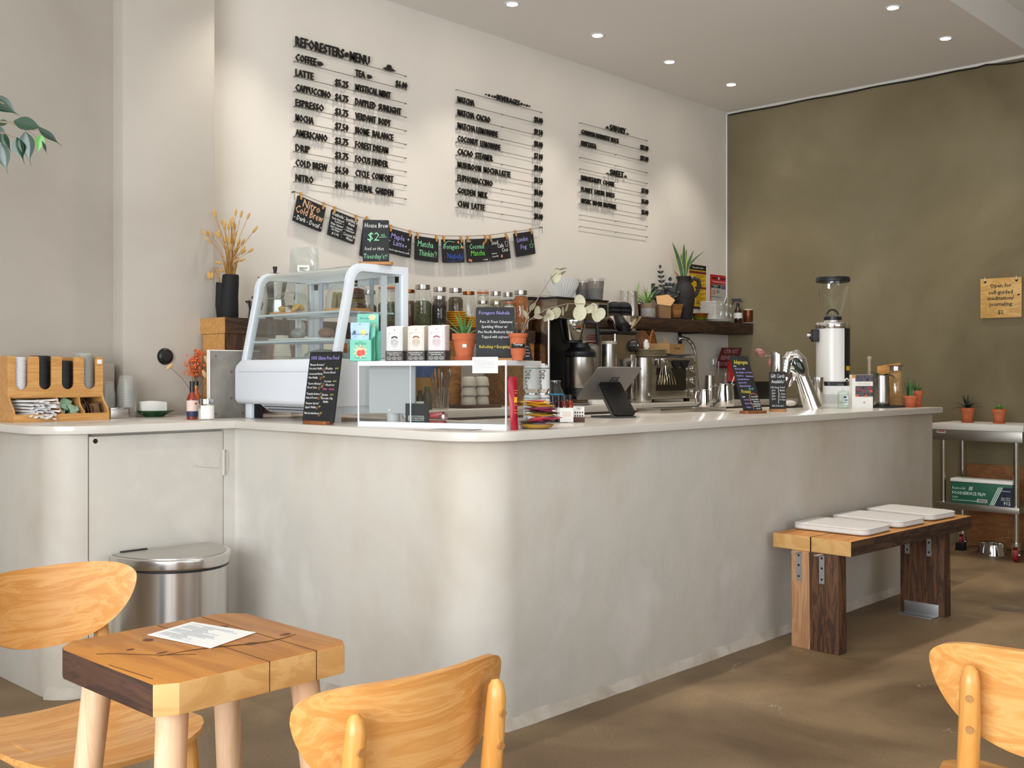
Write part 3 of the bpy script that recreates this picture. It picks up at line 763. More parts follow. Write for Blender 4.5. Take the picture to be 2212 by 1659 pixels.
# ---- moka pots
def moka(label, px, py, y, s, loc=None):
    p = PY(px, py, y); t = thing('moka_pot', label, 'coffee pot', (p.x, y, TZ), R(-40))
    MB().lathe([(0, 0), (.052 * s, 0), (.055 * s, .004), (.043 * s, .095 * s), (.044 * s, .10 * s), (.040 * s, .105 * s), (.060 * s, .20 * s), (.061 * s, .203 * s)], n=8).obj('body', STEELP, t, smooth=20)
    MB().lathe([(.062 * s, .202 * s), (.05 * s, .214 * s), (.02 * s, .225 * s), (0, .227 * s)], n=24).obj('lid', STEEL, t)
    MB().lathe([(.006 * s, .224 * s), (.008 * s, .235 * s), (.011 * s, .25 * s), (.009 * s, .254 * s), (0, .255 * s)], n=14).obj('knob', BLACK, kid(t, 'lid'))
    MB().tube([(.055 * s, 0, .19 * s), (.10 * s, 0, .195 * s), (.108 * s, 0, .17 * s), (.092 * s, 0, .10 * s)], [.009 * s, .011 * s, .011 * s, .008 * s], 10).obj('handle', BLACK, t)
    MB().add([(-.055 * s, -.014 * s, .203 * s), (-.055 * s, .014 * s, .203 * s), (-.082 * s, 0, .205 * s), (-.050 * s, 0, .165 * s)], [(0, 1, 2), (0, 2, 3), (1, 3, 2), (0, 3, 1)]).obj('spout', STEELP, t)
    return t
moka('large steel moka pot with black knob behind the display case', 594, 684, 4.72, 1.12)
moka('small dark moka pot between the black vase and the display case', 545, 684, 4.66, .46)

# ---- jars on the timber shelf
def jar(px, w_px, top_py, y, content, fill, lid, label, base=None, cat='jar'):
    b = TZ if base is None else base
    p = PY(px, 660, y); D = (p - Vector((0, 0, p.z))).dot(FW)
    r = w_px / 2 * D / F; h = PY(px, top_py, y).z - b
    t = thing('glass_jar', label, cat, (p.x, y, b), 0, 'glass jars of loose herbs behind the counter')
    nr = r * .76 if lid != 'clip' else r * .86
    MB().lathe([(0, 0), (r * .93, 0), (r, .008), (r, h * .68), (r * .93, h * .78), (nr, h * .87), (nr, h * .93)], n=26).obj('glass', GLASS, t)
    MB().lathe([(0, .004), (r * .9, .004), (r * .95, .012), (r * .95, h * fill * .9), (r * .7, h * fill), (0, h * fill * 1.02)], n=22).obj('contents', content, t)
    if lid == 'steel':
        MB().lathe([(nr + .003, h * .90), (nr + .003, h), (nr, h + .001), (0, h + .001)], n=26).obj('lid', STEEL, t)
    elif lid == 'copper':
        MB().lathe([(nr + .003, h * .92), (nr + .003, h), (0, h + .001)], n=26).obj('lid', mat('copper_lid', '9a6038', .35, 1), t)
    else:
        MB().lathe([(nr + .004, h * .91), (nr + .004, h * .945), (nr, h * .945)], n=26).obj('gasket', mat('orange_gasket', 'c2693a', .6), t)
        MB().lathe([(nr + .003, h * .945), (nr + .003, h * .965), (nr * .8, h), (0, h)], n=26).obj('lid', GLASS, t)
        w = MB(); w.tube([(nr + .006, 0, h * .94), (nr + .016, 0, h * .90), (r + .006, 0, h * .74), (r + .004, 0, h * .80)], .0018, 6)
        for zz in (.89, .85): w.tube([(nr * 1.02 * math.cos(a), nr * 1.02 * math.sin(a), h * zz) for a in [R(20 * k) for k in range(19)]], .0014, 5)
        w.obj('wire_clip', STEELP, kid(t, 'lid'))
    return t
def herb(n, c, v=.45, s=70): return mat(n, c, .95, var=v, vs=s, bump=.9, bs=160)
HG = herb('herb_green', '5a5b3c'); HB = herb('herb_brown', '4a3325'); HD = herb('herb_dark', '2e231d'); HT = herb('spice_orange', '9a5c2e', .15); HS = herb('herb_straw', 'a79a72'); HW = herb('coconut_white', 'cbc3b2', .15)
jar(913, 40, 616, 4.66, HG, .62, 'steel', 'tall jar of green herb right of the display case, half full')
jar(950, 34, 621, 4.72, HB, .70, 'steel', 'steel lidded jar of brown leaves behind the small dark jar')
jar(949, 33, 640, 4.60, HD, .75, 'steel', 'shorter jar of dark tea in front, left of the yellow plates')
jar(984, 34, 623, 4.74, herb('herb_olive', '5b4a34'), .78, 'steel', 'steel lidded jar of brown herb above the yellow plates')
jar(1012, 31, 630, 4.76, HW, .40, 'copper', 'jar with a copper lid, nearly empty, above the black chalkboard')
jar(1043, 27, 626, 4.765, HW, .80, 'clip', 'clip top jar of white flakes, back row above the chalkboard')
jar(1071, 27, 630, 4.765, HS, .80, 'steel', 'pale jar in the back row, second left of the orange spice jar')
jar(1097, 26, 632, 4.765, HS, .72, 'steel', 'pale jar in the back row, next to the orange spice jar')
jar(1043, 29, 650, 4.68, HS, .80, 'steel', 'front row jar, left one of the two behind the chalkboard top')
jar(1072, 29, 652, 4.68, HS, .80, 'steel', 'front row jar, right one of the two behind the chalkboard top')
jar(1100, 29, 650, 4.66, HW, .82, 'clip', 'clip top jar with an orange gasket at the chalkboard right corner')
jar(1125, 34, 628, 4.63, HT, .86, 'steel', 'tall jar of orange brown spice at the right end of the jars')
jar(838, 44, 616, 4.66, HG, .58, 'clip', 'orange rimmed jar of green herb seen through the display case')
jar(797, 34, 628, 4.76, HG, .6, 'steel', 'herb jar at the left, dimly seen through the display case back')
jar(882, 34, 626, 4.76, herb('herb_rust', '6b4a2c'), .7, 'copper', 'copper lidded jar half hidden by the display case frame')
# ---- yellow plates on the shelf
YEL = mat('yellow_glaze', 'd89a1f', .25, var=.08, vs=20)
def plate_pile(px, y, n, r, dz, m_, label, group, base, cat='plate', name='plate', wob=0):
    p = PY(px, 690, y); f = None
    for i in range(n):
        l = (p.x + rnd.uniform(-wob, wob), y + rnd.uniform(-wob, wob), base + i * dz)
        if f is None:
            f = single(name, label, cat, MB().lathe([(0, 0), (r * .55, 0), (r * .6, .002), (r * .95, .010), (r, .013), (r * .98, .016), (r * .9, .0135), (r * .55, .006), (0, .005)], n=32), m_, l, 0, group)
        else: dup(f, l)
plate_pile(985, 4.64, 7, .062, .0135, YEL, 'mustard yellow plate in the pile behind the aloe pot', 'yellow plates, left pile', TZ)
plate_pile(1022, 4.64, 5, .056, .0135, YEL, 'mustard yellow plate in the lower pile beside the chalkboard', 'yellow plates, right pile', TZ)
# ---- stacked white paper cups behind the display case
CUPW = mat('paper_cup', 'dcd5c6', .6)
f = None
for px, y, n, lb in ((609, 4.48, 15, 'leftmost'), (664, 4.48, 15, 'middle'), (706, 4.48, 15, 'rightmost')):
    p = PY(px, 760, y); f = None
    for i in range(n):
        l = (p.x, y, WT + i * .0205)
        lab = f'white paper cup in the {lb} nested stack seen through the display case'
        if f is None:
            f = single('paper_cup', lab, 'cup', MB().lathe([(.044, 0), (.046, .002), (.0445, .005), (.031, .105), (0, .105)], n=24), CUPW, l, 0, f'paper cups, {lb} stack')
        else: dup(f, l)
# ================================================================== GLASS DISPLAY CASE
DX, DY, DS = 2.645, 4.225, 1.025
dc = thing('display_case', 'white pastry display case with curved glass front', 'display case', (DX, DY, WT), LEFT)
dc.scale = (DS, DS, DS)
W_, Dp = .68, .42
outer = [(.032, .257), (.097, .560)] + [(.175 - .078 * math.cos(R(a)) ** 1.0, .565 + .085 * math.sin(R(a))) for a in (12, 28, 45, 62, 80)] + [(.19, .650), (.42, .650)]
def inset(pr, d):
    o = []
    for i, p in enumerate(pr):
        a = pr[max(i - 1, 0)]; b = pr[min(i + 1, len(pr) - 1)]
        t = Vector((b[0] - a[0], b[1] - a[1])).normalized(); o.append((p[0] + t.y * d, p[1] - t.x * d))
    return o
inner = inset(outer, .034)
WBL = mat('display_white', 'dfe3ea', .3)
for x in (0, W_ - .028):
    m = MB(); poly = outer + [(.42, .257), (.388, .257), (.388, .616)] + [q for q in reversed(inner[:-1])]
    m.prism(poly, x, x + .028, SM); m.obj('end_frame', WBL, dc, bev=.003)
for x in (.012, W_ - .014):
    MB().prism(inner[:-1] + [(.388, .616), (.388, .257)], x, x + .003, SM).obj('end_glass', GLASS, dc)
fr = inset(outer, .006)
MB().grid(lambda u, v: (.012 + u * (W_ - .024),) + tuple((Vector(fr[min(int(v * (len(fr) - 1)), len(fr) - 2)]).lerp(Vector(fr[min(int(v * (len(fr) - 1)), len(fr) - 2) + 1]), v * (len(fr) - 1) - min(int(v * (len(fr) - 1)), len(fr) - 2)))), 2, len(fr) - 1, .004).obj('curved_glass', glass('green_edge_glass', (.955, .98, .97), 1.0), dc)
low = [(.03, .064)] + [(.028 + .028 * math.cos(R(a)), .092 + .028 * math.sin(R(a))) for a in (255, 240, 225, 210, 195, 180)] + [(0, .215), (.006, .232), (.032, .257), (.42, .257), (.42, .064)]
MB().prism(low, 0, W_, SM).obj('lower_body', WBL, dc, bev=.004)
MB().bx(.03, W_ - .03, -.001, .002, .204, .2055).obj('panel_seam', mat('seam_grey', '9da2aa', .6), kid(dc, 'lower_body'))
m = MB()
for x in (.02, W_ - .07):
    for y in (.04, .36): m.bx(x, x + .05, y, y + .04, 0, .066)
m.objs('foot', WBL, dc, bev=.003)
m = MB()
for i in range(6): m.bx(.075 + i * .011, .0795 + i * .011, .05, .056, .002, .064)
m.obj('vent_fin', BLACK, dc)
m = MB(); m.prism([(.03, .066), (.08, .03), (.36, .03), (.36, .066)], .15, W_ - .03, SM); m.obj('drip_pan', WBL, dc)
m = MB()
for i in range(30): m.bx(.17 + i * .0158, .179 + i * .0158, .040, .0435, .0535, .057); m.bx(.17 + i * .0158, .179 + i * .0158, .058, .0615, .041, .0445)
m.obj('perforation', BLACK, kid(dc, 'drip_pan'))
m = MB()
for (a, b) in ((.03, .345), (.335, .65)):
    y = .405 if a < .1 else .395
    for x in (a, b - .03): m.bx(x, x + .03, y, y + .008, .262, .61)
    m.bx(a, b, y, y + .008, .262, .29).bx(a, b, y, y + .008, .585, .612)
m.obj('sliding_door', WBL, dc)
MB().bx(.02, W_ - .02, .36, .42, .610, .648).bx(.028, .04, .30, .325, .262, .61).bx(W_ - .04, W_ - .028, .30, .325, .262, .61).obj('back_rail', WBL, dc)
m = MB()
for x in (.16, .52): m.cyl((x, .35, .258), (x, .35, .61), .009, None, 10)
m.objs('shelf_post', mat('bluish_grey', '9aa3b4', .4), dc)
SH1, SH2 = .452, .335
SHW = mat('shelf_wire', 'c9d4de', .35)
for nm, z in (('wire_shelf', SH1), ('wire_shelf', SH2)):
    m = MB()
    y0 = .10 if z == SH1 else .075
    m.tube([(.03, y0, z), (W_ - .03, y0, z)], .005, 8).tube([(.03, .36, z), (W_ - .03, .36, z)], .004, 8)
    for i in range(42): m.tube([(.035 + i * .0148, y0, z + .001), (.035 + i * .0148, .36, z + .001)], .0018, 5, False)
    for y in (.18, .27): m.tube([(.03, y, z - .003), (W_ - .03, y, z - .003)], .003, 6)
    m.obj(nm, SHW, dc)
S1 = WT + DS * SH1 + .0036; S2 = WT + DS * SH2 + .0036
def dxp(px, x): return PX(px, 700, x)
def pastry_rot(): return Euler((rnd.uniform(-.5, .5), rnd.uniform(-.5, .5), rnd.uniform(0, 6))).to_matrix().to_4x4()
CAKE = mat('cake_brown', '5a3a22', .9, var=.4, vs=60, bump=.6, bs=120); YCAKE = mat('cake_yellow', 'd2a83a', .85, var=.35, vs=50, bump=.4, bs=90); GCAKE = mat('cake_olive', '7a6a3c', .9, var=.4, vs=50, bump=.6, bs=100)
for px, label, r, hh, board in ((630, 'glass cake dome on the upper shelf, left, over yellow pastries', .088, .098, .098), (752, 'glass cake dome on the upper shelf, right, over stacked loaf slices', .098, .118, .108)):
    p = dxp(px, DX + .235)
    t = thing('cake_dome', label, 'cake dome', (p.x, p.y, S1 + .0145))
    MB().lathe([(r, 0), (r, hh * .35), (r * .93, hh * .62), (r * .72, hh * .86), (r * .35, hh * .985), (.010, hh), (.008, hh + .006), (.018, hh + .014), (.021, hh + .026), (.016, hh + .037), (0, hh + .040)], n=32).obj('dome', GLASS, t)
    single('cake_board', f'round wooden board under the {"left" if px < 700 else "right"} glass cake dome', 'board', MB().lathe([(0, 0), (board, 0), (board + .002, .003), (board + .002, .011), (board, .014), (0, .014)], n=36), BAMBOO, (p.x, p.y, S1))
    if px < 700:
        for i in range(9):
            q = (p.x + rnd.uniform(-.05, .05), p.y + rnd.uniform(-.05, .05), S1 + .029 + .006 * (i % 3))
            single('pastry', f'{["yellow fruit pastry","dark brown pastry","golden pastry"][i % 3]} heaped under the left cake dome', 'pastry', MB().sph((0, 0, 0), .024, .02, .013, 12, 8, pastry_rot()), [YCAKE, CAKE, YCAKE][i % 3], q, 0, f'{["yellow","brown","golden"][i % 3]} pastries in the left dome')
    else:
        for i in range(4):
            single('loaf_slice', f'brown loaf slice, {["lowest","second","third","topmost"][i]} of the pile in the right cake dome', 'cake slice', MB().box(0, 0, .0115, .075, .065, .021, (0, 0, .2 * i)), [CAKE, GCAKE, CAKE, mat('loaf_red', '6e3b28', .9, var=.3, vs=50)][i], (p.x + .02, p.y - .02, S1 + .0148 + i * .0225), 0, None, bev=.005)
        for i in range(3):
            o = single('cake_wedge', f'olive cake wedge leaning against the loaf pile, {["front","middle","rear"][i]} one', 'cake slice', MB().prism([(-.035, 0), (.03, 0), (.0, .075)], -.010, .010, RX), GCAKE, (p.x - .045 + i * .018, p.y + .035 - i * .01, S1 + .0148), R(40 + 15 * i), bev=.004)
p = dxp(648, DX + .20)
pl = single('long_platter', 'long white platter on the lower shelf of the display case', 'platter', MB().prism(rrect(.40, .16, .07), 0, .006).prism(rrect(.42, .18, .08), .006, .012), PORC, (DX + .22, (dxp(570, DX + .2).y + dxp(735, DX + .2).y) / 2, S2), R(90), bev=.002)
for px, nm, lb, mm, s in ((645, 'bagged_bread', 'grey round bread in a clear bag on the white platter', mat('bag_grey', '7f8583', .35, var=.3, vs=40), (.038, .032, .026)), (705, 'bread_loaf', 'brown bread loaf on the right end of the white platter', mat('loaf_brown', '7c5a48', .9, var=.2, vs=60, bump=.4), (.046, .03, .024))):
    q = dxp(px, DX + .21); t = thing(nm, lb, 'bread', (q.x, q.y, S2 + .0125))
    MB().sph((0, 0, s[2] * .92), s[1], s[0], s[2], 18, 12).obj('loaf', mm, t)
    if px < 700: MB().sph((0, -.02, .05), .014, .03, .03, 10, 8).obj('bag_end', CUPP, t)
q = dxp(700, DX + .24)
single('cake_tray', 'pale tray with a covered cake on the floor of the display case', 'tray', MB().prism(rrect(.2, .3, .05), 0, .01).sph((0, 0, .012), .08, .11, .035, 18, 8), mat('tray_grey', '9aa3a0', .5), (DX + .24, q.y, WT + DS * .2575))
# things standing on top of the case
TOPZ = WT + DS * .6505
q = dxp(657, DX + .30); t = thing('plastic_bag', 'clear plastic bag of pale powder with a small label on the display case', 'bag', (q.x, q.y, TOPZ), FACE)
def bagfn(sg):
    return lambda u, v: ((u - .5) * (.145 - .02 * v) , sg * (.024 * math.sin(math.pi * u) ** .6 * max(0, math.cos(v * 1.5)) + .002) + .004 * math.sin(9 * u + 5 * v), v * .125)
MB().grid(bagfn(-1), 12, 10, .0006).grid(bagfn(1), 12, 10, .0006).obj('bag_film', CUPP, t)
MB().sph((0, 0, .038), .055, .018, .036, 16, 10).obj('powder', mat('powder_cream', 'd8cfbf', .95), t)
MB().grid(lambda u, v: (.002 + (u - .5) * .056, -.0285 + .002 * v, .008 + v * .03), 4, 2, .0005).obj('label', PAPERW, t)
m = MB(); m.bx(-.018, .02, -.0300, -.0294, .022, .026).bx(-.018, .012, -.0302, -.0296, .013, .016); m.obj('label_print', BLACK, kid(t, 'label'))

# ================================================================== CHALKBOARDS
def board(name, label, loc, rz, w, h, lean, groups, base=None, th=.006, rad=.006, base_mat=None, cat='sign'):
    """groups: {chalk colour: [(text, x from -.5..5 of w, z 0..1 of h, cap height m, align, max width m)]}"""
    t = thing(name, label, cat, loc, rz)
    z0 = base[2] * .55 if base else 0
    M_ = Matrix.Translation((0, 0, z0)) @ Matrix.Rotation(-R(lean), 4, 'X')
    bd = MB().prism([(x, y + h / 2) for x, y in rrect(w, h, rad)], -th / 2, th / 2, M_ @ RX).obj('board', CHALKB, t)
    for c, ls in groups.items():
        m = MB()
        for l in ls:
            s_, x, z, hh = l[:4]; al = l[4] if len(l) > 4 else 'C'; mw = l[5] if len(l) > 5 else w * .9
            if callable(s_): s_(m, M_, w, h, -th / 2)
            else: m.text(s_, x * w, z * h, hh, al, mw, y=-th / 2, M=M_, shear=.12, off=-.004)
        m.obj('chalk_lettering', CH[c], bd)
    if base:
        bm_ = MB(); bw, bdp, bh = base
        bm_.prism(rrect(bw, bdp, min(bw, bdp) * .3), 0, bh)
        bm_.obj('wooden_base', base_mat or OAKB, t, bev=.002)
    return t
def dots(pts, r):
    def f(m, M_, w, h, y):
        for x, z in pts: m.lathe([(0, 0), (r, 0), (r, .0006), (0, .0006)], n=10, M=M_ @ Matrix.Translation((x * w, y, z * h)) @ RX)
    return f
def strokes(pts, r=.0011):
    def f(m, M_, w, h, y): m.tube([M_ @ Vector((x * w, y - .0002, z * h)) for x, z in pts], r, 5)
    return f
def rings(cs):
    def f(m, M_, w, h, y):
        for x, z, r in cs: m.tube([M_ @ Vector((x * w + r * math.cos(R(a)), y - .0002, z * h + r * 1.1 * math.sin(R(a)))) for a in range(0, 361, 30)], .0007, 5)
    return f
q = PX(687, 914, DX + .0)
p0 = PX(640, 915, 2.575)
board('gluten_free_board', 'tall leaning chalkboard headed 100% Gluten Free Food', (2.553, PX(687, 915, 2.553).y, WT), LEFT + R(6), .182, .285, 9,
      {'violet': [('100% Gluten Free Food', 0, .885, .0155, 'C', .16)],
       'white': [('"Banana Botanica"', -.46, .80, .0085, 'L', .085), ('Nourish Muffin', -.46, .745, .0085, 'L', .075), ('Brazilian', .06, .745, .0085, 'L', .05), ('Cheese Bread', .0, .69, .0085, 'L', .07),
                 ('Ceremonial Matcha', -.46, .67, .0085, 'L', .08), ('Mini Muffin', -.46, .615, .0085, 'L', .06), ('Coconut', .06, .565, .0085, 'L', .04), ('Macaroon', .12, .515, .0085, 'L', .06),
                 ('"Carrot Alchemy"', -.46, .53, .0085, 'L', .08), ('Floral Cake', -.46, .475, .0085, 'L', .06), ('"Pumpkin Radiance"', -.46, .385, .0085, 'L', .085), ('Baked Donut', -.46, .33, .0085, 'L', .065),
                 ('Banana', .04, .375, .0085, 'L', .04), ('Chocolate Chip', .02, .325, .0085, 'L', .068), ('Muffin', .10, .275, .0085, 'L', .04), ('"Autumn Garden"', -.46, .25, .0085, 'L', .08), ('Apple Muffin', -.46, .195, .0085, 'L', .065),
                 ('Mini Zucchini Bread', -.46, .11, .0085, 'L', .085)],
       'pink': [('Plain - Guava', .05, .455, .0085, 'L', .065)],
       'yellow': [('$4.75', .36, .75, .006, 'L', .02), ('$4.75', .34, .57, .006, 'L', .02), ('$4.75', .30, .38, .006, 'L', .02), ('$5', .06, .76, .007, 'L', .02), ('$4', .0, .63, .007, 'L', .02), ('$6', -.02, .49, .007, 'L', .02), ('$5', .0, .345, .007, 'L', .02), ('$5', -.02, .21, .007, 'L', .02), ('$6', .05, .12, .007, 'L', .02)],
       'peach': [(rings([(.0, .745, .005), (-.06, .62, .005), (-.08, .48, .005), (-.06, .335, .005), (-.08, .20, .005), (.02, .105, .005), (.04, .53, .005)]), 0, 0, 0)]},
      base=(.14, .055, .014), base_mat=wood('sign_base_red', '5e3319', '7d4824', '94582d', (1, 10, 10), 4, .5))
q = dxp(812, DX + .27)
board('house_brew_board', 'chalkboard reading House Brew $2 on top of the display case', (q.x, q.y, TOPZ), FACE + R(8), .112, .188, 4,
      {'white': [('House Brew', .02, .82, .020, 'C', .10), ('Iced or Hot', -.06, .30, .0145, 'C', .08)], 'green': [('$2', -.1, .52, .036, 'C', .055), ("Tuesday's!!", -.02, .11, .020, 'C', .10), ('.00', .25, .62, .012, 'C', .03), (strokes([(.12, .60), (.4, .61)]), 0, 0, 0)]},
      base=(.145, .055, .012))

# ================================================================== CLEAR COUNTER CASE AND WHAT STANDS ON IT
Lc, rzc = Vector((2.555, 3.225, WT)), math.atan2(-.96, .281)
ex, ey = Vector((.281, -.96, 0)), Vector((.96, .281, 0))
AL, AD, AH = .64, .29, .249
ac = thing('clear_counter_case', 'clear acrylic counter case with white top and edges', 'display case', Lc, rzc)
MB().bx(0, AL, 0, AD, AH - .018, AH).obj('white_top', WHITE, ac, bev=.001)
MB().bx(0, AL, 0, AD, 0, .014).bx(0, AL, .004, .009, .014, .020).obj('white_base', WHITE, ac, bev=.001)
m = MB()
for x in (0, AL - .005): m.bx(x, x + .005, 0, .005, .014, AH - .014)
m.bx(AL * .36, AL * .36 + .004, .008, .012, .014, AH - .014)
m.obj('corner_edge', WHITE, ac)
MB().bx(.005, AL * .62, .002, .004, .016, AH - .015).bx(AL * .36, AL - .005, .009, .011, .016, AH - .015).objs('sliding_pane', ACRYL, ac)
MB().bx(.0005, .003, .006, AD, .014, AH - .014).bx(AL - .003, AL - .0005, .006, AD, .014, AH - .014).objs('end_pane', ACRYL, ac)
MB().bx(.012, AL * .345, .060, .066, .05, AH - .018).obj('white_inner_panel', mat('panel_grey', 'b9babb', .5), ac)
def cpt(px, dy):                                     # point along the case front that the given pixel column meets
    r = ray(px, 800); P0 = Lc + ey * dy
    # (P0 + t ex) parallel to r in plan
    t = (P0.x * r.y - P0.y * r.x) / (ex.y * r.x - ex.x * r.y)
    return P0 + ex * t
CZ0 = WT + .0145; CZ1 = WT + AH + .0003
def cz(px, dy, z): p = cpt(px, dy); return (p.x, p.y, z)
t = thing('deli_tub', 'small translucent tub inside the clear counter case', 'tub', cz(850, .09, CZ0))
MB().lathe([(0, 0), (.024, 0), (.028, .045), (.030, .048), (0, .048)], n=22).obj('tub_body', mat('tub_frost', 'c9c9c6', .4), t)
MB().lathe([(.0305, .044), (.0305, .051), (0, .051)], n=22).obj('tub_lid', WHITE, t)
t = thing('dark_card', 'dark square card with a small white box logo in the clear case', 'card', cz(901, .030, CZ0 + .001), rzc + R(4))
MB().box(0, 0, .037, .098, .004, .074).obj('card', mat('card_slate', '2f3438', .7), t)
m = MB(); m.bx(-.036, .03, -.0032, -.0026, .010, .012).bx(-.036, .03, -.0032, -.0026, .026, .028).bx(-.036, -.034, -.0032, -.0026, .010, .028).bx(.028, .03, -.0032, -.0026, .010, .028)
m.text('FREE PALESTINE', -.003, .0145, .009, width=.058, y=-.002, off=.01); m.obj('lettering', PAPERW, kid(t, 'card'))
t = thing('red_stapler', 'red stapler lying in the clear case beside the dark card', 'stapler', cz(935, .055, CZ0), rzc + R(8))
MB().box(-.02, 0, .006, .14, .035, .012).box(-.02, 0, .028, .13, .03, .022, (0, R(-6), 0)).obj('stapler_body', mat('gloss_red', 'b8202a', .25), t, bev=.008)
MB().box(.042, 0, .026, .022, .031, .020).obj('stapler_nose', steel('pinkish', (.8, .45, .45), .2), t, bev=.003)
single('white_strut', 'white plastic strut leaning inside the clear case', 'strut', MB().tube([(0, 0, 0), (.085, 0, -.108)], .006, 8), WHITE, cz(838, .115, CZ0 + .125), rzc)

# on top of it, left to right
TEAL = mat('box_teal', '74c4ac', .55); TEALD = mat('box_teal_dark', '4fa58b', .55); SKY = mat('pouch_blue', 'a9c6e8', .45, var=.05, vs=20); PEACHM = mat('print_peach', 'f0cfa0', .6); NAVY = mat('print_navy', '26406e', .6)
bx_ = thing('gummy_display_box', 'teal cardboard display box of gummy pouches on the clear case', 'display box', cz(787, .10, CZ1), rzc + R(18))
w = .088; dd = .10
MB().bx(-w / 2, w / 2, -dd / 2, -dd / 2 + .002, 0, .083).obj('box_front', TEAL, bx_)
m = MB(); sidep = [(-dd / 2, 0), (dd / 2, 0), (dd / 2, .125), (-dd / 2, .083)]
for x in (-w / 2, w / 2 - .002): m.prism(sidep, x, x + .002, SM)
m.bx(-w / 2, w / 2, -dd / 2, dd / 2, 0, .002); m.obj('box_side', TEALD, bx_)
MB().prism([(-w / 2, 0), (w / 2, 0), (w / 2, .19), (-w / 2, .19)], 0, .002, Matrix.Translation((.0, dd / 2, 0)) @ RX).obj('header_card', TEAL, bx_)
m = MB()
m.text('WonderCalm', .0, .168, .0085, width=.08, y=dd / 2 - .002); m.obj('header_lettering', NAVY, kid(bx_, 'header_card'))
m = MB()
for x in (-.026, 0, .026): m.sph((x, dd / 2 - .0025, .142), .005, .001, .005, 8, 5)
m.sph((.018, dd / 2 - .0022, .175), .016, .0008, .011, 14, 6); m.obj('print_dot', PEACHM, kid(bx_, 'box_front'))
yb = -dd / 2
m = MB(); m.prism([(.030 * math.cos(R(a)) * (1 if k % 2 else .55), .030 + .030 * math.sin(R(a)) * (1 if k % 2 else .55)) for k, a in enumerate(range(0, 360, 18))], 0, .0006, Matrix.Translation((0, yb, .008)) @ RX); m.obj('print_flower', PEACHM, kid(bx_, 'box_front'))
m = MB(); m.sph((-.004, yb - .0006, .032), .012, .001, .012, 14, 8).sph((.010, yb - .0004, .034), .009, .001, .012, 14, 8); m.obj('print_mango', mat('print_red', 'd8483c', .5), kid(bx_, 'box_front'))
m = MB(); m.text('Wonder', 0, .064, .0095, width=.06, y=yb).text('Calm', 0, .051, .0095, width=.04, y=yb).text('Functional Gummies', 0, .012, .004, width=.06, y=yb - .0002).text('Mango', 0, .073, .004, width=.02, y=yb); m.obj('box_lettering', mat('print_green', '1f6a55', .6), kid(bx_, 'box_front'))
MB().sph((-.047 + .006, yb + .001, .004), .003, .001, .003, 8, 5).obj('print_corner_dot', NAVY, bx_)
for k in range(3):
    pt = thing('gummy_pouch', ['pale blue gummy pouch standing at the front of the teal box', 'teal gummy pouch in the middle of the teal box', 'dark teal gummy pouch at the back of the teal box'][k], 'pouch', Vector(cz(787, .10, CZ1 + .003)) + Matrix.Rotation(rzc + R(18), 3, 'Z') @ Vector((-.006 + .016 * k, -.038 + .026 * k, 0)), rzc + R(18 - 4 * k))
    hh = .148 - .016 * k
    MB().grid(lambda u, v: ((u - .5) * (.074 + .004 * math.sin(9 * v)), -.006 * math.sin(math.pi * u) * math.sin(math.pi * v), v * hh), 10, 10, .001).grid(lambda u, v: ((.5 - u) * .074, .006 * math.sin(math.pi * u) * math.sin(math.pi * v), v * hh), 10, 10, .001).obj('pouch_film', [SKY, TEAL, TEALD][k], pt)
    if k == 0:
        m = MB(); m.text('WonderFocus', 0, .099, .0085, width=.066, y=-.0045).text('Nootropic Gummies', 0, .091, .0032, width=.05, y=-.004).text('Lemon', .012, .112, .004, width=.02, y=-.0035); m.obj('pouch_lettering', NAVY, kid(pt, 'pouch_film'))
        MB().sph((.014, -.0042, .108), .012, .0008, .012, 14, 6).obj('print_sun', mat('print_yellow', 'e6d67a', .6), kid(pt, 'pouch_film'))
        MB().lathe([(0, 0), (.002, 0), (.002, .001), (0, .001)], n=10, M=Matrix.Translation((0, -.0022, .141)) @ RX).bx(-.026, -.016, -.0048, -.0038, .104, .116).obj('hang_hole', BLACK, pt)
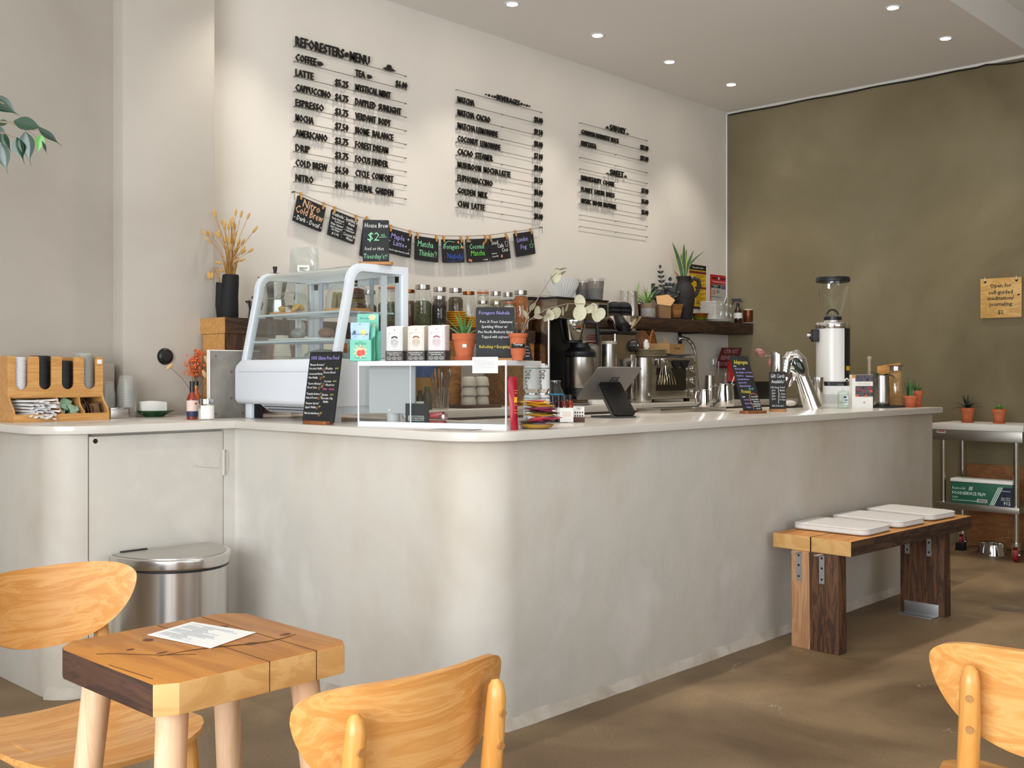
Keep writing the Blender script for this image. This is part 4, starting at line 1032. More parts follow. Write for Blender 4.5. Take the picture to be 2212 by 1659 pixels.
# chocolate bars: three open display boxes, each with its row of bars
INK = dict(black=mat('ink_black', '3a3634', .7), brown=mat('ink_brown', '8a5f3c', .7), rose=mat('ink_rose', '9a5f68', .7))
BARW = dict(black=mat('bar_white', 'e4e1db', .6), brown=mat('bar_cream', 'e2dacb', .6), rose=mat('bar_blush', 'e6dcd9', .6))
CHOC = mat('box_charcoal', '403a36', .6)
for px, c, lb in ((858, 'black', 'black printed white'), (904, 'brown', 'brown printed cream'), (948, 'rose', 'pink printed white')):
    loc = Vector(cz(px, .062, CZ1)); rz_ = rzc + R(16)
    cb = thing('chocolate_display_box', f'charcoal tray box holding the {lb} chocolate bars', 'display box', loc, rz_)
    MB().bx(-.035, .035, -.038, -.036, 0, .038).bx(-.035, -.033, -.038, .038, 0, .038).bx(.033, .035, -.038, .038, 0, .038).bx(-.035, .035, .036, .038, 0, .05).bx(-.035, .035, -.038, .038, 0, .0015).obj('tray', CHOC, cb)
    m = MB(); m.text('Functional Mushroom', 0, .0285, .0042, width=.058, y=-.038, off=.01).text('Dark Chocolate', 0, .0215, .0042, width=.045, y=-.038, off=.01)
    for x in (-.02, 0, .02): m.tube([(x + .0075 * math.cos(R(a)), -.0384, .010 + .005 * math.sin(R(a))) for a in range(0, 361, 30)], .0006, 5)
    for x, s_ in ((-.02, '7g'), (0, '72%'), (.02, '80')): m.text(s_, x, .0085, .003, width=.01, y=-.038)
    m.obj('tray_lettering', PAPERW, kid(cb, 'tray'))
    f = None
    for k in range(6):
        q = loc + Matrix.Rotation(rz_, 3, 'Z') @ Vector((.001 * (k % 2), -.0295 + .0118 * k, .002))
        lab = f'{lb} chocolate bar at the front of its tray' if k == 0 else f'{lb} chocolate bar behind the front one in its tray'
        if k == 0:
            b_ = thing('chocolate_bar', lab, 'chocolate bar', q, rz_); hh = .127
            MB().box(0, 0, hh / 2, .063, .010, hh).obj('wrapper', BARW[c], b_, bev=.001)
            m = MB(); y = -.0052
            def frame(x0, x1, z0, z1, tk=.0006): m.bx(x0, x1, y - .0003, y, z0, z0 + tk).bx(x0, x1, y - .0003, y, z1 - tk, z1).bx(x0, x0 + tk, y - .0003, y, z0, z1).bx(x1 - tk, x1, y - .0003, y, z0, z1)
            frame(-.028, .028, .034, .122); frame(-.023, .023, .040, .104)
            m.prism([(.018 * math.cos(R(a)), .074 + .018 * math.sin(R(a))) for a in range(40, 141, 10)] + [(.013 * math.cos(R(a)), .074 + .013 * math.sin(R(a))) for a in range(140, 39, -10)], 0, .0004, Matrix.Translation((0, y, 0)) @ RX)
            m.tube([(.015 * math.cos(R(a)), y - .0002, .068 + .019 * math.sin(R(a))) for a in range(0, 361, 20)], .0005, 4)
            for r_ in (.004, .008, .0115): m.tube([(r_ * math.cos(R(a)) * (1 + .12 * math.sin(R(5 * a))), y - .0002, .068 + r_ * math.sin(R(a)) * (1 + .12 * math.cos(R(4 * a)))) for a in range(0, 361, 15)], .0006, 4)
            m.sph((0, y, .115), .002, .0005, .0025, 8, 5).text('10g', -.019, .099, .003, width=.006, y=y)
            m.obj('wrapper_print', INK[c], kid(b_, 'wrapper'))
        else:
            o = single('chocolate_bar', lab, 'chocolate bar', MB().box(0, 0, (.128 + .001 * k) / 2, .063, .010, .128 + .001 * k), BARW[c], q, rz_, f'{lb} bars behind the front one', bev=.001)
# aloe in terracotta
def terracotta(name, label, loc, r, h, plant, cat='potted plant', saucer=True, sticker=False, rz=0):
    t = thing(name, label, cat, loc, rz)
    b = .012 * r / .05 if saucer else 0
    MB().lathe([(0, b), (r * .66, b), (r * .90, b + h * .74), (r, b + h * .74), (r * 1.0, b + h), (r * .90, b + h), (r * .87, b + h * .9)], n=32).obj('pot', TERRA, t)
    if saucer: MB().lathe([(0, 0), (r * .80, 0), (r * .92, r * .30), (r * .86, r * .30), (r * .76, b), (0, b)], n=32).obj('saucer', TERRAD, t)
    MB().lathe([(0, b + h * .90), (r * .88, b + h * .90)], n=20).obj('soil', SOIL, t)
    m = MB(); mt = plant(m, b + h * .9, r); m.obj('foliage', mt, t)
    if sticker: MB().grid(lambda u, v: (r * .84 * math.cos(R(-108 + 22 * u)), r * .86 * math.sin(R(-108 + 22 * u)), b + h * .42 + v * .012), 4, 1, .0005).obj('price_sticker', PAPERW, t)
    return t
def aloe(n, L, w, seed, mats=GREEN, el=(.5, 1.45), bend=.25):
    def f(m, z, r):
        q = random.Random(seed)
        for i in range(n):
            e = el[0] + (el[1] - el[0]) * i / max(1, n - 1)
            m.blade((q.uniform(-.2, .2) * r, q.uniform(-.2, .2) * r, z - .004), i * 2.4 + q.uniform(-.3, .3), e, L * q.uniform(.75, 1.1), w, bend * q.uniform(.3, 1.4), .45)
        return mats
    return f
ALOE = mat('aloe_green', '4f7d3f', .45, var=.2, vs=30)
terracotta('potted_aloe', 'small aloe in a terracotta pot on the clear case', cz(1003, .10, CZ1), .047, .090, aloe(11, .105, .0085, 4, ALOE), sticker=True, rz=FACE + R(10))
board('foragers_board', 'black chalkboard headed Foragers Nebula on the clear case', Vector(cz(1070, .075, CZ1)), FACE + R(3), .142, .190, 3,
      {'violet': [('Foragers Nebula', -.03, .86, .0125, 'C', .112)],
       'white': [('Pure X-Tract Calamansi', .02, .695, .0095, 'C', .118), ('Sparkling Water w/', -.02, .60, .0095, 'C', .095), ('Pine Needle Blueberry Syrup', .0, .50, .0095, 'C', .126), ('Topped with espresso', .0, .405, .0095, 'C', .1)],
       'yellow': [('Refreshing + Energizing', -.02, .21, .0115, 'C', .112)]}, base=(.150, .045, .009))
t = thing('taped_note', 'printed white paper note taped over the front edge of the clear case', 'note', cz(1048, -.0004, WT + AH - .036), rzc)
MB().bx(-.052, .052, -.001, -.0002, -.010, .048).obj('paper', PAPERW, t)
m = MB()
for i in range(9):
    z = .041 - i * .0052; w_ = [.09, .06, .085, .08, .088, .05, .085, .07, .03][i]
    m.bx(-.046, -.046 + w_, -.0013, -.001, z, z + .0011)
m.obj('printed_lines', mat('ink_grey', '8f8d8c', .8), kid(t, 'paper'))
# terracotta cup of tasting spoons with eucalyptus, small black card
q = Vector(cz(1119, .10, CZ1)); t = thing('spoon_cup', 'terracotta cup of wrapped spoons with a scalloped black label', 'cup', q, FACE)
MB().lathe([(0, 0), (.022, 0), (.030, .085), (.034, .085), (.036, .098), (.031, .098), (.026, .02), (0, .02)], n=28).obj('cup', TERRA, t)
MB().grid(lambda u, v: (.0285 * math.cos(R(-150 + 120 * u)), .0285 * math.sin(R(-150 + 120 * u)), .044 + .024 * v + .002 * math.sin(u * 40)), 20, 1, .0005).obj('black_label', MBLACK, t)
m = MB(); m.text('Tastings', 0, .054, .007, width=.034, y=-.0290); m.obj('label_lettering', PAPERW, kid(t, 'black_label'))
m = MB()
for i in range(7): a = i * .9; m.tube([(.012 * math.cos(a), .012 * math.sin(a), .03), (.02 * math.cos(a), .02 * math.sin(a), .115), (.024 * math.cos(a), .024 * math.sin(a), .135)], [.003, .004, .008], 8, True, .5)
m.obj('wrapped_spoon', glass('frosted_wrap', (.85, .87, .88), 1, .3), t)
EUC = mat('eucalyptus_leaf', 'bdb79c', .7, var=.12, vs=30); EUS = mat('eucalyptus_stem', '8a7468', .7)
t = thing('eucalyptus_branch', 'dry eucalyptus branch with round grey leaves arching over the coffee brewer', 'branch', q + Vector((0, 0, .055)), 0)
Dq = (q - Vector((0, 0, q.z))).dot(FW)
def ep(px, py, dd): return PD(px, py, Dq + dd) - (q + Vector((0, 0, .055)))
m = MB()
m.tube([(0, 0, 0), ep(1140, 680, .02), ep(1165, 640, .05), ep(1190, 600, .08), ep(1215, 578, .10)], [.0022, .002, .0018, .0014, .001], 6)
m.tube([(0, 0, 0), ep(1142, 692, .02), ep(1180, 668, .05), ep(1225, 656, .07), ep(1260, 656, .09), ep(1292, 660, .10)], [.0022, .002, .0018, .0015, .0012, .0008], 6)
m.tube([ep(1150, 690, .02), ep(1170, 684, .0), ep(1190, 680, .0)], .001, 5)
m.obj('branch_stem', EUS, t)
m = MB()
def eleaf(px, py, dd, r, ang, tilt=20):
    c = ep(px, py, dd); s_ = r * (Dq + dd) / F
    A_ = Matrix.Translation(c) @ Matrix.Rotation(FACE, 4, 'Z') @ Matrix.Rotation(R(ang), 4, 'Y') @ Matrix.Rotation(R(tilt), 4, 'Z')
    m.grid(lambda u, v: (s_ * math.sqrt(u) * math.cos(6.2832 * v) * 1.0, -.12 * s_ * u + .05 * s_ * math.sin(12.6 * v) * u, s_ * math.sqrt(u) * math.sin(6.2832 * v) * 1.15), 4, 16, .0006, A_)
for a in ((1200, 596, .09, 13, 20, 25), (1192, 604, .085, 10, -20, 70), (1213, 590, .10, 9, 60, 75), (1216, 580, .1, 7, 80, 80), (1205, 581, .1, 6, 100, 75),
          (1160, 672, .04, 10, 10, 50), (1150, 662, .05, 9, 40, 60), (1135, 680, .03, 10, -30, 65), (1163, 684, .0, 9, 100, 65), (1180, 685, .0, 9, 30, 55), (1188, 680, .02, 11, -20, 40), (1200, 676, .05, 12, 40, 30), (1215, 672, .05, 9, 0, 75),
          (1224, 664, .07, 8, 20, 75), (1252, 651, .09, 13, -10, 20), (1252, 676, .08, 15, 15, 10), (1272, 668, .09, 9, 60, 25), (1281, 666, .1, 10, 10, 15), (1296, 678, .1, 12, 30, 15), (1288, 684, .1, 11, -30, 25)): eleaf(*a)
m.obj('eucalyptus_leaf', EUC, t)
q = Vector(cz(1140, .118, CZ1)); t = thing('small_black_card', 'small slanted black card with white writing at the end of the clear case', 'sign', q, rzc + R(70))
M_ = Matrix.Rotation(R(-18), 4, 'X')
MB().prism([(x, y + .035) for x, y in rrect(.05, .07, .003)], 0, .002, M_ @ RX).obj('card', MBLACK, t)
m = MB()
for i, w_ in enumerate((.036, .028, .034, .02)): m.tube([M_ @ Vector((-w_ / 2 + w_ * k / 8, -.0024, .052 - i * .012 + .0018 * math.sin(k * 2.2 + i))) for k in range(9)], .0007, 5)
m.obj('chalk_lettering', CH['white'], t)
# ================================================================== FRONT COUNTER, LEFT OF THE TABLET
def pd(px, d, z): p = PD(px, 800, d); return Vector((p.x, p.y, z))
ALU = steel('aluminium', (.78, .78, .78), .16); CANW = mat('can_white', 'd9d9da', .3)
f = None
def can(loc, rz, band, label, text):
    t = thing('drink_can', label, 'can', loc, rz)
    r = .033
    MB().lathe([(0, .004), (.022, .004), (.025, 0), (.031, .012), (r, .018)], n=28).lathe([(r, .103), (.0275, .117), (.0275, .121), (.025, .121), (.024, .117), (0, .117)], n=28).obj('can_ends', ALU, t)
    MB().lathe([(r, .018), (r, .103), (.0285, .1145)], n=28).obj('can_label', CANW, t)
    MB().lathe([(r + .0002, .100), (r + .0002, .103)], n=28).obj('colour_band', band, kid(t, 'can_label'))
    m = MB()
    for k, (s_, dx) in enumerate((('Pure', .010), ('XTRACT', -.007))):
        tm = MB(); tm.text(s_, 0, -.006, .0145, 'L', .082, y=0, depth=.0004, off=.02)
        for v in tm.bm.verts:                           # turn the line to read downwards and wrap it round the can
            x, z = v.co.x, v.co.z
            a = -math.pi / 2 + (dx + z) / r; rr = r + .0003 - v.co.y * .5
            v.co = (rr * math.cos(a), rr * math.sin(a), .096 - x)
        me = bpy.data.meshes.new('t'); tm.bm.to_mesh(me); tm.bm.free(); m.bm.from_mesh(me); bpy.data.meshes.remove(me)
    m.obj('can_lettering', BLACK, kid(t, 'can_label'))
    return t
GB, YB, KB = mat('band_green', '3f8f6a', .5), mat('band_yellow', 'b9b13c', .5), mat('band_black', '222222', .5)
for (px, d, b, rz_, nm, tx) in ((1148, 4.34, GB, FACE + R(-35), 'green banded', 1), (1170, 4.385, KB, FACE + R(-5), 'black banded', 1), (1161, 4.42, YB, FACE + R(20), 'yellow banded', 1)):
    for lv in (0, 1): can(pd(px, d, WT + lv * .1215), rz_, b, f'{nm} white drink can, {"upper" if lv else "lower"} one of the stacked cans beside the clear case', 'Pure XTRACT')
# red pouch
pp = pd(1110, 3.79, WT); t = thing('red_pouch', 'narrow red foil pouch standing at the end of the clear case', 'pouch', pp, FACE + R(32))
def pouch(sg): return lambda u, v: ((u - .5) * .034 * (1 - .12 * math.sin(v * 6)) - .010 * (v - .3), sg * .010 * math.sin(math.pi * u) * math.sin(math.pi * min(1, v + .03)), v * .19)
REDF = mat('red_foil', 'a3122a', .3, var=.15, vs=30)
MB().grid(pouch(-1), 8, 16, .0006).grid(pouch(1), 8, 16, .0006).obj('pouch_film', REDF, t)
m = MB(); m.bx(-.006, .006, -.0118, -.0108, .098, .118); m.obj('yellow_label', mat('label_yellow', 'd8a528', .5), t)
m = MB()
for z in (.14, .131, .088, .07, .06): m.bx(-.006, .007, -.0112, -.0104, z, z + .003)
m.obj('pouch_print', mat('print_orange', 'c86a2a', .5), kid(t, 'pouch_film'))
# amber dish and snack packets
pp = pd(1160, 3.90, WT)
single('amber_dish', 'shallow amber glass dish under the pile of snack packets', 'dish', MB().lathe([(0, 0), (.035, 0), (.055, .006), (.062, .015), (.063, .017), (.055, .010), (.03, .004), (0, .004)], n=30), mat('amber_glaze', 'a8802f', .15, spec=.7), pp, 0)
PK = dict(yellow=mat('foil_yellow', 'dba023', .3, var=.15, vs=40), gold=mat('foil_gold', 'c9a63a', .3, var=.15, vs=40), brown=mat('foil_brown', '3a2a28', .3, var=.15, vs=40), plum=mat('foil_plum', '9a4668', .3, var=.15, vs=40), pink=mat('foil_pink', 'd8506a', .3, var=.15, vs=40), lilac=mat('foil_lilac', 'c9a0b8', .3))
for i, (c, dx, a, lb) in enumerate((('gold', 0, 6, 'gold snack packet lying in the amber dish, lowest of the pile'), ('brown', -.008, -4, 'dark brown snack packet just above the lowest gold one'), ('pink', .030, 14, 'pink snack packet sticking out to the right of the pile'),
        ('gold', .008, -8, 'gold snack packet above the pink one'), ('brown', .022, 10, 'dark brown snack packet in the middle of the pile'), ('plum', .012, 16, 'plum coloured snack packet in the upper half of the pile'), ('yellow', .008, 6, 'bright yellow snack packet second from the top'), ('yellow', -.004, -5, 'yellow snack packet on top of the pile'))):
    q = pp + Matrix.Rotation(FACE, 3, 'Z') @ Vector((dx, .0, .0)) + Vector((0, 0, .014 + i * .0118))
    t = thing('snack_packet', lb, 'snack packet', q, FACE + R(a)); s_ = rnd.uniform(-2, 2)
    t.rotation_euler = (R(rnd.uniform(-3, 3)), R(rnd.uniform(-4, 4)), FACE + R(a))
    def pk(sg): return lambda u, v: ((u - .5) * .112, (v - .5) * .075, sg * .0062 * (math.sin(math.pi * u) * math.sin(math.pi * v)) ** .6 + .0018 * math.sin(8 * u + s_ + 5 * v))
    MB().grid(pk(1), 16, 10, .0004).grid(pk(-1), 16, 10, .0004).obj('packet_film', PK[c], t)
    m = MB(); m.grid(lambda u, v: (-.02 + u * .05, -.032 + v * .05, .0076 * (math.sin(math.pi * (.32 + .45 * u)) * math.sin(math.pi * (.07 + .67 * v))) ** .6 + .0021), 8, 6, .0003)
    m.obj('packet_print', PK[['lilac', 'pink', 'lilac', 'yellow', 'pink', 'lilac', 'gold', 'pink'][i]], t)
# jar with blue band, little red bottles, cards
t = thing('clear_jar', 'empty clear glass jar with a blue band behind the little bottles', 'jar', pd(1198, 4.52, WT))
MB().lathe([(0, 0), (.038, 0), (.040, .006), (.040, .105), (.036, .125), (.024, .150), (.024, .172), (.0265, .173), (.0265, .166)], n=28).obj('glass', GLASS, t)
m = MB(); m.lathe([(.0408, .110), (.0408, .116)], n=28).bx(-.002, .006, -.0425, -.040, .06, .112); m.obj('blue_band', mat('band_blue', '2f95cf', .5), t)
for i, (px, d, c, lb) in enumerate(((1194, 4.40, '2a2438', 'dark'), (1207, 4.42, '3c1512', 'deep red'), (1219, 4.40, '5a1712', 'red'), (1231, 4.44, '8e2b17', 'orange red'))):
    t = thing('tincture_bottle', f'{lb} little tincture bottle with black cap, {["leftmost","second","third","rightmost"][i]} of four', 'bottle', pd(px, d, WT))
    MB().lathe([(0, 0), (.0125, 0), (.0135, .003), (.0135, .080), (.009, .090), (.0085, .094)], n=20).obj('glass_body', mat('tincture_' + c, c, .1, spec=.8), t)
    MB().lathe([(.0105, .092), (.0105, .113), (0, .114)], n=18).obj('cap', BLACK, t)
    MB().lathe([(.0138, .022), (.0138, .060)], n=20).obj('bottle_label', PAPERW, t, smooth=60)
t = thing('price_card', 'white card with faint orange writing in front of the little bottles', 'card', pd(1224, 4.36, WT + .001), FACE + R(-6))
M_ = Matrix.Rotation(R(-10), 4, 'X')
MB().box(0, 0, .031, .055, .002, .058, None).obj('card', PAPERW, t)
m = MB()
for z in (.042, .035, .028): m.tube([(-.018 + .036 * k / 12, -.0013, z + .0016 * math.sin(k * 1.9 + z * 900)) for k in range(13)], .0006, 4)
m.obj('card_lettering', CH['peach'], kid(t, 'card'))
t = thing('card_holder', 'small walnut block holding a white card with two rows of dark dots', 'card holder', pd(1250, 4.42, WT), FACE + R(3))
MB().bx(-.024, .024, -.012, .012, 0, .022).obj('walnut_block', wood('walnut', '3a2115', '55301d', '6b4028', (1, 10, 10), 5, .5), t, bev=.001)
MB().bx(-.023, .023, -.001, .001, .012, .064).obj('card', PAPERW, t)
m = MB()
for x in (-.015, -.005, .005, .015):
    for z in (.040, .027): m.sph((x, -.001, z), .0032, .0006, .0045, 8, 5)
for z, w_ in ((.058, .024), (.054, .014)): m.bx(-w_ / 2, w_ / 2, -.0015, -.001, z, z + .0016)
m.obj('card_print', mat('ink_dark', '4a4644', .8), kid(t, 'card'))
# magazine lying at the counter edge, cloth cups behind
q = PZ(965, 929, WT); single('magazine', 'thin printed leaflet lying flat in front of the clear case', 'leaflet', MB().grid(lambda u, v: ((u - .5) * .17, (v - .5) * .10, .001 + .004 * max(0, u - .7)), 8, 4, .0012), mat('leaflet_grey', '9d948c', .5, var=.3, vs=30), (q.x + .05, q.y + .0, WT), rzc)

# ================================================================== TABLET, DRIP TRAY, PITCHERS, BOARDS, TAP
tb = thing('payment_tablet', 'grey payment tablet on a black wedge stand seen from behind', 'tablet', PZ(1351, 903, WT), R(-12))
GREYT = mat('tablet_grey', '6f6a66', .45, .3)
ang = math.atan2(.148, -.165)
TM = Matrix.Translation((.005, .205, .082)) @ Matrix.Rotation(ang, 4, 'X')
LB = .222
MB().prism([(x, y + LB / 2) for x, y in rrect(.262, LB, .012)], -.004, .004, TM).obj('tablet', GREYT, tb, bev=.0015)
m = MB()
def sqring(w, tk): 
    a, b = w / 2, w / 2 - tk
    for x0, x1, y0, y1 in ((-a, a, -a, -b), (-a, a, b, a), (-a, -b, -b, b), (b, a, -b, b)): m.prism([(x0, y0), (x1, y0), (x1, y1), (x0, y1)], .0041, .0047, TM @ Matrix.Translation((.01, LB * .62, 0)))
sqring(.044, .008); sqring(.012, .006); m.obj('square_emblem', mat('emblem_dark', '2c2b2a', .5), kid(tb, 'tablet'))
m = MB(); m.prism([(x, y + LB / 2) for x, y in rrect(.255, LB - .008, .01)], -.0055, -.004, TM); m.obj('tablet_screen', mat('screen_glass', '0c0c0d', .1), kid(tb, 'tablet'))
sa = math.atan2(.150, .115); SMx = Matrix.Translation((0, .004, .010)) @ Matrix.Rotation(sa, 4, 'X')
SL = .19
MB().prism([(x, y + SL / 2) for x, y in rrect(.125, SL, .016)], -.004, .010, SMx).obj('customer_display', mat('display_black', '151413', .35), tb, bev=.002)
MB().prism([(x, y + SL / 2) for x, y in rrect(.132, SL, .016)], -.016, -.0045, SMx).obj('stand_leg', mat('stand_grey', '4c4a49', .5), tb, bev=.002)
MB().bx(-.066, .066, .0, .17, .0, .008).obj('stand_foot', mat('stand_grey', '4c4a49', .5), tb, bev=.003)
q0 = PZ(1425, 893, WT)
DTX0 = q0.x; dt = thing('drip_tray', 'low stainless drip tray set into the counter top', 'drip tray', (q0.x, 3.165, WT))
MB().bx(0, .62, 0, .15, 0, .024).obj('tray_body', STEEL, dt, bev=.002)
m = MB()
for i in range(24): m.bx(.02 + i * .0245, .034 + i * .0245, .02, .13, .0236, .0246)
m.obj('drain_slot', BLACK, dt)
def pitcher(px, d, h, r, label, z):
    t = thing('milk_pitcher', label, 'pitcher', pd(px, d, z), FACE + R(20))
    n = 30; prof = [(0, 0), (r * .96, 0), (r, .006), (r * .97, h * .55), (r * .86, h * .85), (r * .90, h)]
    m = MB(); m.lathe(prof + [(r * .87, h), (r * .84, h * .85), (r * .9, h * .5), (0, .004)], n=n)
    for v in m.bm.verts:
        a = math.atan2(v.co.y, v.co.x)
        if v.co.z > h * .8: v.co.x += .35 * r * max(0, math.cos(a)) ** 8 * (v.co.z - h * .8) / (h * .2)
    m.obj('pitcher_body', STEELP, t)
    MB().tube([(-r * .88, 0, h * .9), (-r * 1.35, 0, h * .88), (-r * 1.5, 0, h * .6), (-r * 1.3, 0, h * .25), (-r * .97, 0, h * .18)], [.005, .006, .006, .006, .005], 8, True, .6).obj('handle', STEELP, t)
    return t
pitcher(1563, 5.78, .122, .058, 'large polished steel milk pitcher on the drip tray', WT + .0248)
pitcher(1520, 5.66, .092, .034, 'small polished steel milk pitcher on the drip tray, left of the large one', WT + .0248)
single('bar_spoon', 'steel bar spoon standing in the large milk pitcher', 'spoon', MB().tube([(0, 0, 0), (.09, -.04, .22)], .0025, 6).tube([(.09, -.04, .22), (.10, -.045, .245)], [.003, .008], 8, True, .4), STEELP, pd(1563, 5.79, WT + .032), 0)
q = PZ(1627, 893, WT)
board('specials_board', 'tall tilted chalkboard listing supplements beside the steel pitchers', (q.x, q.y, WT), R(-10), .138, .300, 19,
      {'yellow': [('Adaptogens', .0, .855, .022, 'C', .105), ('Proteins', -.12, .33, .020, 'C', .07)],
       'violet': [('Blueberry Powder', -.40, .755, .0085, 'L', .075), ('Blue Spirulina', -.40, .69, .0085, 'L', .06), ('Maca Root', -.40, .63, .0085, 'L', .05), ("Lion's Mane Mushroom", -.40, .565, .0085, 'L', .085), ('Espresso Shot', -.40, .505, .0085, 'L', .06), ('Mushroom Mocha Shot', -.40, .445, .0085, 'L', .085),
                  ('Cacao Powder', .08, .69, .0085, 'L', .055), ('Matcha Powder', .10, .62, .0085, 'L', .055), ('Pea Protein', -.36, .20, .0085, 'L', .05), ('Whey Protein', -.36, .135, .0085, 'L', .055), ('Collagen', -.36, .07, .0085, 'L', .04)],
       'white': [('$1.00', -.44, .805, .007, 'L', .02), ('$.50', .02, .755, .007, 'L', .02), ('$2.00', -.40, .255, .007, 'L', .02), ('Focus Cacao', .08, .255, .008, 'L', .05), ("Lion's Mane", .08, .205, .008, 'L', .05), ('Mushroom', .14, .165, .008, 'L', .042), ('Powdered Greens', .08, .125, .008, 'L', .055), ('and MCT Oil', .08, .085, .008, 'L', .05), ('+ $1.00', .16, .04, .008, 'L', .035)],
       'teal': [('Boost!', .20, .39, .013, 'C', .035)],
       'peach': [(strokes([(.04, .03), (.03, .12), (-.03, .17), (.03, .22), (-.03, .27), (.05, .32), (.16, .31), (.22, .33), (.34, .31), (.44, .27)]), 0, 0, 0)]},
      base=(.160, .06, .014), base_mat=wood('sign_base_red', '5e3319', '7d4824', '94582d'))
q = PZ(1680, 889, WT)
board('gift_card_board', 'small upright chalkboard headed Gift Cards Available', (q.x, q.y, WT), FACE + R(4), .090, .205, 2,
      {'white': [('Gift Cards', .0, .84, .020, 'C', .075), ('Available!', .0, .70, .018, 'C', .07), ('Coffee Shop', -.44, .57, .010, 'L', .04), ('Sound', .12, .57, .010, 'L', .028), ('Bath', .14, .49, .010, 'L', .025)]
       + [(s_, -.36, .49 - .075 * i, .009, 'L', .02) for i, s_ in enumerate(('$10', '$25', '$50', '$100'))] + [(s_, .10, .40 - .075 * i, .009, 'L', .032) for i, s_ in enumerate(('1 Class', '5 Class', '10 Class'))] + [('Ask Someone!', 0, .09, .011, 'C', .065), (strokes([(.06, .16), (.03, .3), (.07, .42), (.03, .55), (.06, .6)]), 0, 0, 0)]},
      base=(.088, .045, .014))
# chrome espresso tap
Dt = 5.98; tl = pd(1758, Dt, WT); tp = thing('espresso_tap', 'curved chrome espresso tap rising from the counter', 'tap', tl, FACE)
def tq(px, py, dy=0): return Vector(((px - 1758) * Dt / F, dy, (887 - py) * Dt / F + .0))
MB().tube([tq(1758, 887), tq(1755, 882), tq(1748, 860), tq(1737, 830), tq(1728, 806), tq(1722, 792)], [.054, .052, .048, .043, .039, .038], 28, True, .72, up=(0, 1, 0)).obj('tap_column', CHROME, tp)
MB().tube([tq(1733, 820), tq(1728, 800), tq(1724, 782), tq(1716, 770), tq(1706, 772), tq(1700, 780)], [.034, .045, .046, .039, .032, .026], 26, True, .8, up=(0, 1, 0)).obj('tap_head', CHROME, tp)
MB().sph(tq(1722, 793, -.034), .027, .010, .052, 20, 12, Matrix.Rotation(R(-28), 4, 'Y')).obj('dark_gauge_glass', mat('gauge_glass', '16211a', .05, spec=.8), tp)
MB().tube([tq(1716, 786), tq(1702, 790), tq(1690, 792)], [.024, .026, .030], 20).cyl(tq(1697, 780), tq(1693, 806), .036, .036, 26).cyl(tq(1693, 806), tq(1691, 813), .030, .028, 24).obj('group_head', CHROME, tp)
MB().tube([tq(1722, 812), tq(1708, 804), tq(1698, 800)], [.022, .020, .016], 16).obj('lower_arm', CHROME, tp)
MB().box(*tq(1692, 823, -.03), .058, .016, .088, (0, R(24), 0)).obj('portafilter_handle', wood('handle_walnut', '2c1a14', '43291e', '5a3a2c', (9, 9, 1), 4, .4), tp, bev=.006)
MB().box(*tq(1691, 822, -.0395), .026, .002, .034, (0, R(24), 0)).obj('handle_inlay', CHROME, kid(tp, 'portafilter_handle'), bev=.0006)
MB().tube([tq(1707, 812), tq(1709, 822), tq(1705, 832)], [.016, .014, .012], 14).tube([tq(1716, 812), tq(1714, 824)], .010, 12).cyl(tq(1704, 832), tq(1703, 837), .014, .012, 16).obj('spout', CHROME, tp)
t = thing('pouring_cup', 'tall steel cup with an angled rim beside the chrome tap', 'cup', pd(1678, 5.9, WT))
hh = H + 5.9 * (808 - 764) / F - WT
m = MB(); m.lathe([(0, 0), (.034, 0), (.036, .004), (.034, hh), (.0325, hh), (.034, .01), (0, .006)], n=28)
for v in m.bm.verts:
    if v.co.z > hh * .9: v.co.z += -.55 * (v.co - Vector((0, 0, 0))).dot(RT) + .0
m.obj('cup_body', STEELP, t)
t = thing('cleaning_brush', 'pinkish round headed brush leaning out of the tall steel cup', 'brush', pd(1676, 5.92, WT + .01), FACE)
tipx = (1642 - 1676) * 5.92 / F; tz = H + 5.92 * (808 - 762) / F - WT - .01
MB().tube([(.012, 0, 0), (-.008, 0, hh - .02), (tipx + .02, 0, tz - .015)], .0045, 8).obj('brush_handle', STEELP, t)
MB().sph((tipx, 0, tz), .032, .026, .022, 18, 12, Matrix.Rotation(R(30), 4, 'Y')).obj('brush_head', mat('brush_rose', '94605a', .35, var=.2, vs=30), t)
MB().sph((tipx + .062, .0, tz - .055), .022, .018, .028, 14, 10).obj('brush_bulb', mat('brush_rose', '94605a'), t)
t = thing('oval_brush', 'white oval scrubbing brush with dark handle between the chalkboard and tap', 'brush', PZ(1712, 881, WT), R(-10))
MB().sph((0, .02, .026), .052, .024, .019, 20, 12).obj('white_oval', PORC, t)
MB().tube([(-.09, .02, .004), (.0, .02, .005), (.13, .02, .006)], .007, 8).obj('handle', mat('handle_dark', '2a211c', .5), t)

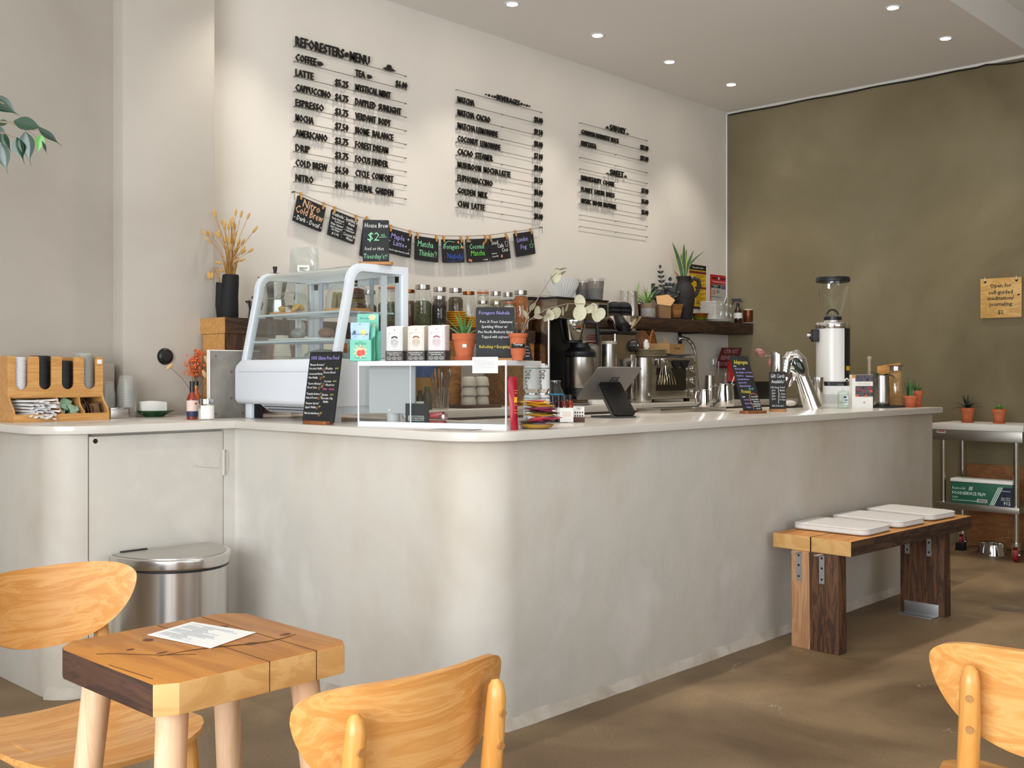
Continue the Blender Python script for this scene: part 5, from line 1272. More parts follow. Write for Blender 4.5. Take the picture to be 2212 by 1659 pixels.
# ================================================================== GRINDER AND FAR END OF THE COUNTER
Dg = 6.36; gk = Dg / F; g = thing('coffee_grinder', 'tall white coffee grinder with clear bean hopper and black lid', 'grinder', pd(1799, Dg, WT), FACE)
def gz(py): return (881 - py) * gk
WGR = mat('grinder_white', 'dcdad6', .28)
MB().prism([(x - .002, y) for x, y in rrect(.196, .21, .03)], 0, gz(834)).obj('base', WGR, g, bev=.004)
m = MB()
for i in range(7): m.bx(-.085, .06, -.1058, -.1042, .028 + i * .008, .031 + i * .008)
m.obj('base_groove', mat('groove_grey', '9a9893', .5), kid(g, 'base'))
MB().prism(rrect(.150, .15, .04), gz(834), gz(825)).obj('neck', BLACK, g)
MB().lathe([(0, gz(825)), (.094, gz(825)), (.097, gz(824)), (.097, gz(710)), (0, gz(710))], n=48).obj('body', WGR, g)
m = MB()
m.grid(lambda u, v: (.0985 * math.cos(R(-64 + 72 * u)), .0985 * math.sin(R(-64 + 72 * u)), gz(824) + v * (gz(711) - gz(824))), 12, 1, .003); m.obj('black_side_panel', BLACK, g)
m = MB(); m.grid(lambda u, v: (.0995 * math.cos(R(-56 + 26 * u)), .0995 * math.sin(R(-56 + 26 * u)), gz(801) + v * .026), 4, 1, .001); m.obj('yellow_warning_label', mat('label_amber', 'd9a315', .5), kid(g, 'black_side_panel'))
MB().lathe([(.099, gz(711)), (.102, gz(708)), (.102, gz(700)), (.099, gz(698)), (.055, gz(697)), (.053, gz(693)), (0, gz(693))], n=48).obj('chrome_ring', CHROME, g)
MB().lathe([(0, gz(694)), (.050, gz(694)), (.052, gz(692)), (.050, gz(685)), (0, gz(685))], n=36).obj('hopper_collar', BLACK, g)
MB().lathe([(.046, gz(685)), (.050, gz(680)), (.066, gz(662)), (.084, gz(635)), (.093, gz(613)), (.094, gz(608))], n=48).obj('hopper', GLASS, g)
MB().lathe([(0, gz(611)), (.094, gz(611)), (.0995, gz(609)), (.0995, gz(602)), (.096, gz(600)), (0, gz(600))], n=48).obj('hopper_lid', BLACK, g)
MB().box(-.034, -.03, gz(617), .016, .012, .05).obj('lid_clip', STEELP, kid(g, 'hopper_lid'), bev=.002)
m = MB(); m.tube([(.034 * math.cos(R(a)), .01, gz(682) + .034 * math.sin(R(a))) for a in range(0, 181, 15)], .006, 8); m.obj('shutter_arch', BLACK, g)
MB().box(-.112, -.02, gz(726), .036, .05, .074).box(-.134, -.02, gz(726), .014, .035, .044).obj('dose_block', BLACK, g, bev=.003)
MB().cyl((-.140, -.02, gz(725)), (-.160, -.02, gz(725)), .008, .008, 16).obj('dose_knob_tip', PORC, kid(g, 'dose_block'), bev=.002)
m = MB(); m.tube([(.04, -.095, gz(822)), (.05, -.11, gz(818)), (.07, -.09, gz(823))], .005, 8); m.obj('chute_lever', PORC, g)
t = thing('glass_tumbler', 'polished steel tumbler between the chrome tap and the grinder', 'tumbler', pd(1765, 6.2, WT)); hh = (881 - 814) * 6.2 / F
MB().lathe([(0, 0), (.034, 0), (.036, .004), (.041, hh), (.039, hh), (.034, .01), (0, .006)], n=28).obj('tumbler_body', STEELP, t)
t = thing('soap_bottle', 'clear pump bottle of hand sanitiser in front of the grinder', 'bottle', pd(1821, 6.18, WT), FACE)
SAN = glass('sanitiser', (.88, .93, .88), 1.0, .05)
MB().prism(rrect(.062, .036, .012), 0, .100).obj('bottle_body', SAN, t, bev=.004)
MB().cyl((0, 0, .100), (0, 0, .112), .011, .010, 18).cyl((0, 0, .112), (0, 0, .138), .004, .004, 10).tube([(0, 0, .138), (-.03, -.006, .138), (-.034, -.007, .130)], .005, 8).obj('pump', glass('pump_clear', (.9, .92, .9), 1, .2), t)
MB().bx(.000, .024, -.0195, -.0183, .02, .075).obj('bottle_label', mat('label_clear_white', 'cfd3cf', .5), t)
m = MB(); m.sph((.006, -.0195, .066), .009, .0008, .007, 10, 6).bx(.002, .02, -.0203, -.0196, .046, .052).bx(.002, .016, -.0203, -.0196, .034, .038); m.obj('label_print', NAVY, kid(t, 'bottle_label'))
t = thing('recipe_box', 'white card box with food photographs standing on the counter', 'box', PZ(1863, 882, WT), FACE + R(2)); bh = .196; bw = .122
MB().bx(-bw / 2, bw / 2, 0, .045, 0, bh).obj('box_body', PAPERW, t)
MB().bx(-bw / 2, -bw / 2 + .018, -.001, 0, bh - .02, bh).obj('orange_corner', mat('corner_orange', 'd08a2a', .6), t)
FOOD = mat('food_photo', '55525a', .5, var=.9, vs=55)
MB().bx(-bw / 2 + .019, bw / 2, -.001, 0, bh - .040, bh - .001).bx(-bw / 2 + .019, bw / 2, -.001, 0, .068, .130).obj('photo_panel', FOOD, t)
m = MB()
for x, z, c in ((-.025, .11, 0), (.008, .10, 0), (.04, .12, 0)): m.sph((x, -.001, z), .010, .0008, .012, 12, 6)
m.obj('berry_print', mat('berry', '8e3a46', .5), kid(t, 'photo_panel'))
m = MB()
for x, z in ((-.032, .074), (.05, .10), (.02, .072)): m.sph((x, -.001, z), .009, .0008, .007, 12, 6)
m.obj('orange_print', mat('orange_print', 'd8622a', .5), kid(t, 'photo_panel'))
m = MB(); m.tube([(-.03 + .076 * k / 16, -.0006, .143 + .003 * math.sin(k * 2.1)) for k in range(17)], .0012, 4); m.sph((.01, -.0002, .034), .006, .0006, .006, 10, 6); m.obj('box_print', mat('print_taupe', 'b59a86', .7), t)
q = PZ(1925, 879, WT); single('slate_tray', 'flat black tray under the steel tumbler and glass jug', 'tray', MB().prism(rrect(.36, .16, .02), 0, .008), MBLACK, pd(1922, 6.42, WT), R(-4), bev=.002)
TRY = WT + .0083
def far(px, d): return pd(px, d, TRY)
t = thing('steel_planter', 'brushed steel tumbler planted with a dark green succulent', 'potted plant', far(1904, 6.40), FACE); hh = .183
MB().lathe([(0, 0), (.043, 0), (.046, .006), (.047, .03), (.0465, .09), (.0465, .1), (.043, hh), (.041, hh), (.043, .06), (0, .05)], n=32).obj('tumbler', STEEL, t)
m = MB()
for i in range(9): m.blade((0, 0, hh - .015), i * .7 + .2, .5 + .08 * (i % 5), .085 + .012 * (i % 3), .014, .9, .3)
for a in (.1, 3.3, 5.9): m.blade((0, 0, hh - .01), a, .6, .12, .013, 2.2, .3)
m.obj('foliage', mat('plant_deep', '243c26', .4, var=.35, vs=30), t)
t = thing('glass_jug', 'clear glass jug with steel collar and wide lip', 'jug', far(1934, 6.50)); hh = .245
MB().lathe([(0, .002), (.050, .002), (.054, .01), (.036, .042), (.052, .066), (.0535, .080), (.0535, .195), (.045, .210), (.034, .216), (.033, .230)], n=32).obj('glass', GLASS, t)
MB().lathe([(.035, .212), (.036, .238), (.0345, .24), (0, .24)], n=28).obj('steel_collar', STEELP, t)
MB().lathe([(0, .2405), (.050, .2415), (.051, .2445), (0, .2435)], n=28).obj('lip', mat('lip_bronze', '6b5440', .4, .5), t)
t = thing('wooden_pestle', 'pale wooden pestle with round end upright behind the succulent', 'pestle', pd(1878, 6.5, WT)); hz_ = H + 6.5 * (808 - 770) / F - WT
MB().lathe([(0, 0), (.012, 0), (.011, .1), (.010, hz_ - .03), (.013, hz_ - .02), (.0145, hz_ - .008), (.011, hz_), (0, hz_ + .002)], n=18).obj('pestle_body', mat('pale_wood', 'a8957e', .6), t)
t = thing('cutting_board', 'light wooden board leaning upright behind the glass jug', 'board', pd(1922, 6.585, WT), FACE + R(14)); M_ = Matrix.Rotation(R(-5), 4, 'X')
bh_ = H + 6.585 * (808 - 786) / F - WT
MB().prism([(-.080, 0), (.080, 0), (.080, bh_ + .006), (-.078, bh_ - .014)], 0, .014, M_ @ RX).obj('board', BAMBOO, t, bev=.003)
t = thing('orange_packet', 'orange packet tucked behind the steel planter', 'packet', pd(1886, 6.50, WT), FACE)
MB().box(0, 0, .055, .034, .02, .11).obj('packet_body', mat('packet_orange', 'c85a22', .5), t, bev=.004)
def spiky(n, L, w, seed, el=(1.0, 1.5), m_=None, bend=.15):
    def f(m, z, r):
        q = random.Random(seed)
        for i in range(n):
            m.blade((q.uniform(-.35, .35) * r, q.uniform(-.35, .35) * r, z - .004), q.uniform(0, 6.28), q.uniform(*el), L * q.uniform(.7, 1.05), w, q.uniform(.3, 1.6) * bend, .4)
        return m_ or GREEN
    return f
terracotta('potted_succulent', 'short terracotta pot of upright green spikes on the counter end, front one', pd(1966, 6.40, WT), .044, .060, spiky(16, .12, .008, 5, (1.25, 1.55), mat('spike_green', '3c6a34', .45, var=.3, vs=25)))
terracotta('potted_succulent', 'terracotta pot of spreading aloe on the counter end, back one', pd(1979, 6.495, WT), .042, .090, spiky(16, .085, .006, 9, (.6, 1.4), ALOE, .4))
# ================================================================== BACK COUNTER EQUIPMENT
BY = 4.40
def by(px, py, y=BY): return PY(px, py, y)
xa, xb = by(1205, 640).x, by(1312, 640).x; zt = by(1250, 644).z; zh = by(1250, 690).z
br = thing('coffee_brewer', 'large steel coffee brewer with a black edged top', 'coffee brewer', (xa, BY, WT))
wB = xb - xa
MB().bx(0, wB, .06, .50, 0, .04).bx(0, wB, .26, .50, .04, zh - WT).bx(0, .02, .08, .50, .04, zh - WT).obj('brewer_body', steel('wood_reflection_steel', (.36, .29, .23), .18), br, bev=.003)  # plain steel tinted brown, the reflected wood put into its colour
MB().bx(-.01, wB + .01, 0, .51, zh - WT, zt - WT - .012).obj('brewer_head', steel('brewer_steel', (.36, .32, .27), .24), br, bev=.008)
MB().bx(-.012, wB + .012, -.004, .515, zt - WT - .012, zt - WT).obj('black_top_trim', BLACK, br, bev=.003)
MB().cyl((-.004, .075, .03), (-.004, .075, zh - WT), .009, None, 14).obj('chrome_post', CHROME, br)
MB().bx(.02, wB, .25, .262, .04, zh - WT - .002).obj('black_back_panel', BLACK, br)
xd = by(1289, 660).x - xa
MB().bx(xd, wB + .004, -.006, .004, zh - WT + .012, zt - WT - .02).obj('control_frame', STEELP, br, bev=.002)
MB().bx(xd + .015, wB - .012, -.010, -.004, zh - WT + .028, zt - WT - .032).obj('control_panel', mat('panel_black', '101011', .25), kid(br, 'control_frame'), bev=.003)
kx = by(1262, 700).x - xa
MB().lathe([(.092, zh - WT - .002), (.092, zh - WT - .012), (.066, zh - WT - .130), (.060, zh - WT - .140), (0, zh - WT - .142)], (kx, .10, 0), 36).obj('brew_basket', STEELP, br)
MB().lathe([(.068, zh - WT - .134), (.066, zh - WT - .148), (0, zh - WT - .15)], (kx, .10, 0), 30).obj('basket_rim', BLACK, kid(br, 'brew_basket'))
MB().tube([(kx + .02, .015, zh - WT - .01), (kx + .09, -.03, zh - WT - .02), (kx + .10, -.035, zh - WT - .15)], [.012, .016, .014], 10).obj('basket_handle', BLACK, kid(br, 'brew_basket'))
m = MB(); lz = zh - WT - .065
m.grid(lambda u, v: (kx + .0868 * math.cos(R(-138 + 38 * u)) , .10 + .0868 * math.sin(R(-138 + 38 * u)), lz + v * .026), 6, 1, .001); m.obj('basket_label', BLACK, kid(br, 'brew_basket'))
m = MB(); m.grid(lambda u, v: (kx + .0880 * math.cos(R(-122 + 21 * u)), .10 + .0880 * math.sin(R(-122 + 21 * u)), lz + .014 + v * .009), 5, 1, .001); m.obj('label_red_stripe', mat('stripe_red', 'b8432c', .5), kid(br, 'brew_basket'))
m = MB(); m.tube([(kx + .0884 * math.cos(R(a)), .10 + .0884 * math.sin(R(a)), lz + .012 + .006 * math.sin(k * 1.5)) for k, a in enumerate(range(-136, -122, 2))], .0015, 5)
m.obj('label_emblem', PAPERW, kid(br, 'brew_basket'))
# thermal server
sx_ = by(1263, 800, 4.46).x; sv = thing('thermal_server', 'steel thermal coffee server with black lid under the brewer', 'coffee server', (sx_, 4.478 + .02, WT + .0405)); 
s0 = by(1263, 838, 4.46).z - WT - .04; s1 = by(1263, 772, 4.46).z - WT - .04; s2 = by(1263, 741, 4.46).z - WT - .04
MB().lathe([(0, 0), (.085, 0), (.098, .012), (.098, s0), (0, s0)], n=40).obj('black_base', BLACK, sv)
MB().lathe([(.097, s0), (.100, s0 + .004), (.100, s1), (.097, s1)], n=44).obj('steel_body', STEEL, sv)
MB().lathe([(.101, s1), (.104, s1 + .006), (.104, s1 + .036), (.085, s1 + .052), (.070, s1 + .064), (.066, s2), (0, s2)], n=40).bx(-.13, -.05, -.03, .03, s1 + .01, s1 + .035).obj('black_lid', BLACK, sv)
MB().box(.018, -.075, s2 - .012, .03, .012, .018).obj('volume_window', mat('lcd_window', '7d7c68', .3), kid(sv, 'black_lid'))
# things on the brewer
TB = zt + .0005
def coffee_filter_stack():
    p = by(1213, 640, 4.60); f = None
    for i in range(10):
        l = (p.x, 4.60, TB + i * .0045); 
        if f is None:
            f = single('coffee_filter', 'white fluted paper coffee filter in the nested stack on the brewer', 'coffee filter', MB().lathe([(.055, 0), (.070, .02), (.105, .085), (.112, .098)], n=72, ribs=36, rib=.028), PAPERW, l, 0, 'nested coffee filters', keepn=True)
        else: dup(f, l, rnd.uniform(0, 6))
coffee_filter_stack()
GRND = mat('coffee_grounds', '3a332f', .95, var=.4, vs=60)
for px, d, lb in ((1259, 4.565, 'left'), (1287, 4.425, 'right')):
    p = by(px, 600, d); t = thing('deli_container', f'tall plastic container of coffee grounds on the brewer, {lb} one', 'container', (p.x, d, TB))
    MB().lathe([(0, 0), (.044, 0), (.046, .004), (.056, .128), (.060, .131), (.060, .138), (0, .139)], n=28).obj('container_body', CUPP, t)
    MB().lathe([(0, .003), (.0435, .003), (.0485, .07), (0, .072)], n=24).obj('coffee_grounds', GRND, t)
    MB().lathe([(0, .073), (.0488, .073), (.0535, .122), (0, .124)], n=24).obj('frothed_layer', mat('grounds_brown', '77604e', .9, var=.3, vs=50), t)
p = by(1165, 632, 4.70); single('grey_cloth', 'folded grey cloth lying on the brewer top', 'cloth', MB().grid(lambda u, v: ((u - .5) * .20, (v - .5) * .18, .022 * (math.sin(math.pi * u) * math.sin(math.pi * v)) ** .4 + .005 * math.sin(9 * u + 4 * v)), 14, 10, .003), mat('cloth_grey', '8b857e', .9, bump=.3), (xa + .10, 4.66, TB + .004))
# tall airpot beside the server, filter box behind, bulk grinder
p = by(1315, 800, 4.44); t = thing('steel_canister', 'tall brushed steel canister right of the thermal server', 'canister', (p.x, 4.44, WT)); hh = by(1311, 737, 4.44).z - WT
MB().lathe([(0, 0), (.050, 0), (.052, .004), (.052, hh - .012), (0, hh - .012)], n=32).obj('body', STEEL, t)
MB().lathe([(.053, hh - .02), (.053, hh - .003), (.05, hh), (0, hh)], n=32).obj('lid', mat('lid_cream', 'b9b2a4', .5), t)
MB().box(.030, -.044, hh * .34, .016, .004, .06, (0, 0, R(32))).obj('wood_thermometer', BAMBOO, t)
t = thing('cup_carton', 'white carton with red stripes behind the brewer basket', 'carton', (by(1272, 730, 4.82).x, 4.82, WT)); hh = by(1288, 738, 4.8).z - WT
MB().bx(-.13, .13, -.08, .08, 0, hh).obj('carton', PAPERW, t)
m = MB(); m.bx(-.13, .13, -.0815, -.08, hh - .02, hh - .004)
for k in range(4): m.bx(.02, .10, -.03, .03, hh + .002 + .014 * k, hh + .008 + .014 * k)
m.obj('red_stripe', mat('stripe_maroon', '7c2c2a', .6), t)
t = thing('bulk_grinder', 'steel bulk coffee grinder with wide funnel and round black head', 'grinder', (by(1338, 780, 4.62).x, 4.62, WT)); gw = .24
hb = by(1338, 722, 4.55).z - WT
MB().bx(-.17, .07, -.09, .07, 0, hb).obj('motor_housing', steel('dark_steel', (.42, .38, .34), .2), t, bev=.012)
MB().bx(-.175, .075, -.095, .075, hb, hb + .02).obj('black_cap', BLACK, t, bev=.004)
MB().cyl((-.165, -.088, .02), (-.165, -.088, hb), .008, None, 12).obj('chrome_edge', CHROME, t)
fx = by(1348, 690, 4.62).x - t.location.x; f0 = by(1348, 684, 4.62).z - WT; f1 = by(1348, 719, 4.62).z - WT
MB().lathe([(.030, f1), (.050, f1 + .016), (.128, f0 - .006), (.132, f0), (.126, f0), (.046, f1 + .02)], (fx, 0, 0), 40).obj('funnel', STEELP, t)
MB().bx(fx - .05, fx + .09, -.06, .06, hb + .018, f1 + .006).obj('throat_block', BLACK, t, bev=.004)
MB().bx(fx + .01, fx + .055, -.062, -.058, hb + .028, hb + .046).obj('maker_plate', STEELP, kid(t, 'throat_block'))
hd = Vector((by(1374, 746, 4.50).x - t.location.x, -.06, by(1374, 746, 4.5).z - WT))
ax = Vector((.35, -.937, 0))
def along(s_): return hd + ax * s_
m = MB(); m.cyl(along(-.16), along(-.05), .046, None, 28)
for k in range(4): m.cyl(along(-.10 + k * .016), along(-.093 + k * .016), .052, None, 30)
m.cyl(along(-.045), along(-.035), .082, .082, 40); m.obj('grinder_head', STEELP, t)
MB().cyl(along(-.034), along(-.02), .070, .066, 36).cyl(along(-.02), along(.06), .048, .042, 30).obj('adjust_knob', BLACK, t, bev=.003)
MB().sph(along(.061), .009, .009, .009, 12, 8).obj('knob_screw', STEELP, kid(t, 'adjust_knob'))
MB().bx(.02, .07, -.10, -.03, 0, .34).obj('spout_chute', STEELP, t, bev=.01)
t = thing('paper_sack', 'small white paper sack with scribbled writing behind the tablet', 'sack', (by(1287, 868, 4.36).x, 4.345, WT), R(-20))
MB().prism([(-.06, 0), (.06, 0), (.062, .06), (.03, .095), (-.03, .10), (-.058, .05)], -.03, .03, RX).obj('sack', PAPERW, t, bev=.01)
MB().tube([(-.03 + .006 * k, -.0315, .045 + .016 * math.sin(k * 2.3)) for k in range(11)], .001, 5).obj('scribble', mat('ink_grey', '8f8d8c', .8), t)
single('steel_saucer', 'shallow steel saucer on the back counter edge behind the tablet', 'saucer', MB().lathe([(0, 0), (.06, 0), (.085, .014), (.088, .016), (.06, .006), (0, .005)], n=32), STEELP, (by(1252, 868, 4.36).x, 4.37, WT))
# toaster oven
ox0, ox1 = by(1408, 800).x, by(1503, 800).x; oz0 = by(1450, 862).z - WT; oz1 = by(1450, 772).z - WT; ow = ox1 - ox0
ov = thing('toaster_oven', 'stainless countertop oven with dark glass door and three knobs', 'oven', (ox0, BY, WT))
MB().bx(0, ow, .012, .42, oz0, oz1).obj('oven_case', STEEL, ov, bev=.012)
MB().bx(0, ow * .80, 0, .014, oz0 + .005, oz1 - .03).obj('door_frame', STEEL, ov, bev=.003)
MB().bx(.05, ow * .76, -.003, .003, oz0 + .06, oz1 - .075).obj('door_glass', mat('oven_glass', '1c1814', .08, spec=.7), kid(ov, 'door_frame'))
MB().bx(ow * .81, ow, 0, .014, oz0 + .005, oz1 - .03).obj('control_panel', steel('warm_steel', (.45, .41, .37), .3), ov, bev=.002)
for z in (.80, .52, .24):
    zz = oz0 + (oz1 - oz0) * z - .02
    MB().cyl((ow * .905, .0, zz), (ow * .905, -.022, zz), .026, .022, 24).tube([(ow * .905 + .028 * math.cos(R(a)), -.024, zz + .028 * math.sin(R(a))) for a in range(60, 331, 30)], .003, 6).obj('control_knob', STEELP, ov)
m = MB()
for x in (.03, ow - .06):
    for y in (.04, .36): m.bx(x, x + .04, y, y + .03, 0, oz0 + .002)
m.objs('foot', BLACK, ov)
OT = WT + oz1
t = thing('mixer_bowl', 'bulging steel kettle body standing left of the oven', 'kettle', (by(1391, 800, 4.40).x - .01, 4.40, WT)); hh = by(1391, 773, 4.40).z - WT
MB().lathe([(0, 0), (.056, 0), (.061, .02), (.058, .12), (.063, hh * .55), (.066, hh * .8), (.062, hh), (0, hh)], n=36).obj('kettle_body', STEEL, t)
MB().sph((-.01, -.060, .06), .012, .008, .012, 14, 10).obj('kettle_button', CHROME, t)
CER = mat('ceramic_sand', 'b9a88c', .6, var=.1, vs=20)
KT = WT + hh + .0005
f = None
for i in range(5):
    l = (by(1404, 765, 4.52).x, 4.52, max(KT, OT + .0005) + i * .0105)
    if f is None: f = single('stoneware_plate', 'sand coloured stoneware plate in the pile on the kettle and oven', 'plate', MB().lathe([(0, 0), (.085, 0), (.12, .010), (.122, .013), (.085, .006), (0, .005)], n=36), CER, l, 0, 'sand coloured plates beside the oven')
    else: dup(f, l)
PT_ = KT + .058
t = thing('kraft_box', 'open brown cardboard box with paper flaps on top of the oven', 'box', (by(1443, 755, 4.58).x, 4.60, OT + .030), R(12))
MB().bx(-.14, .14, -.09, .09, 0, .075).obj('box_body', CARDB, t)
MB().add([(-.10, -.02, .0755), (.10, .03, .0755), (.115, .05, .185), (.02, .0, .10), (-.06, -.02, .12)], [(0, 1, 2, 3), (0, 3, 4)]).obj('paper_flap', mat('flap_cream', 'd8c59a', .8), t)
MB().bx(-.06, .06, -.0912, -.0902, .035, .045).obj('box_print', mat('print_kraft', '7d5a34', .8), t)
f = None
for px, y, z, lb in ((1446, 4.60, .0, 'white oval plate under the cardboard box'), (1468, 4.52, .016, 'grey plate tilted at the right of the cardboard box')):
    single('serving_plate', lb, 'plate', MB().lathe([(0, 0), (.08, 0), (.125, .010), (.128, .013), (.08, .006), (0, .005)], n=36), mat('plate_grey', 'a39c92', .4), (by(px, 765, y).x, y, OT + .0005 + z))
p = by(1396, 750, 4.50); t = thing('crumpled_paper', 'crumpled white paper on the plates beside the grinder head', 'paper', (p.x, 4.50, max(KT, OT) + .053))
m = MB(); m.sph((0, 0, .035), .026, .022, .036, 10, 8)
for v in m.bm.verts: v.co += Vector((rnd.uniform(-.006, .006), rnd.uniform(-.006, .006), rnd.uniform(-.006, .006)))
m.obj('paper_wad', PAPERW, t, smooth=5)
LW = wood('leaf_wood', '6e3f1c', '8f5526', 'a9693a', (9, 9, 1), 4, .5)
for i, (px, y, a, s_, lb) in enumerate(((1386, 4.74, -12, 1.0, 'broad leaf shaped wooden tray behind the crumpled paper'), (1402, 4.78, 6, .95, 'leaf shaped wooden tray partly hidden between the other two'), (1410, 4.70, 4, .85, 'narrow leaf shaped wooden tray seen edge on'))):
    p = by(px, 740, y); t = thing('leaf_tray', lb, 'tray', (p.x, y, OT + .0005), FACE + R([10, 30, 62][i]))
    hgt = by(px, 712, y).z - OT
    MB().prism([(.075 * s_ * math.sin(math.pi * (k / 12)) ** .8, hgt * k / 12) for k in range(13)] + [(-.075 * s_ * math.sin(math.pi * (k / 12)) ** .8, hgt * k / 12) for k in range(11, 0, -1)], -.006, .006, RX).obj('tray', LW, t, bev=.003)
    m = MB()
    for r_ in (.55, .75): m.tube([(.075 * s_ * r_ * math.cos(R(a_)), -.0068, hgt * .6 + hgt * .33 * r_ * math.sin(R(a_))) for a_ in range(0, 361, 30)], .0012, 4)
    m.obj('carved_line', mat('carved_dark', '4a2a14', .7), kid(t, 'tray'))
# measuring spoons hanging on the oven
sc_ = by(1422, 782, 4.385); t = thing('measuring_cup', 'small steel cup hooked on the upper edge of the oven', 'cup', (sc_.x, 4.352, sc_.z - .018))
MB().lathe([(0, 0), (.030, 0), (.032, .004), (.033, .04), (.031, .04), (.03, .004)], n=26).bx(-.006, .006, .030, .055, .030, .038).obj('cup', STEELP, t)
f = None
for i, px in enumerate((1427, 1431, 1435, 1439, 1443, 1447, 1451)):
    p = by(1435 + (px - 1439) * .3, 775, 4.37); e = by(px + (px - 1439) * .6, 831, 4.36)
    t = thing('hanging_spoon', f'slim steel spoon hanging on the oven door, number {i + 1} from the left'.replace('number 1 from the left', 'leftmost of the bunch').replace('number 2 from', 'second from').replace('number 3 from', 'third from').replace('number 4 from the left', 'middle of the bunch').replace('number 5 from the left', 'third from the right').replace('number 6 from the left', 'second from the right').replace('number 7 from the left', 'rightmost of the bunch'), 'spoon', p, 0)
    d = e - Vector(p)
    MB().tube([(0, .012, .006), (0, 0, .004), d * .35 + Vector((0, -.006, 0)), d * .62 + Vector((0, -.006, 0))], [.0025, .003, .0035, .003], 8).obj('spoon_handle', STEELP, t)
    MB().tube([d * .60 + Vector((0, -.006, 0)), d * .70 + Vector((0, -.006, 0)), d * .86 + Vector((0, -.006, 0)), d + Vector((0, -.006, 0))], [.003, .009, .0105, .005], 10, True, .45).obj('spoon_bowl', steel('old_brass', (.42, .36, .24), .3), t)
for px, lb in ((1462, 'black felt filter cone hanging on the oven, left of the two'), (1480, 'black felt filter cone hanging on the oven, right of the two')):
    p = by(px, 778, 4.392); single('felt_cone', lb, 'cloth', MB().prism([(-.055, 0), (.055, 0), (.03, -.045), (.0, -.062), (-.03, -.045)], -.003, .003, RX), mat('felt_black', '1d1c1c', .9), (p.x, 4.392, p.z), 0)
# spring tap
sp = thing('spring_tap', 'chrome spring tap arching behind the oven', 'tap', (by(1508, 790, 4.86).x, 4.86, WT))
pts = [Vector((0, 0, 0))] + [PY(x, y, 4.86) - Vector(sp.location) for x, y in ((1506, 800), (1503, 770), (1499, 752), (1494, 742), (1485, 733), (1474, 730), (1462, 733))]
MB().tube(pts, .009, 10).obj('tap_pipe', CHROME, sp)
m = MB()
for k in range(22):
    s_ = 2.2 + 4.6 * k / 22; i = int(s_); q = pts[min(i, len(pts) - 2)].lerp(pts[min(i + 1, len(pts) - 1)], s_ - i); d = (pts[min(i + 1, len(pts) - 1)] - pts[min(i, len(pts) - 2)]).normalized()
    m.tube([q - d * .002, q + d * .002], .016, 10)
m.obj('spring_coil', STEELP, sp)
# right end of the back counter
t = thing('cocktail_shaker', 'tapered steel shaker standing behind the milk pitchers', 'shaker', (by(1533, 850, 4.50).x, 4.50, WT)); hh = by(1533, 811, 4.5).z - WT
MB().lathe([(0, 0), (.040, 0), (.044, .005), (.036, hh), (.034, hh), (.040, .01), (0, .006)], n=28).obj('shaker_body', STEEL, t)
t = thing('glass_carafe', 'conical glass carafe of dark coffee on the back counter', 'carafe', (by(1567, 850, 4.6).x, 4.60, WT)); hh = by(1567, 803, 4.6).z - WT
MB().lathe([(0, 0), (.072, 0), (.076, .006), (.072, hh * .35), (.030, hh * .8), (.036, hh)], n=30).obj('glass', GLASS, t)
MB().lathe([(0, .003), (.072, .003), (.070, hh * .33), (0, hh * .33)], n=26).obj('coffee', mat('coffee_liquid', '1a0f0a', .15), t)
for px, y, hh, lb in ((1545, 4.62, .33, 'thin steel straw spoon standing by the carafe'), (1551, 4.58, .30, 'second thin steel stirrer by the carafe')):
    p = by(px, 850, y); single('long_stirrer', lb, 'stirrer', MB().cyl((0, 0, 0), (.01, 0, hh), .004, None, 8).cyl((0, 0, 0), (0, 0, .004), .018, .018, 12), STEELP, (p.x, y, WT))
t = thing('red_pouch_bag', 'bright red pouch behind the supplements chalkboard', 'pouch', (by(1588, 850, 4.74).x, 4.74, WT), R(-25))
MB().grid(lambda u, v: ((u - .5) * .20 * (1 - .3 * v), -.03 * math.sin(math.pi * u) * (1 - v), v * .31), 8, 8, .002).grid(lambda u, v: ((.5 - u) * .20 * (1 - .3 * v), .03 * math.sin(math.pi * u) * (1 - v), v * .31), 8, 8, .002).obj('pouch_film', mat('bright_red', 'c2201d', .4), t)
MB().sph((-.04, -.03, .07), .014, .003, .010, 12, 6).obj('green_print', mat('print_leaf', '3f9a3a', .5), t)
t = thing('black_bin', 'low black box on the back counter behind the chalkboards', 'box', (by(1618, 850, 4.5).x, 4.48, WT)); MB().bx(-.20, .24, -.08, .10, 0, .14).obj('box_body', BLACK, t, bev=.006)
t = thing('wine_glass', 'stemmed glass standing upside down near the red sign', 'glass', (by(1541, 800, 4.72).x, 4.72, WT + .0)); 
MB().lathe([(.038, 0), (.036, .004), (.004, .01), (.004, .22), (.03, .24), (.038, .29), (.034, .33)], n=24).obj('glass', GLASS, t)
# wall shelf bracket posts and the red sign
t = thing('cpr_sign', 'dark red sign reading CPR KIT BEHIND COUNTER below the shelf', 'sign', (by(1569, 795, 4.86).x, 4.86, by(1569, 795, 4.86).z), R(-20))
hh = by(1569, 751, 4.86).z - by(1569, 795, 4.86).z
MB().prism([(-.12, 0), (.10, 0), (.16, hh), (-.05, hh)], 0, .004, RX).obj('sign_plate', mat('sign_maroon', '5e1620', .5), t)
m = MB(); 
for s_, x, z in (('CPR KIT', .05, .72), ('BEHIND', .015, .41), ('COUNTER', -.015, .10)): m.text(s_, x, z * hh, hh * .20, width=.155, y=-.004, shear=.3, off=.01)
m.obj('lettering', mat('sign_letter', 'b3868a', .6), kid(t, 'sign_plate'))

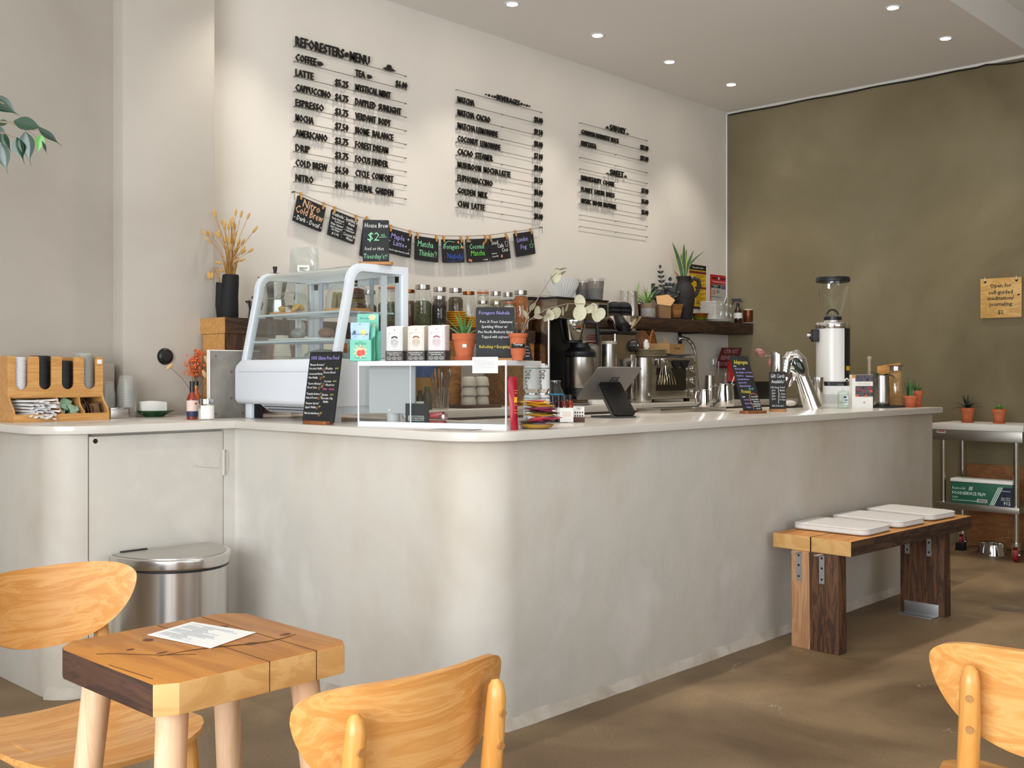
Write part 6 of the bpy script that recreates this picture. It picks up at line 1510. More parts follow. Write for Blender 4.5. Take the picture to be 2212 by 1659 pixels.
# ================================================================== WALL SHELF ON THE RIGHT
SY = 4.70
SZ = PY(1500, 691, SY).z; sx0 = PY(1312, 690, SY).x; sb = PY(1500, 716, SY).z
ws = thing('wall_shelf', 'thick dark timber shelf on the menu wall carrying plants', 'shelf', (sx0, SY, SZ))
MB().bx(0, 7.94 - sx0, 0, .245, sb - SZ, 0).obj('shelf_plank', DARKW, ws, bev=.004)
for px in (1470, 1588):
    x = PY(px, 730, 4.93).x - sx0
    MB().bx(x - .012, x + .012, .225, .247, -.52, sb - SZ).bx(x - .012, x + .012, .02, .247, sb - SZ - .012, sb - SZ).obj('shelf_bracket', mat('bracket_black', '2a2826', .5), ws)
SZ += .0005
def sh_(px, y): p = PY(px, 690, y); return (p.x, y, SZ)
def szh(px, py, y): return PY(px, py, y).z - SZ
f = None
for i, (px, y, py, lb) in enumerate(((1352, 4.84, 629, 'tapered steel shaker tin on the shelf, left one'), (1366, 4.78, 629, 'tapered steel shaker tin on the shelf, in front beside the aloe'))):
    h_ = szh(px, py, y)
    t = thing('shaker_tin', lb, 'shaker', sh_(px, y)); MB().lathe([(0, h_), (.030, h_), (.032, h_ - .004), (.046, .002), (.044, 0), (.03, h_ - .01)], n=28).obj('tin_body', STEELP, t)
for k, (px, y, n) in enumerate(((1327, 4.80, 3), (1346, 4.77, 3))):
    f = None
    for i in range(n):
        l = Vector(sh_(px, y)) + Vector((0, 0, i * .030)); lab = f'matte black bowl in the {"left" if k == 0 else "right"} upturned pile on the shelf'
        if f is None: f = single('black_bowl', lab, 'bowl', MB().lathe([(.062, 0), (.060, .012), (.045, .034), (.022, .042), (0, .042), (0, .038), (.04, .03), (.057, .0)], n=28), MBLACK, l, 0, f'black bowls, {"left" if k == 0 else "right"} pile')
        else: dup(f, l)
def pot_plant(name, label, px, y, r, h, potmat, plant, band=None):
    t = thing(name, label, 'potted plant', sh_(px, y))
    MB().lathe([(0, 0), (r * .94, 0), (r, .006), (r, h), (r * .92, h), (r * .9, h * .88)], n=32).obj('pot', potmat, t)
    if band: MB().lathe([(r * 1.005, h * .64), (r * 1.01, h * .66), (r * 1.01, h + .001), (r * .9, h + .001)], n=32).obj('pot_rim_band', band, t)
    MB().lathe([(0, h * .9), (r * .9, h * .9)], n=18).obj('soil', SOIL, t)
    m = MB(); mt = plant(m, h * .9, r); m.obj('foliage', mt, t)
    return t
def arching(m, z, r):
    for a, e, L_, b in ((2.6, 1.25, .26, 1.9), (.4, 1.25, .25, .5), (3.3, 1.45, .22, 2.2), (1.2, 1.2, .20, .8), (5.5, 1.0, .18, .6), (.0, .9, .16, .3)): m.blade((0, 0, z), a, e, L_, .011, b, .4)
    return mat('aloe_fresh', '6c9440', .45, var=.25, vs=25)
pot_plant('potted_aloe', 'arching aloe in a maroon pot on the shelf behind the steel tins', 1374, 4.885, .046, .105, mat('pot_maroon', '5a2323', .5), arching)
def bushy(m, z, r):
    q = random.Random(12)
    for i in range(26): m.blade((q.uniform(-.4, .4) * r, q.uniform(-.4, .4) * r, z), q.uniform(0, 6.28), q.uniform(.35, 1.5), q.uniform(.10, .19), .0085, q.uniform(.1, 1.1), .4)
    return mat('aloe_fresh', '6c9440')
pot_plant('potted_aloe', 'bushy aloe in a grey pot with a sandy rim on the shelf', 1400, 4.76, .056, .105, mat('pot_grey', 'a5a29d', .35), bushy, mat('pot_sand', '8a7560', .7))
t = thing('paper_bag', 'folded brown paper bag standing on the shelf beside the grey pot', 'bag', sh_(1434, 4.765), FACE + R(6)); h_ = szh(1434, 650, 4.765)
MB().bx(-.048, .048, -.03, .05, 0, h_ * .80).obj('bag_body', mat('kraft_dark', '8f6c46', .85, var=.1, vs=15), t, bev=.003)
m = MB(); m.add([(-.06, -.03, h_ * .80), (.045, -.04, h_ * .70), (.088, .0, h_ * 1.05), (.045, .05, h_ * 1.40), (-.05, .05, h_ * 1.30), (.03, -.005, h_ * 1.02)], [(0, 1, 5), (1, 2, 5), (2, 3, 5), (3, 4, 5), (4, 0, 5)]); m.obj('bag_fold', mat('kraft_light', 'c39a6a', .85), t, smooth=5)
single('wood_cup', 'square flaring wooden cup on a dark saucer between the bag and the jug', 'cup', MB().add([(-.030, -.03, .012), (.030, -.03, .012), (.030, .03, .012), (-.030, .03, .012), (-.048, -.048, .118), (.048, -.048, .118), (.048, .048, .118), (-.048, .048, .118)], [(0, 3, 2, 1), (4, 5, 6, 7), (0, 1, 5, 4), (1, 2, 6, 5), (2, 3, 7, 6), (3, 0, 4, 7)]), BRNW, sh_(1458, 4.775), FACE + R(20), bev=.003)
single('dark_saucer', 'dark grey saucer under the wooden cup on the shelf', 'saucer', MB().lathe([(0, 0), (.05, 0), (.072, .010), (.074, .012), (.05, .006), (0, .005)], n=30), mat('saucer_dark', '3b3a3b', .4), sh_(1462, 4.775))
# black jug with snake plant
JM = mat('jug_black', '2a2422', .7, var=.25, vs=30, bump=1.0, bs=45)
t = thing('snake_plant_jug', 'rough black ceramic jug with handle holding a tall snake plant', 'potted plant', sh_(1477, 4.83), FACE); h_ = szh(1477, 597, 4.83); s_ = h_ / .36
MB().lathe([(0, 0), (.062 * s_, 0), (.068 * s_, .01), (.088 * s_, .16 * s_), (.092 * s_, .21 * s_), (.080 * s_, .27 * s_), (.056 * s_, .305 * s_), (.052 * s_, .325 * s_), (.064 * s_, .355 * s_), (.060 * s_, .36 * s_), (.048 * s_, .33 * s_)], n=36).obj('jug', JM, t)
MB().tube([(.050 * s_, 0, .315 * s_), (.085 * s_, 0, .345 * s_), (.120 * s_, 0, .325 * s_), (.125 * s_, 0, .285 * s_), (.105 * s_, 0, .225 * s_), (.088 * s_, 0, .195 * s_)], [.014, .017, .017, .016, .015, .013], 12).obj('jug_handle', JM, t)
m = MB(); my = MB(); k_ = 8.3 / F
tip = [(-26, -75, .019, .20), (0, -72, .019, .0), (6, -60, .014, .04), (22, -58, .015, .12), (46, -56, .013, .55), (-6, -50, .015, 0), (14, -40, .013, .1)]
for i, (dx, dz, w_, bd) in enumerate(tip):
    b0 = Vector((dx * .0004, -.012 + .006 * i, h_ * .93)); e0 = Vector((dx * k_, .004 * i - .01, h_ - dz * k_))
    pts = [b0.lerp(e0, v) + Vector((-dx * k_ * .30 * math.sin(math.pi * v) * (1 if bd > .3 else .4), 0, 0)) for v in [j / 9 for j in range(10)]]
    prof_ = [w_ * (.55 + .9 * v - 1.43 * v ** 2.6) for v in [j / 9 for j in range(10)]]
    prof_ = [max(p_, .0008) for p_ in prof_]
    side_ = Vector((1, 0, 0))
    m._flat(pts, [p_ * 1.02 for p_ in prof_], side_, .22, 0)
    my._flat([p_ + Vector((0, .0015, 0)) for p_ in pts], [p_ * 1.36 for p_ in prof_], side_, .08, 0)
m.obj('snake_leaf', mat('snake_green', '33532f', .4, var=.45, vs=40), t); my.obj('leaf_margin', mat('snake_yellow', 'b3b84a', .5), t)
MB()._flat([Vector((-.03, 0, h_ * .95)), Vector((-.055, 0, h_ * 1.05)), Vector((-.075, -.01, h_ * 1.12))], [.010, .008, .002], Vector((1, 0, 0)), .2, 0).obj('dry_leaf', mat('dry_leaf', 'a86a3a', .8), t)
# zz plant
t = thing('zz_plant', 'dark leafy plant with one tall feathery stem behind the paper bag', 'potted plant', sh_(1433, 4.885), FACE)
MB().lathe([(0, 0), (.05, 0), (.062, .11), (.055, .11), (.05, .095), (0, .095)], n=28).obj('pot', MBLACK, t)
m = MB(); ms = MB(); q_ = random.Random(21); k_ = 8.2 / F
def frond(x1, z1, n, L_, w_):
    b0 = Vector((0, 0, .09)); e0 = Vector((x1 * k_, -.01, z1 * k_)); mid = b0.lerp(e0, .5) + Vector((-x1 * k_ * .15, 0, .01))
    ms.tube([b0, mid, e0], [.004, .003, .0015], 6)
    for j in range(n):
        v = .25 + .75 * j / n; c = b0.lerp(mid, v * 2) if v < .5 else mid.lerp(e0, v * 2 - 1); d = (e0 - mid).normalized()
        for sg in (-1, 1): m.leaf(c, Vector((sg * .9, q_.uniform(-.2, .2), .35)) + d * .35, L_ * (1.1 - .35 * v), w_, (0, -1, .25), .1, .5)
    m.leaf(e0, (0.1, 0, 1), L_ * .8, w_, (0, -1, 0), .1, .5)
frond(-8, 113, 6, .055, .010)
for a in ((-36, 78, 5, .085, .018), (-20, 60, 4, .07, .018), (22, 70, 4, .075, .020), (8, 58, 4, .07, .018), (30, 58, 4, .065, .018), (-28, 52, 4, .06, .016), (14, 85, 4, .06, .016)): frond(*a)
ms.obj('stem', DGREEN, t); m.obj('leaf', mat('zz_leaf', '1d211c', .3, var=.3, vs=20), t)
# posters on the menu wall
a_, b_ = PY(1489, 572, 4.947), PY(1525, 668, 4.947)
t = thing('yellow_poster', 'yellow and black notice on the wall behind the black jug', 'poster', (a_.x, 4.949, b_.z)); w_ = b_.x - a_.x; hh = PY(1489, 570, 4.947).z - b_.z
MB().bx(0, w_, -.002, 0, 0, hh).obj('poster_sheet', mat('poster_yellow', 'd8ae17', .6), t)
m = MB(); m.bx(0, w_, -.003, -.002, hh * .88, hh).bx(0, w_, -.003, -.002, 0, hh * .04)
for i in range(20):
    if i in (8, 9): continue
    z = hh * (.76 - i * .034); m.bx(w_ * .40, w_ * (.93 - .12 * (i % 3)), -.003, -.002, z, z + hh * .008)
m.obj('black_print', BLACK, kid(t, 'poster_sheet'))
m = MB(); m.bx(0, w_, -.0035, -.002, hh * .80, hh * .855).bx(w_ * .34, w_, -.0035, -.002, hh * .455, hh * .505); m.obj('maroon_bar', mat('poster_maroon', '6e2230', .6), kid(t, 'poster_sheet'))
m = MB(); m.text('Please ask for service', w_ * .5, hh * .92, hh * .035, width=w_ * .9, y=-.003); m.sph((w_ * .2, -.003, hh * .68), w_ * .10, .001, hh * .055, 16, 6); m.obj('white_print', PAPERW, kid(t, 'poster_sheet'))
MB().sph((w_ * .2, -.004, hh * .68), w_ * .05, .001, hh * .03, 10, 6).obj('figure_print', BLACK, kid(t, 'poster_sheet'))
a_, b_ = PY(1534, 592, 4.946), PY(1579, 656, 4.946)
x1_ = min(b_.x, 7.93)
t = thing('red_poster', 'red headed notice with photographs in the corner by the olive wall', 'poster', (a_.x, 4.949, b_.z)); w_ = x1_ - a_.x; hh = PY(1534, 592, 4.946).z - b_.z
MB().bx(0, w_, -.002, 0, 0, hh).obj('poster_sheet', mat('poster_grey', 'b9b4ac', .6), t)
MB().bx(0, w_, -.003, -.002, hh * .66, hh).bx(0, w_ * .05, -.003, -.002, 0, hh * .66).obj('red_header', mat('poster_red', 'b8141c', .55), t)
MB().bx(w_ * .05, w_ * .62, -.003, -.002, hh * .52, hh * .65).bx(w_ * .05, w_ * .65, -.003, -.002, hh * .19, hh * .205).obj('green_caption_bar', mat('poster_green', '22382c', .6), t)
MB().bx(w_ * .65, w_ * .97, -.003, -.002, hh * .50, hh * .64).obj('violet_bar', mat('poster_violet', '6a5478', .6), t)
MB().sph((w_ * .24, -.003, hh * .36), w_ * .035, .001, hh * .10, 10, 6).obj('orange_figure', mat('figure_orange', 'c25a34', .6), kid(t, 'poster_sheet'))
m = MB(); m.sph((w_ * .12, -.003, hh * .34), w_ * .03, .001, hh * .11, 10, 6).sph((w_ * .45, -.003, hh * .40), w_ * .10, .0008, hh * .07, 12, 6); m.obj('grey_figure', mat('figure_grey', '8a9090', .6), kid(t, 'poster_sheet'))
m = MB(); m.bx(w_ * .10, w_ * .42, -.0034, -.0028, hh * .84, hh * .91).bx(w_ * .58, w_ * .9, -.0034, -.0028, hh * .84, hh * .91); m.obj('header_print', mat('poster_darkred', '5a0a10', .6), kid(t, 'red_header'))
m = MB(); m.prism([(w_ * .46, hh * .87), (w_ * .50, hh * .81), (w_ * .54, hh * .87), (w_ * .50, hh * .95)], .003, .0036, RX).bx(w_ * .1, w_ * .9, -.0034, -.0028, hh * .755, hh * .765).bx(w_ * .16, w_ * .9, -.0034, -.0028, hh * .725, hh * .735).bx(w_ * .12, w_ * .5, -.0034, -.0028, hh * .60, hh * .615).bx(w_ * .2, w_ * .42, -.0034, -.0028, hh * .55, hh * .565); m.obj('white_print', PAPERW, kid(t, 'poster_sheet'))
# amber dishes, white plates, jars, spray bottle, copper mug
AMB = mat('amber_glass', 'a35a1c', .12, spec=.7, var=.2, vs=30); GRG = mat('green_gold_glass', '7a7a24', .12, spec=.7, var=.3, vs=40)
for i, (m_, lb, z, r) in enumerate(((GRG, 'green gold glass dish, lowest of the pile beside the jug', 0, .060), (GRG, 'green gold glass dish, second of the pile beside the jug', .014, .066), (AMB, 'amber glass dish, third of the pile beside the jug', .028, .066), (AMB, 'amber glass dish on top of the pile beside the jug', .041, .070))):
    single('glass_dish', lb, 'dish', MB().lathe([(0, 0), (r * .6, 0), (r * .95, .018), (r, .022), (r * .9, .019), (r * .55, .006), (0, .005)], n=28), m_, Vector(sh_(1512, 4.80)) + Vector((0, 0, z)))
p = Vector(sh_(1548, 4.80)); f = None
for i in range(3):
    l = p + Vector((.02 * (i % 2), -.01, i * .0085)); lab = f'wide white plate under the cup saucers on the shelf, {["bottom","middle","top"][i]} one'
    single('white_plate', lab, 'plate', MB().lathe([(0, 0), (.075, 0), (.108, .007), (.110, .010), (.075, .005), (0, .004)], n=36), PORC, l)
f = None
for i in range(13):
    l = p + Vector((-.02, .03, .0285 + i * .0112))
    if f is None: f = single('square_plate', 'square white plate in the tall pile in front of the red poster', 'plate', MB().prism(rrect(.15, .15, .012), 0, .0085), PORC, l, R(2), 'square white plates', bev=.002)
    else: dup(f, l)
for px, y, lb in ((1557, 4.735, 'clear glass jar in front of the white plates, left one'), (1569, 4.725, 'clear glass jar in front of the white plates, middle one'), (1578, 4.75, 'clear glass jar beside the spray bottle')):
    t = thing('clear_jar', lb, 'jar', Vector(sh_(px, y)) + Vector((0, 0, .0))); h_ = szh(px, 655 + (0 if px < 1570 else 4), y)
    MB().lathe([(0, 0), (.030, 0), (.033, .005), (.033, h_ * .7), (.026, h_ * .82), (.027, h_), (.025, h_)], n=24).obj('glass', GLASS, t)
t = thing('spray_bottle', 'amber glass spray bottle with black trigger near the shelf end', 'bottle', sh_(1594, 4.76), FACE); h_ = szh(1594, 645, 4.76)
MB().lathe([(0, 0), (.034, 0), (.036, .005), (.036, h_ * .44), (.030, h_ * .55), (.013, h_ * .64), (.013, h_ * .70), (0, h_ * .70)], n=26).obj('amber_glass', mat('amber_bottle', '2c130a', .08, spec=.8), t)
MB().lathe([(.0365, h_ * .20), (.0365, h_ * .42)], n=26).obj('bottle_label', PAPERW, t, smooth=60)
MB().cyl((0, 0, h_ * .68), (0, 0, h_ * .82), .015, .012, 18).add([(-.055, -.009, h_ * .90), (.040, -.009, h_ * .85), (.040, .009, h_ * .85), (-.055, .009, h_ * .90), (-.055, -.009, h_ * .99), (.022, -.009, h_), (.022, .009, h_), (-.055, .009, h_ * .99)], [(0, 3, 2, 1), (4, 5, 6, 7), (0, 1, 5, 4), (1, 2, 6, 5), (2, 3, 7, 6), (3, 0, 4, 7)]).tube([(-.03, 0, h_ * .9), (-.044, 0, h_ * .82), (-.046, 0, h_ * .75)], [.006, .006, .004], 8).obj('trigger_head', BLACK, t)
t = thing('copper_mug', 'hammered copper mug on a white saucer at the shelf end', 'mug', Vector(sh_(1616, 4.745)) + Vector((0, 0, .0105)))
h_ = szh(1616, 673, 4.745)
MB().lathe([(0, 0), (.038, 0), (.041, .004), (.042, h_), (.040, h_), (.038, .006)], n=30).obj('mug_body', mat('copper', '7a4a2c', .35, .8, bump=.6, bs=60), t)
m = MB()
for i in range(9): a = i * .7; m.sph((.024 * math.cos(a), .024 * math.sin(a), h_ + .002), .013, .011, .008, 10, 6)
m.obj('cotton_contents', PORC, t)
single('small_saucer', 'small white saucer under the copper mug', 'saucer', MB().lathe([(0, 0), (.04, 0), (.056, .007), (.057, .009), (.04, .006), (0, .0055)], n=30), PORC, sh_(1616, 4.745))
# glasses, jars and cups seen through the clear case, standing on the back counter
t = thing('fork_jar', 'glass jar of upright forks and spoons seen through the clear case', 'jar', (PY(952, 860, 4.46).x, 4.46, WT))
MB().lathe([(0, .0), (.045, 0), (.048, .005), (.050, .125), (.048, .125), (.045, .008)], n=26).obj('glass', GLASS, t)
m = MB(); mw = MB()
for i in range(9):
    a = i * .75; e = Vector((.055 * math.cos(a), .055 * math.sin(a), .19 + .02 * (i % 3))); b = Vector((.02 * math.cos(a), .02 * math.sin(a), .01))
    (mw if i in (2, 5) else m).tube([b, b.lerp(e, .75), b.lerp(e, .85), e], [.003, .003, .008, .006], 8, True, .5)
m.obj('steel_cutlery', STEELP, t); mw.obj('wooden_cutlery', BAMBOO, t)
for px, y, h_, r, c, lb in ((907, 4.40, .11, .022, '1c120e', 'small dark brown bottle with pale label seen through the clear case'), (923, 4.42, .13, .028, '4a4434', 'stout jar of brown grains with a green lid seen through the clear case')):
    t = thing('pantry_jar', lb, 'jar', (PY(px, 860, y).x, y, WT))
    MB().lathe([(0, 0), (r, 0), (r, h_ * .65), (r * .5, h_ * .8), (r * .5, h_ * .9), (0, h_ * .9)], n=22).obj('jar_body', mat('pantry_' + c, c, .2), t)
    MB().lathe([(r * .6, h_ * .86), (r * .6, h_), (0, h_)], n=20).obj('lid', BLACK if px < 910 else GREEN, t)
    if px < 910: MB().lathe([(r * 1.01, h_ * .2), (r * 1.01, h_ * .45)], n=22).obj('label', PAPERW, t, smooth=60)
t = thing('blue_bowl', 'blue lidded tub on a wire rack seen through the clear case', 'tub', (PY(915, 820, 4.66).x, 4.66, WT + .0))
MB().lathe([(0, 0), (.075, 0), (.08, .18), (0, .18)], n=28).obj('amber_tub', mat('tub_amber', 'a5742a', .4), t)
MB().lathe([(.078, .181), (.082, .19), (.078, .25), (0, .255)], n=28).obj('blue_lid', mat('blue_cloth', '2f5a94', .7, var=.3, vs=30), t)
for k, px in enumerate((1012, 1040)):
    f = None
    for i in range(3):
        l = (PY(px, 860, 4.50).x, 4.50, WT + .018 + i * .056); lab = f'pale stoneware cup in the {"left" if k == 0 else "right"} upturned pile seen through the clear case'
        if f is None: f = single('stoneware_cup', lab, 'cup', MB().lathe([(.046, 0), (.047, .004), (.040, .045), (.030, .055), (0, .055)], n=26), mat('cup_pale', 'b8b0a2', .5), l, 0, f'stoneware cups, {"left" if k == 0 else "right"} pile')
        else: dup(f, l)
single('cup_tray', 'wooden tray carrying the upturned stoneware cups', 'tray', MB().prism(rrect(.30, .16, .01), 0, .017), DARKW, (PY(1026, 860, 4.5).x, 4.50, WT), 0, bev=.002)
# ================================================================== MENU LETTERING ON WIRE RAILS
INKB = mat('menu_black', '141210', .55)
RAIL = steel('menu_rail', (.32, .31, .30), .35)
def letters(m, s_, x, z, h, align='L', width=None):
    m.text(s_, x, z, h, align, width, y=-.016, depth=.010, off=.012, space=1.02)
def cup(m, x, z, s_):
    m.prism([(x, z + s_), (x, z + .35 * s_), (x + .25 * s_, z), (x + .85 * s_, z), (x + 1.1 * s_, z + .35 * s_), (x + 1.1 * s_, z + s_)], .016, .026, RX)
    m.prism([(x + 1.1 * s_, z + .8 * s_), (x + 1.5 * s_, z + .7 * s_), (x + 1.4 * s_, z + .3 * s_), (x + 1.05 * s_, z + .25 * s_)], .016, .026, RX)
def dot(m, x, z, r):
    m.prism([(x + r * math.cos(R(a)), z + r * math.sin(R(a))) for a in range(0, 360, 30)], .016, .026, RX)
def row(x0, k, items, label, extra=None, group=None, ends=True):
    z = 3.072 - .0834 * k
    t = thing('menu_row', label, 'menu lettering', (x0, 4.95, z), 0, group)
    W = .815
    m = MB(); m.tube([(0, -.014, -.003), (W, -.014, -.003)], .0017, 5)
    for x in (0, W * .52, W): m.cyl((x, -.016, -.003), (x, -.0005, -.003), .003, None, 8)
    m.obj('wire_rail', RAIL, t)
    if items or extra:
        m = MB()
        for it in items: letters(m, *it)
        if extra: extra(m)
        m.obj('lettering', INKB, t)
B1, B2, B3 = 3.470, 4.712, 5.948
def ufo(m):
    m.prism([(.625, .006), (.655, .018), (.672, .024), (.690, .018), (.722, .006), (.700, .0), (.647, .0)], .016, .026, RX)
    m.prism([(.655, .02), (.662, .034), (.685, .034), (.692, .02)], .016, .026, RX); dot(m, .355, .026, .014)
row(B1, 0, [('REFORESTERS', 0, .0, .052, 'L', .335), ('MENU', .378, .0, .052, 'L', .145)], 'large title row at the top of the left menu column, with a flying saucer symbol', ufo)
def cups(m): cup(m, .150, .004, .024); cup(m, .508, .004, .022)
row(B1, 1, [('COFFEE', 0, .0, .040, 'L', .14), ('TEA', .418, .0, .038, 'L', .07), ('$6.00', .815, .0, .037, 'R', .09)], 'black menu row COFFEE and TEA with two small cup symbols', cups)
for k, (a, p_, b) in enumerate((('LATTE', '$5.25', 'MYSTICAL MINT'), ('CAPPUCCINO', '$4.75', 'DAPPLED  SUNLIGHT'), ('ESPRESSO', '$3.75', 'VERDANT  BODY'), ('MOCHA', '$7.50', 'BIOME  BALANCE'), ('AMERICANO', '$3.75', 'FOREST DREAM'),
        ('DRIP', '$3.75', 'FOCUS FINDER'), ('COLD BREW', '$6.50', 'CYCLE  COMFORT'), ('NITRO', '$8.00', 'NEURAL  GARDEN'))):
    wa = .024 * len(a); wb = .0205 * len(b)
    row(B1, k + 2, [(a, 0, 0, .038, 'L', wa), (p_, .272, 0, .038, 'L', .094), (b, .418, 0, .038, 'L', wb)], f'black menu row reading {a}, {p_} and {" ".join(b.split())}')
def bdots(m):
    for x, r in ((.255, .005), (.285, .008), (.315, .006), (.340, .009), (.600, .009), (.628, .006), (.655, .008), (.68, .005)): dot(m, x, .014, r)
row(B2, 0, [('BEVERAGES', .36, 0, .034, 'L', .22)], 'dotted heading row BEVERAGES of the middle menu column', bdots)
for k, (a, p_) in enumerate((('MATCHA', '$8.00'), ('MATCHA  CACAO', '$9.50'), ('MATCHA LEMONADE', '$8.00'), ('COCONUT  LEMONADE', '$7.00'), ('CACAO  STEAMER', '$8.00'), ('MUSHROOM  MOCHA LATTE', '$8.50'), ('EUPHORIACCINO', '$8.00'), ('GOLDEN  MILK', '$8.00'), ('CHAI  LATTE', '$8.00'))):
    row(B2, k + 1, [(a, 0, 0, .038, 'L', .0245 * len(a.replace('  ', ' '))), (p_, .815, 0, .037, 'R', .086)], f'black menu row reading {" ".join(a.split())} {p_}')
def tilde(xs):
    def f(m):
        for x, a in xs: m.prism([(x, .006), (x + .016, .016 + a), (x + .032, .006), (x + .028, .0), (x + .016, .008 + a), (x + .004, .0)], .016, .026, RX)
    return f
row(B3, 0, [('SAVORY', .335, -.002, .044, 'L', .19)], 'heading row SAVORY of the right menu column', tilde([(.285, .008), (.532, -.004)]))
row(B3, 1, [('GARDEN HARVEST SLICE', 0, 0, .032, 'L', .44), ('$12.00', .815, 0, .034, 'R', .10)], 'black menu row reading GARDEN HARVEST SLICE $12.00')
row(B3, 2, [('FRITTATA', 0, 0, .034, 'L', .17), ('$12.00', .815, 0, .034, 'R', .10)], 'black menu row reading FRITTATA $12.00')
row(B3, 3, [], 'empty wire rail below the FRITTATA row')
row(B3, 4, [('SWEET', .335, -.002, .044, 'L', .165)], 'heading row SWEET of the right menu column', tilde([(.285, -.006), (.507, .006)]))
for k, (a, p_) in enumerate((('IMMORTALITY  COOKIE', '$7.00'), ('PLANET  EARTH  BALLS', '$6.00'), ('MYSTIC  MOON  BROWNIE', '$6.00'))):
    row(B3, k + 5, [(a, 0, 0, .034, 'L', .0215 * len(a.replace('  ', ' '))), (p_, .815, 0, .034, 'R', .085)], f'black menu row reading {" ".join(a.split())} {p_}')
row(B3, 8, [], 'empty wire rail below the MYSTIC MOON BROWNIE row')
row(B3, 9, [], 'lowest empty wire rail of the right menu column')

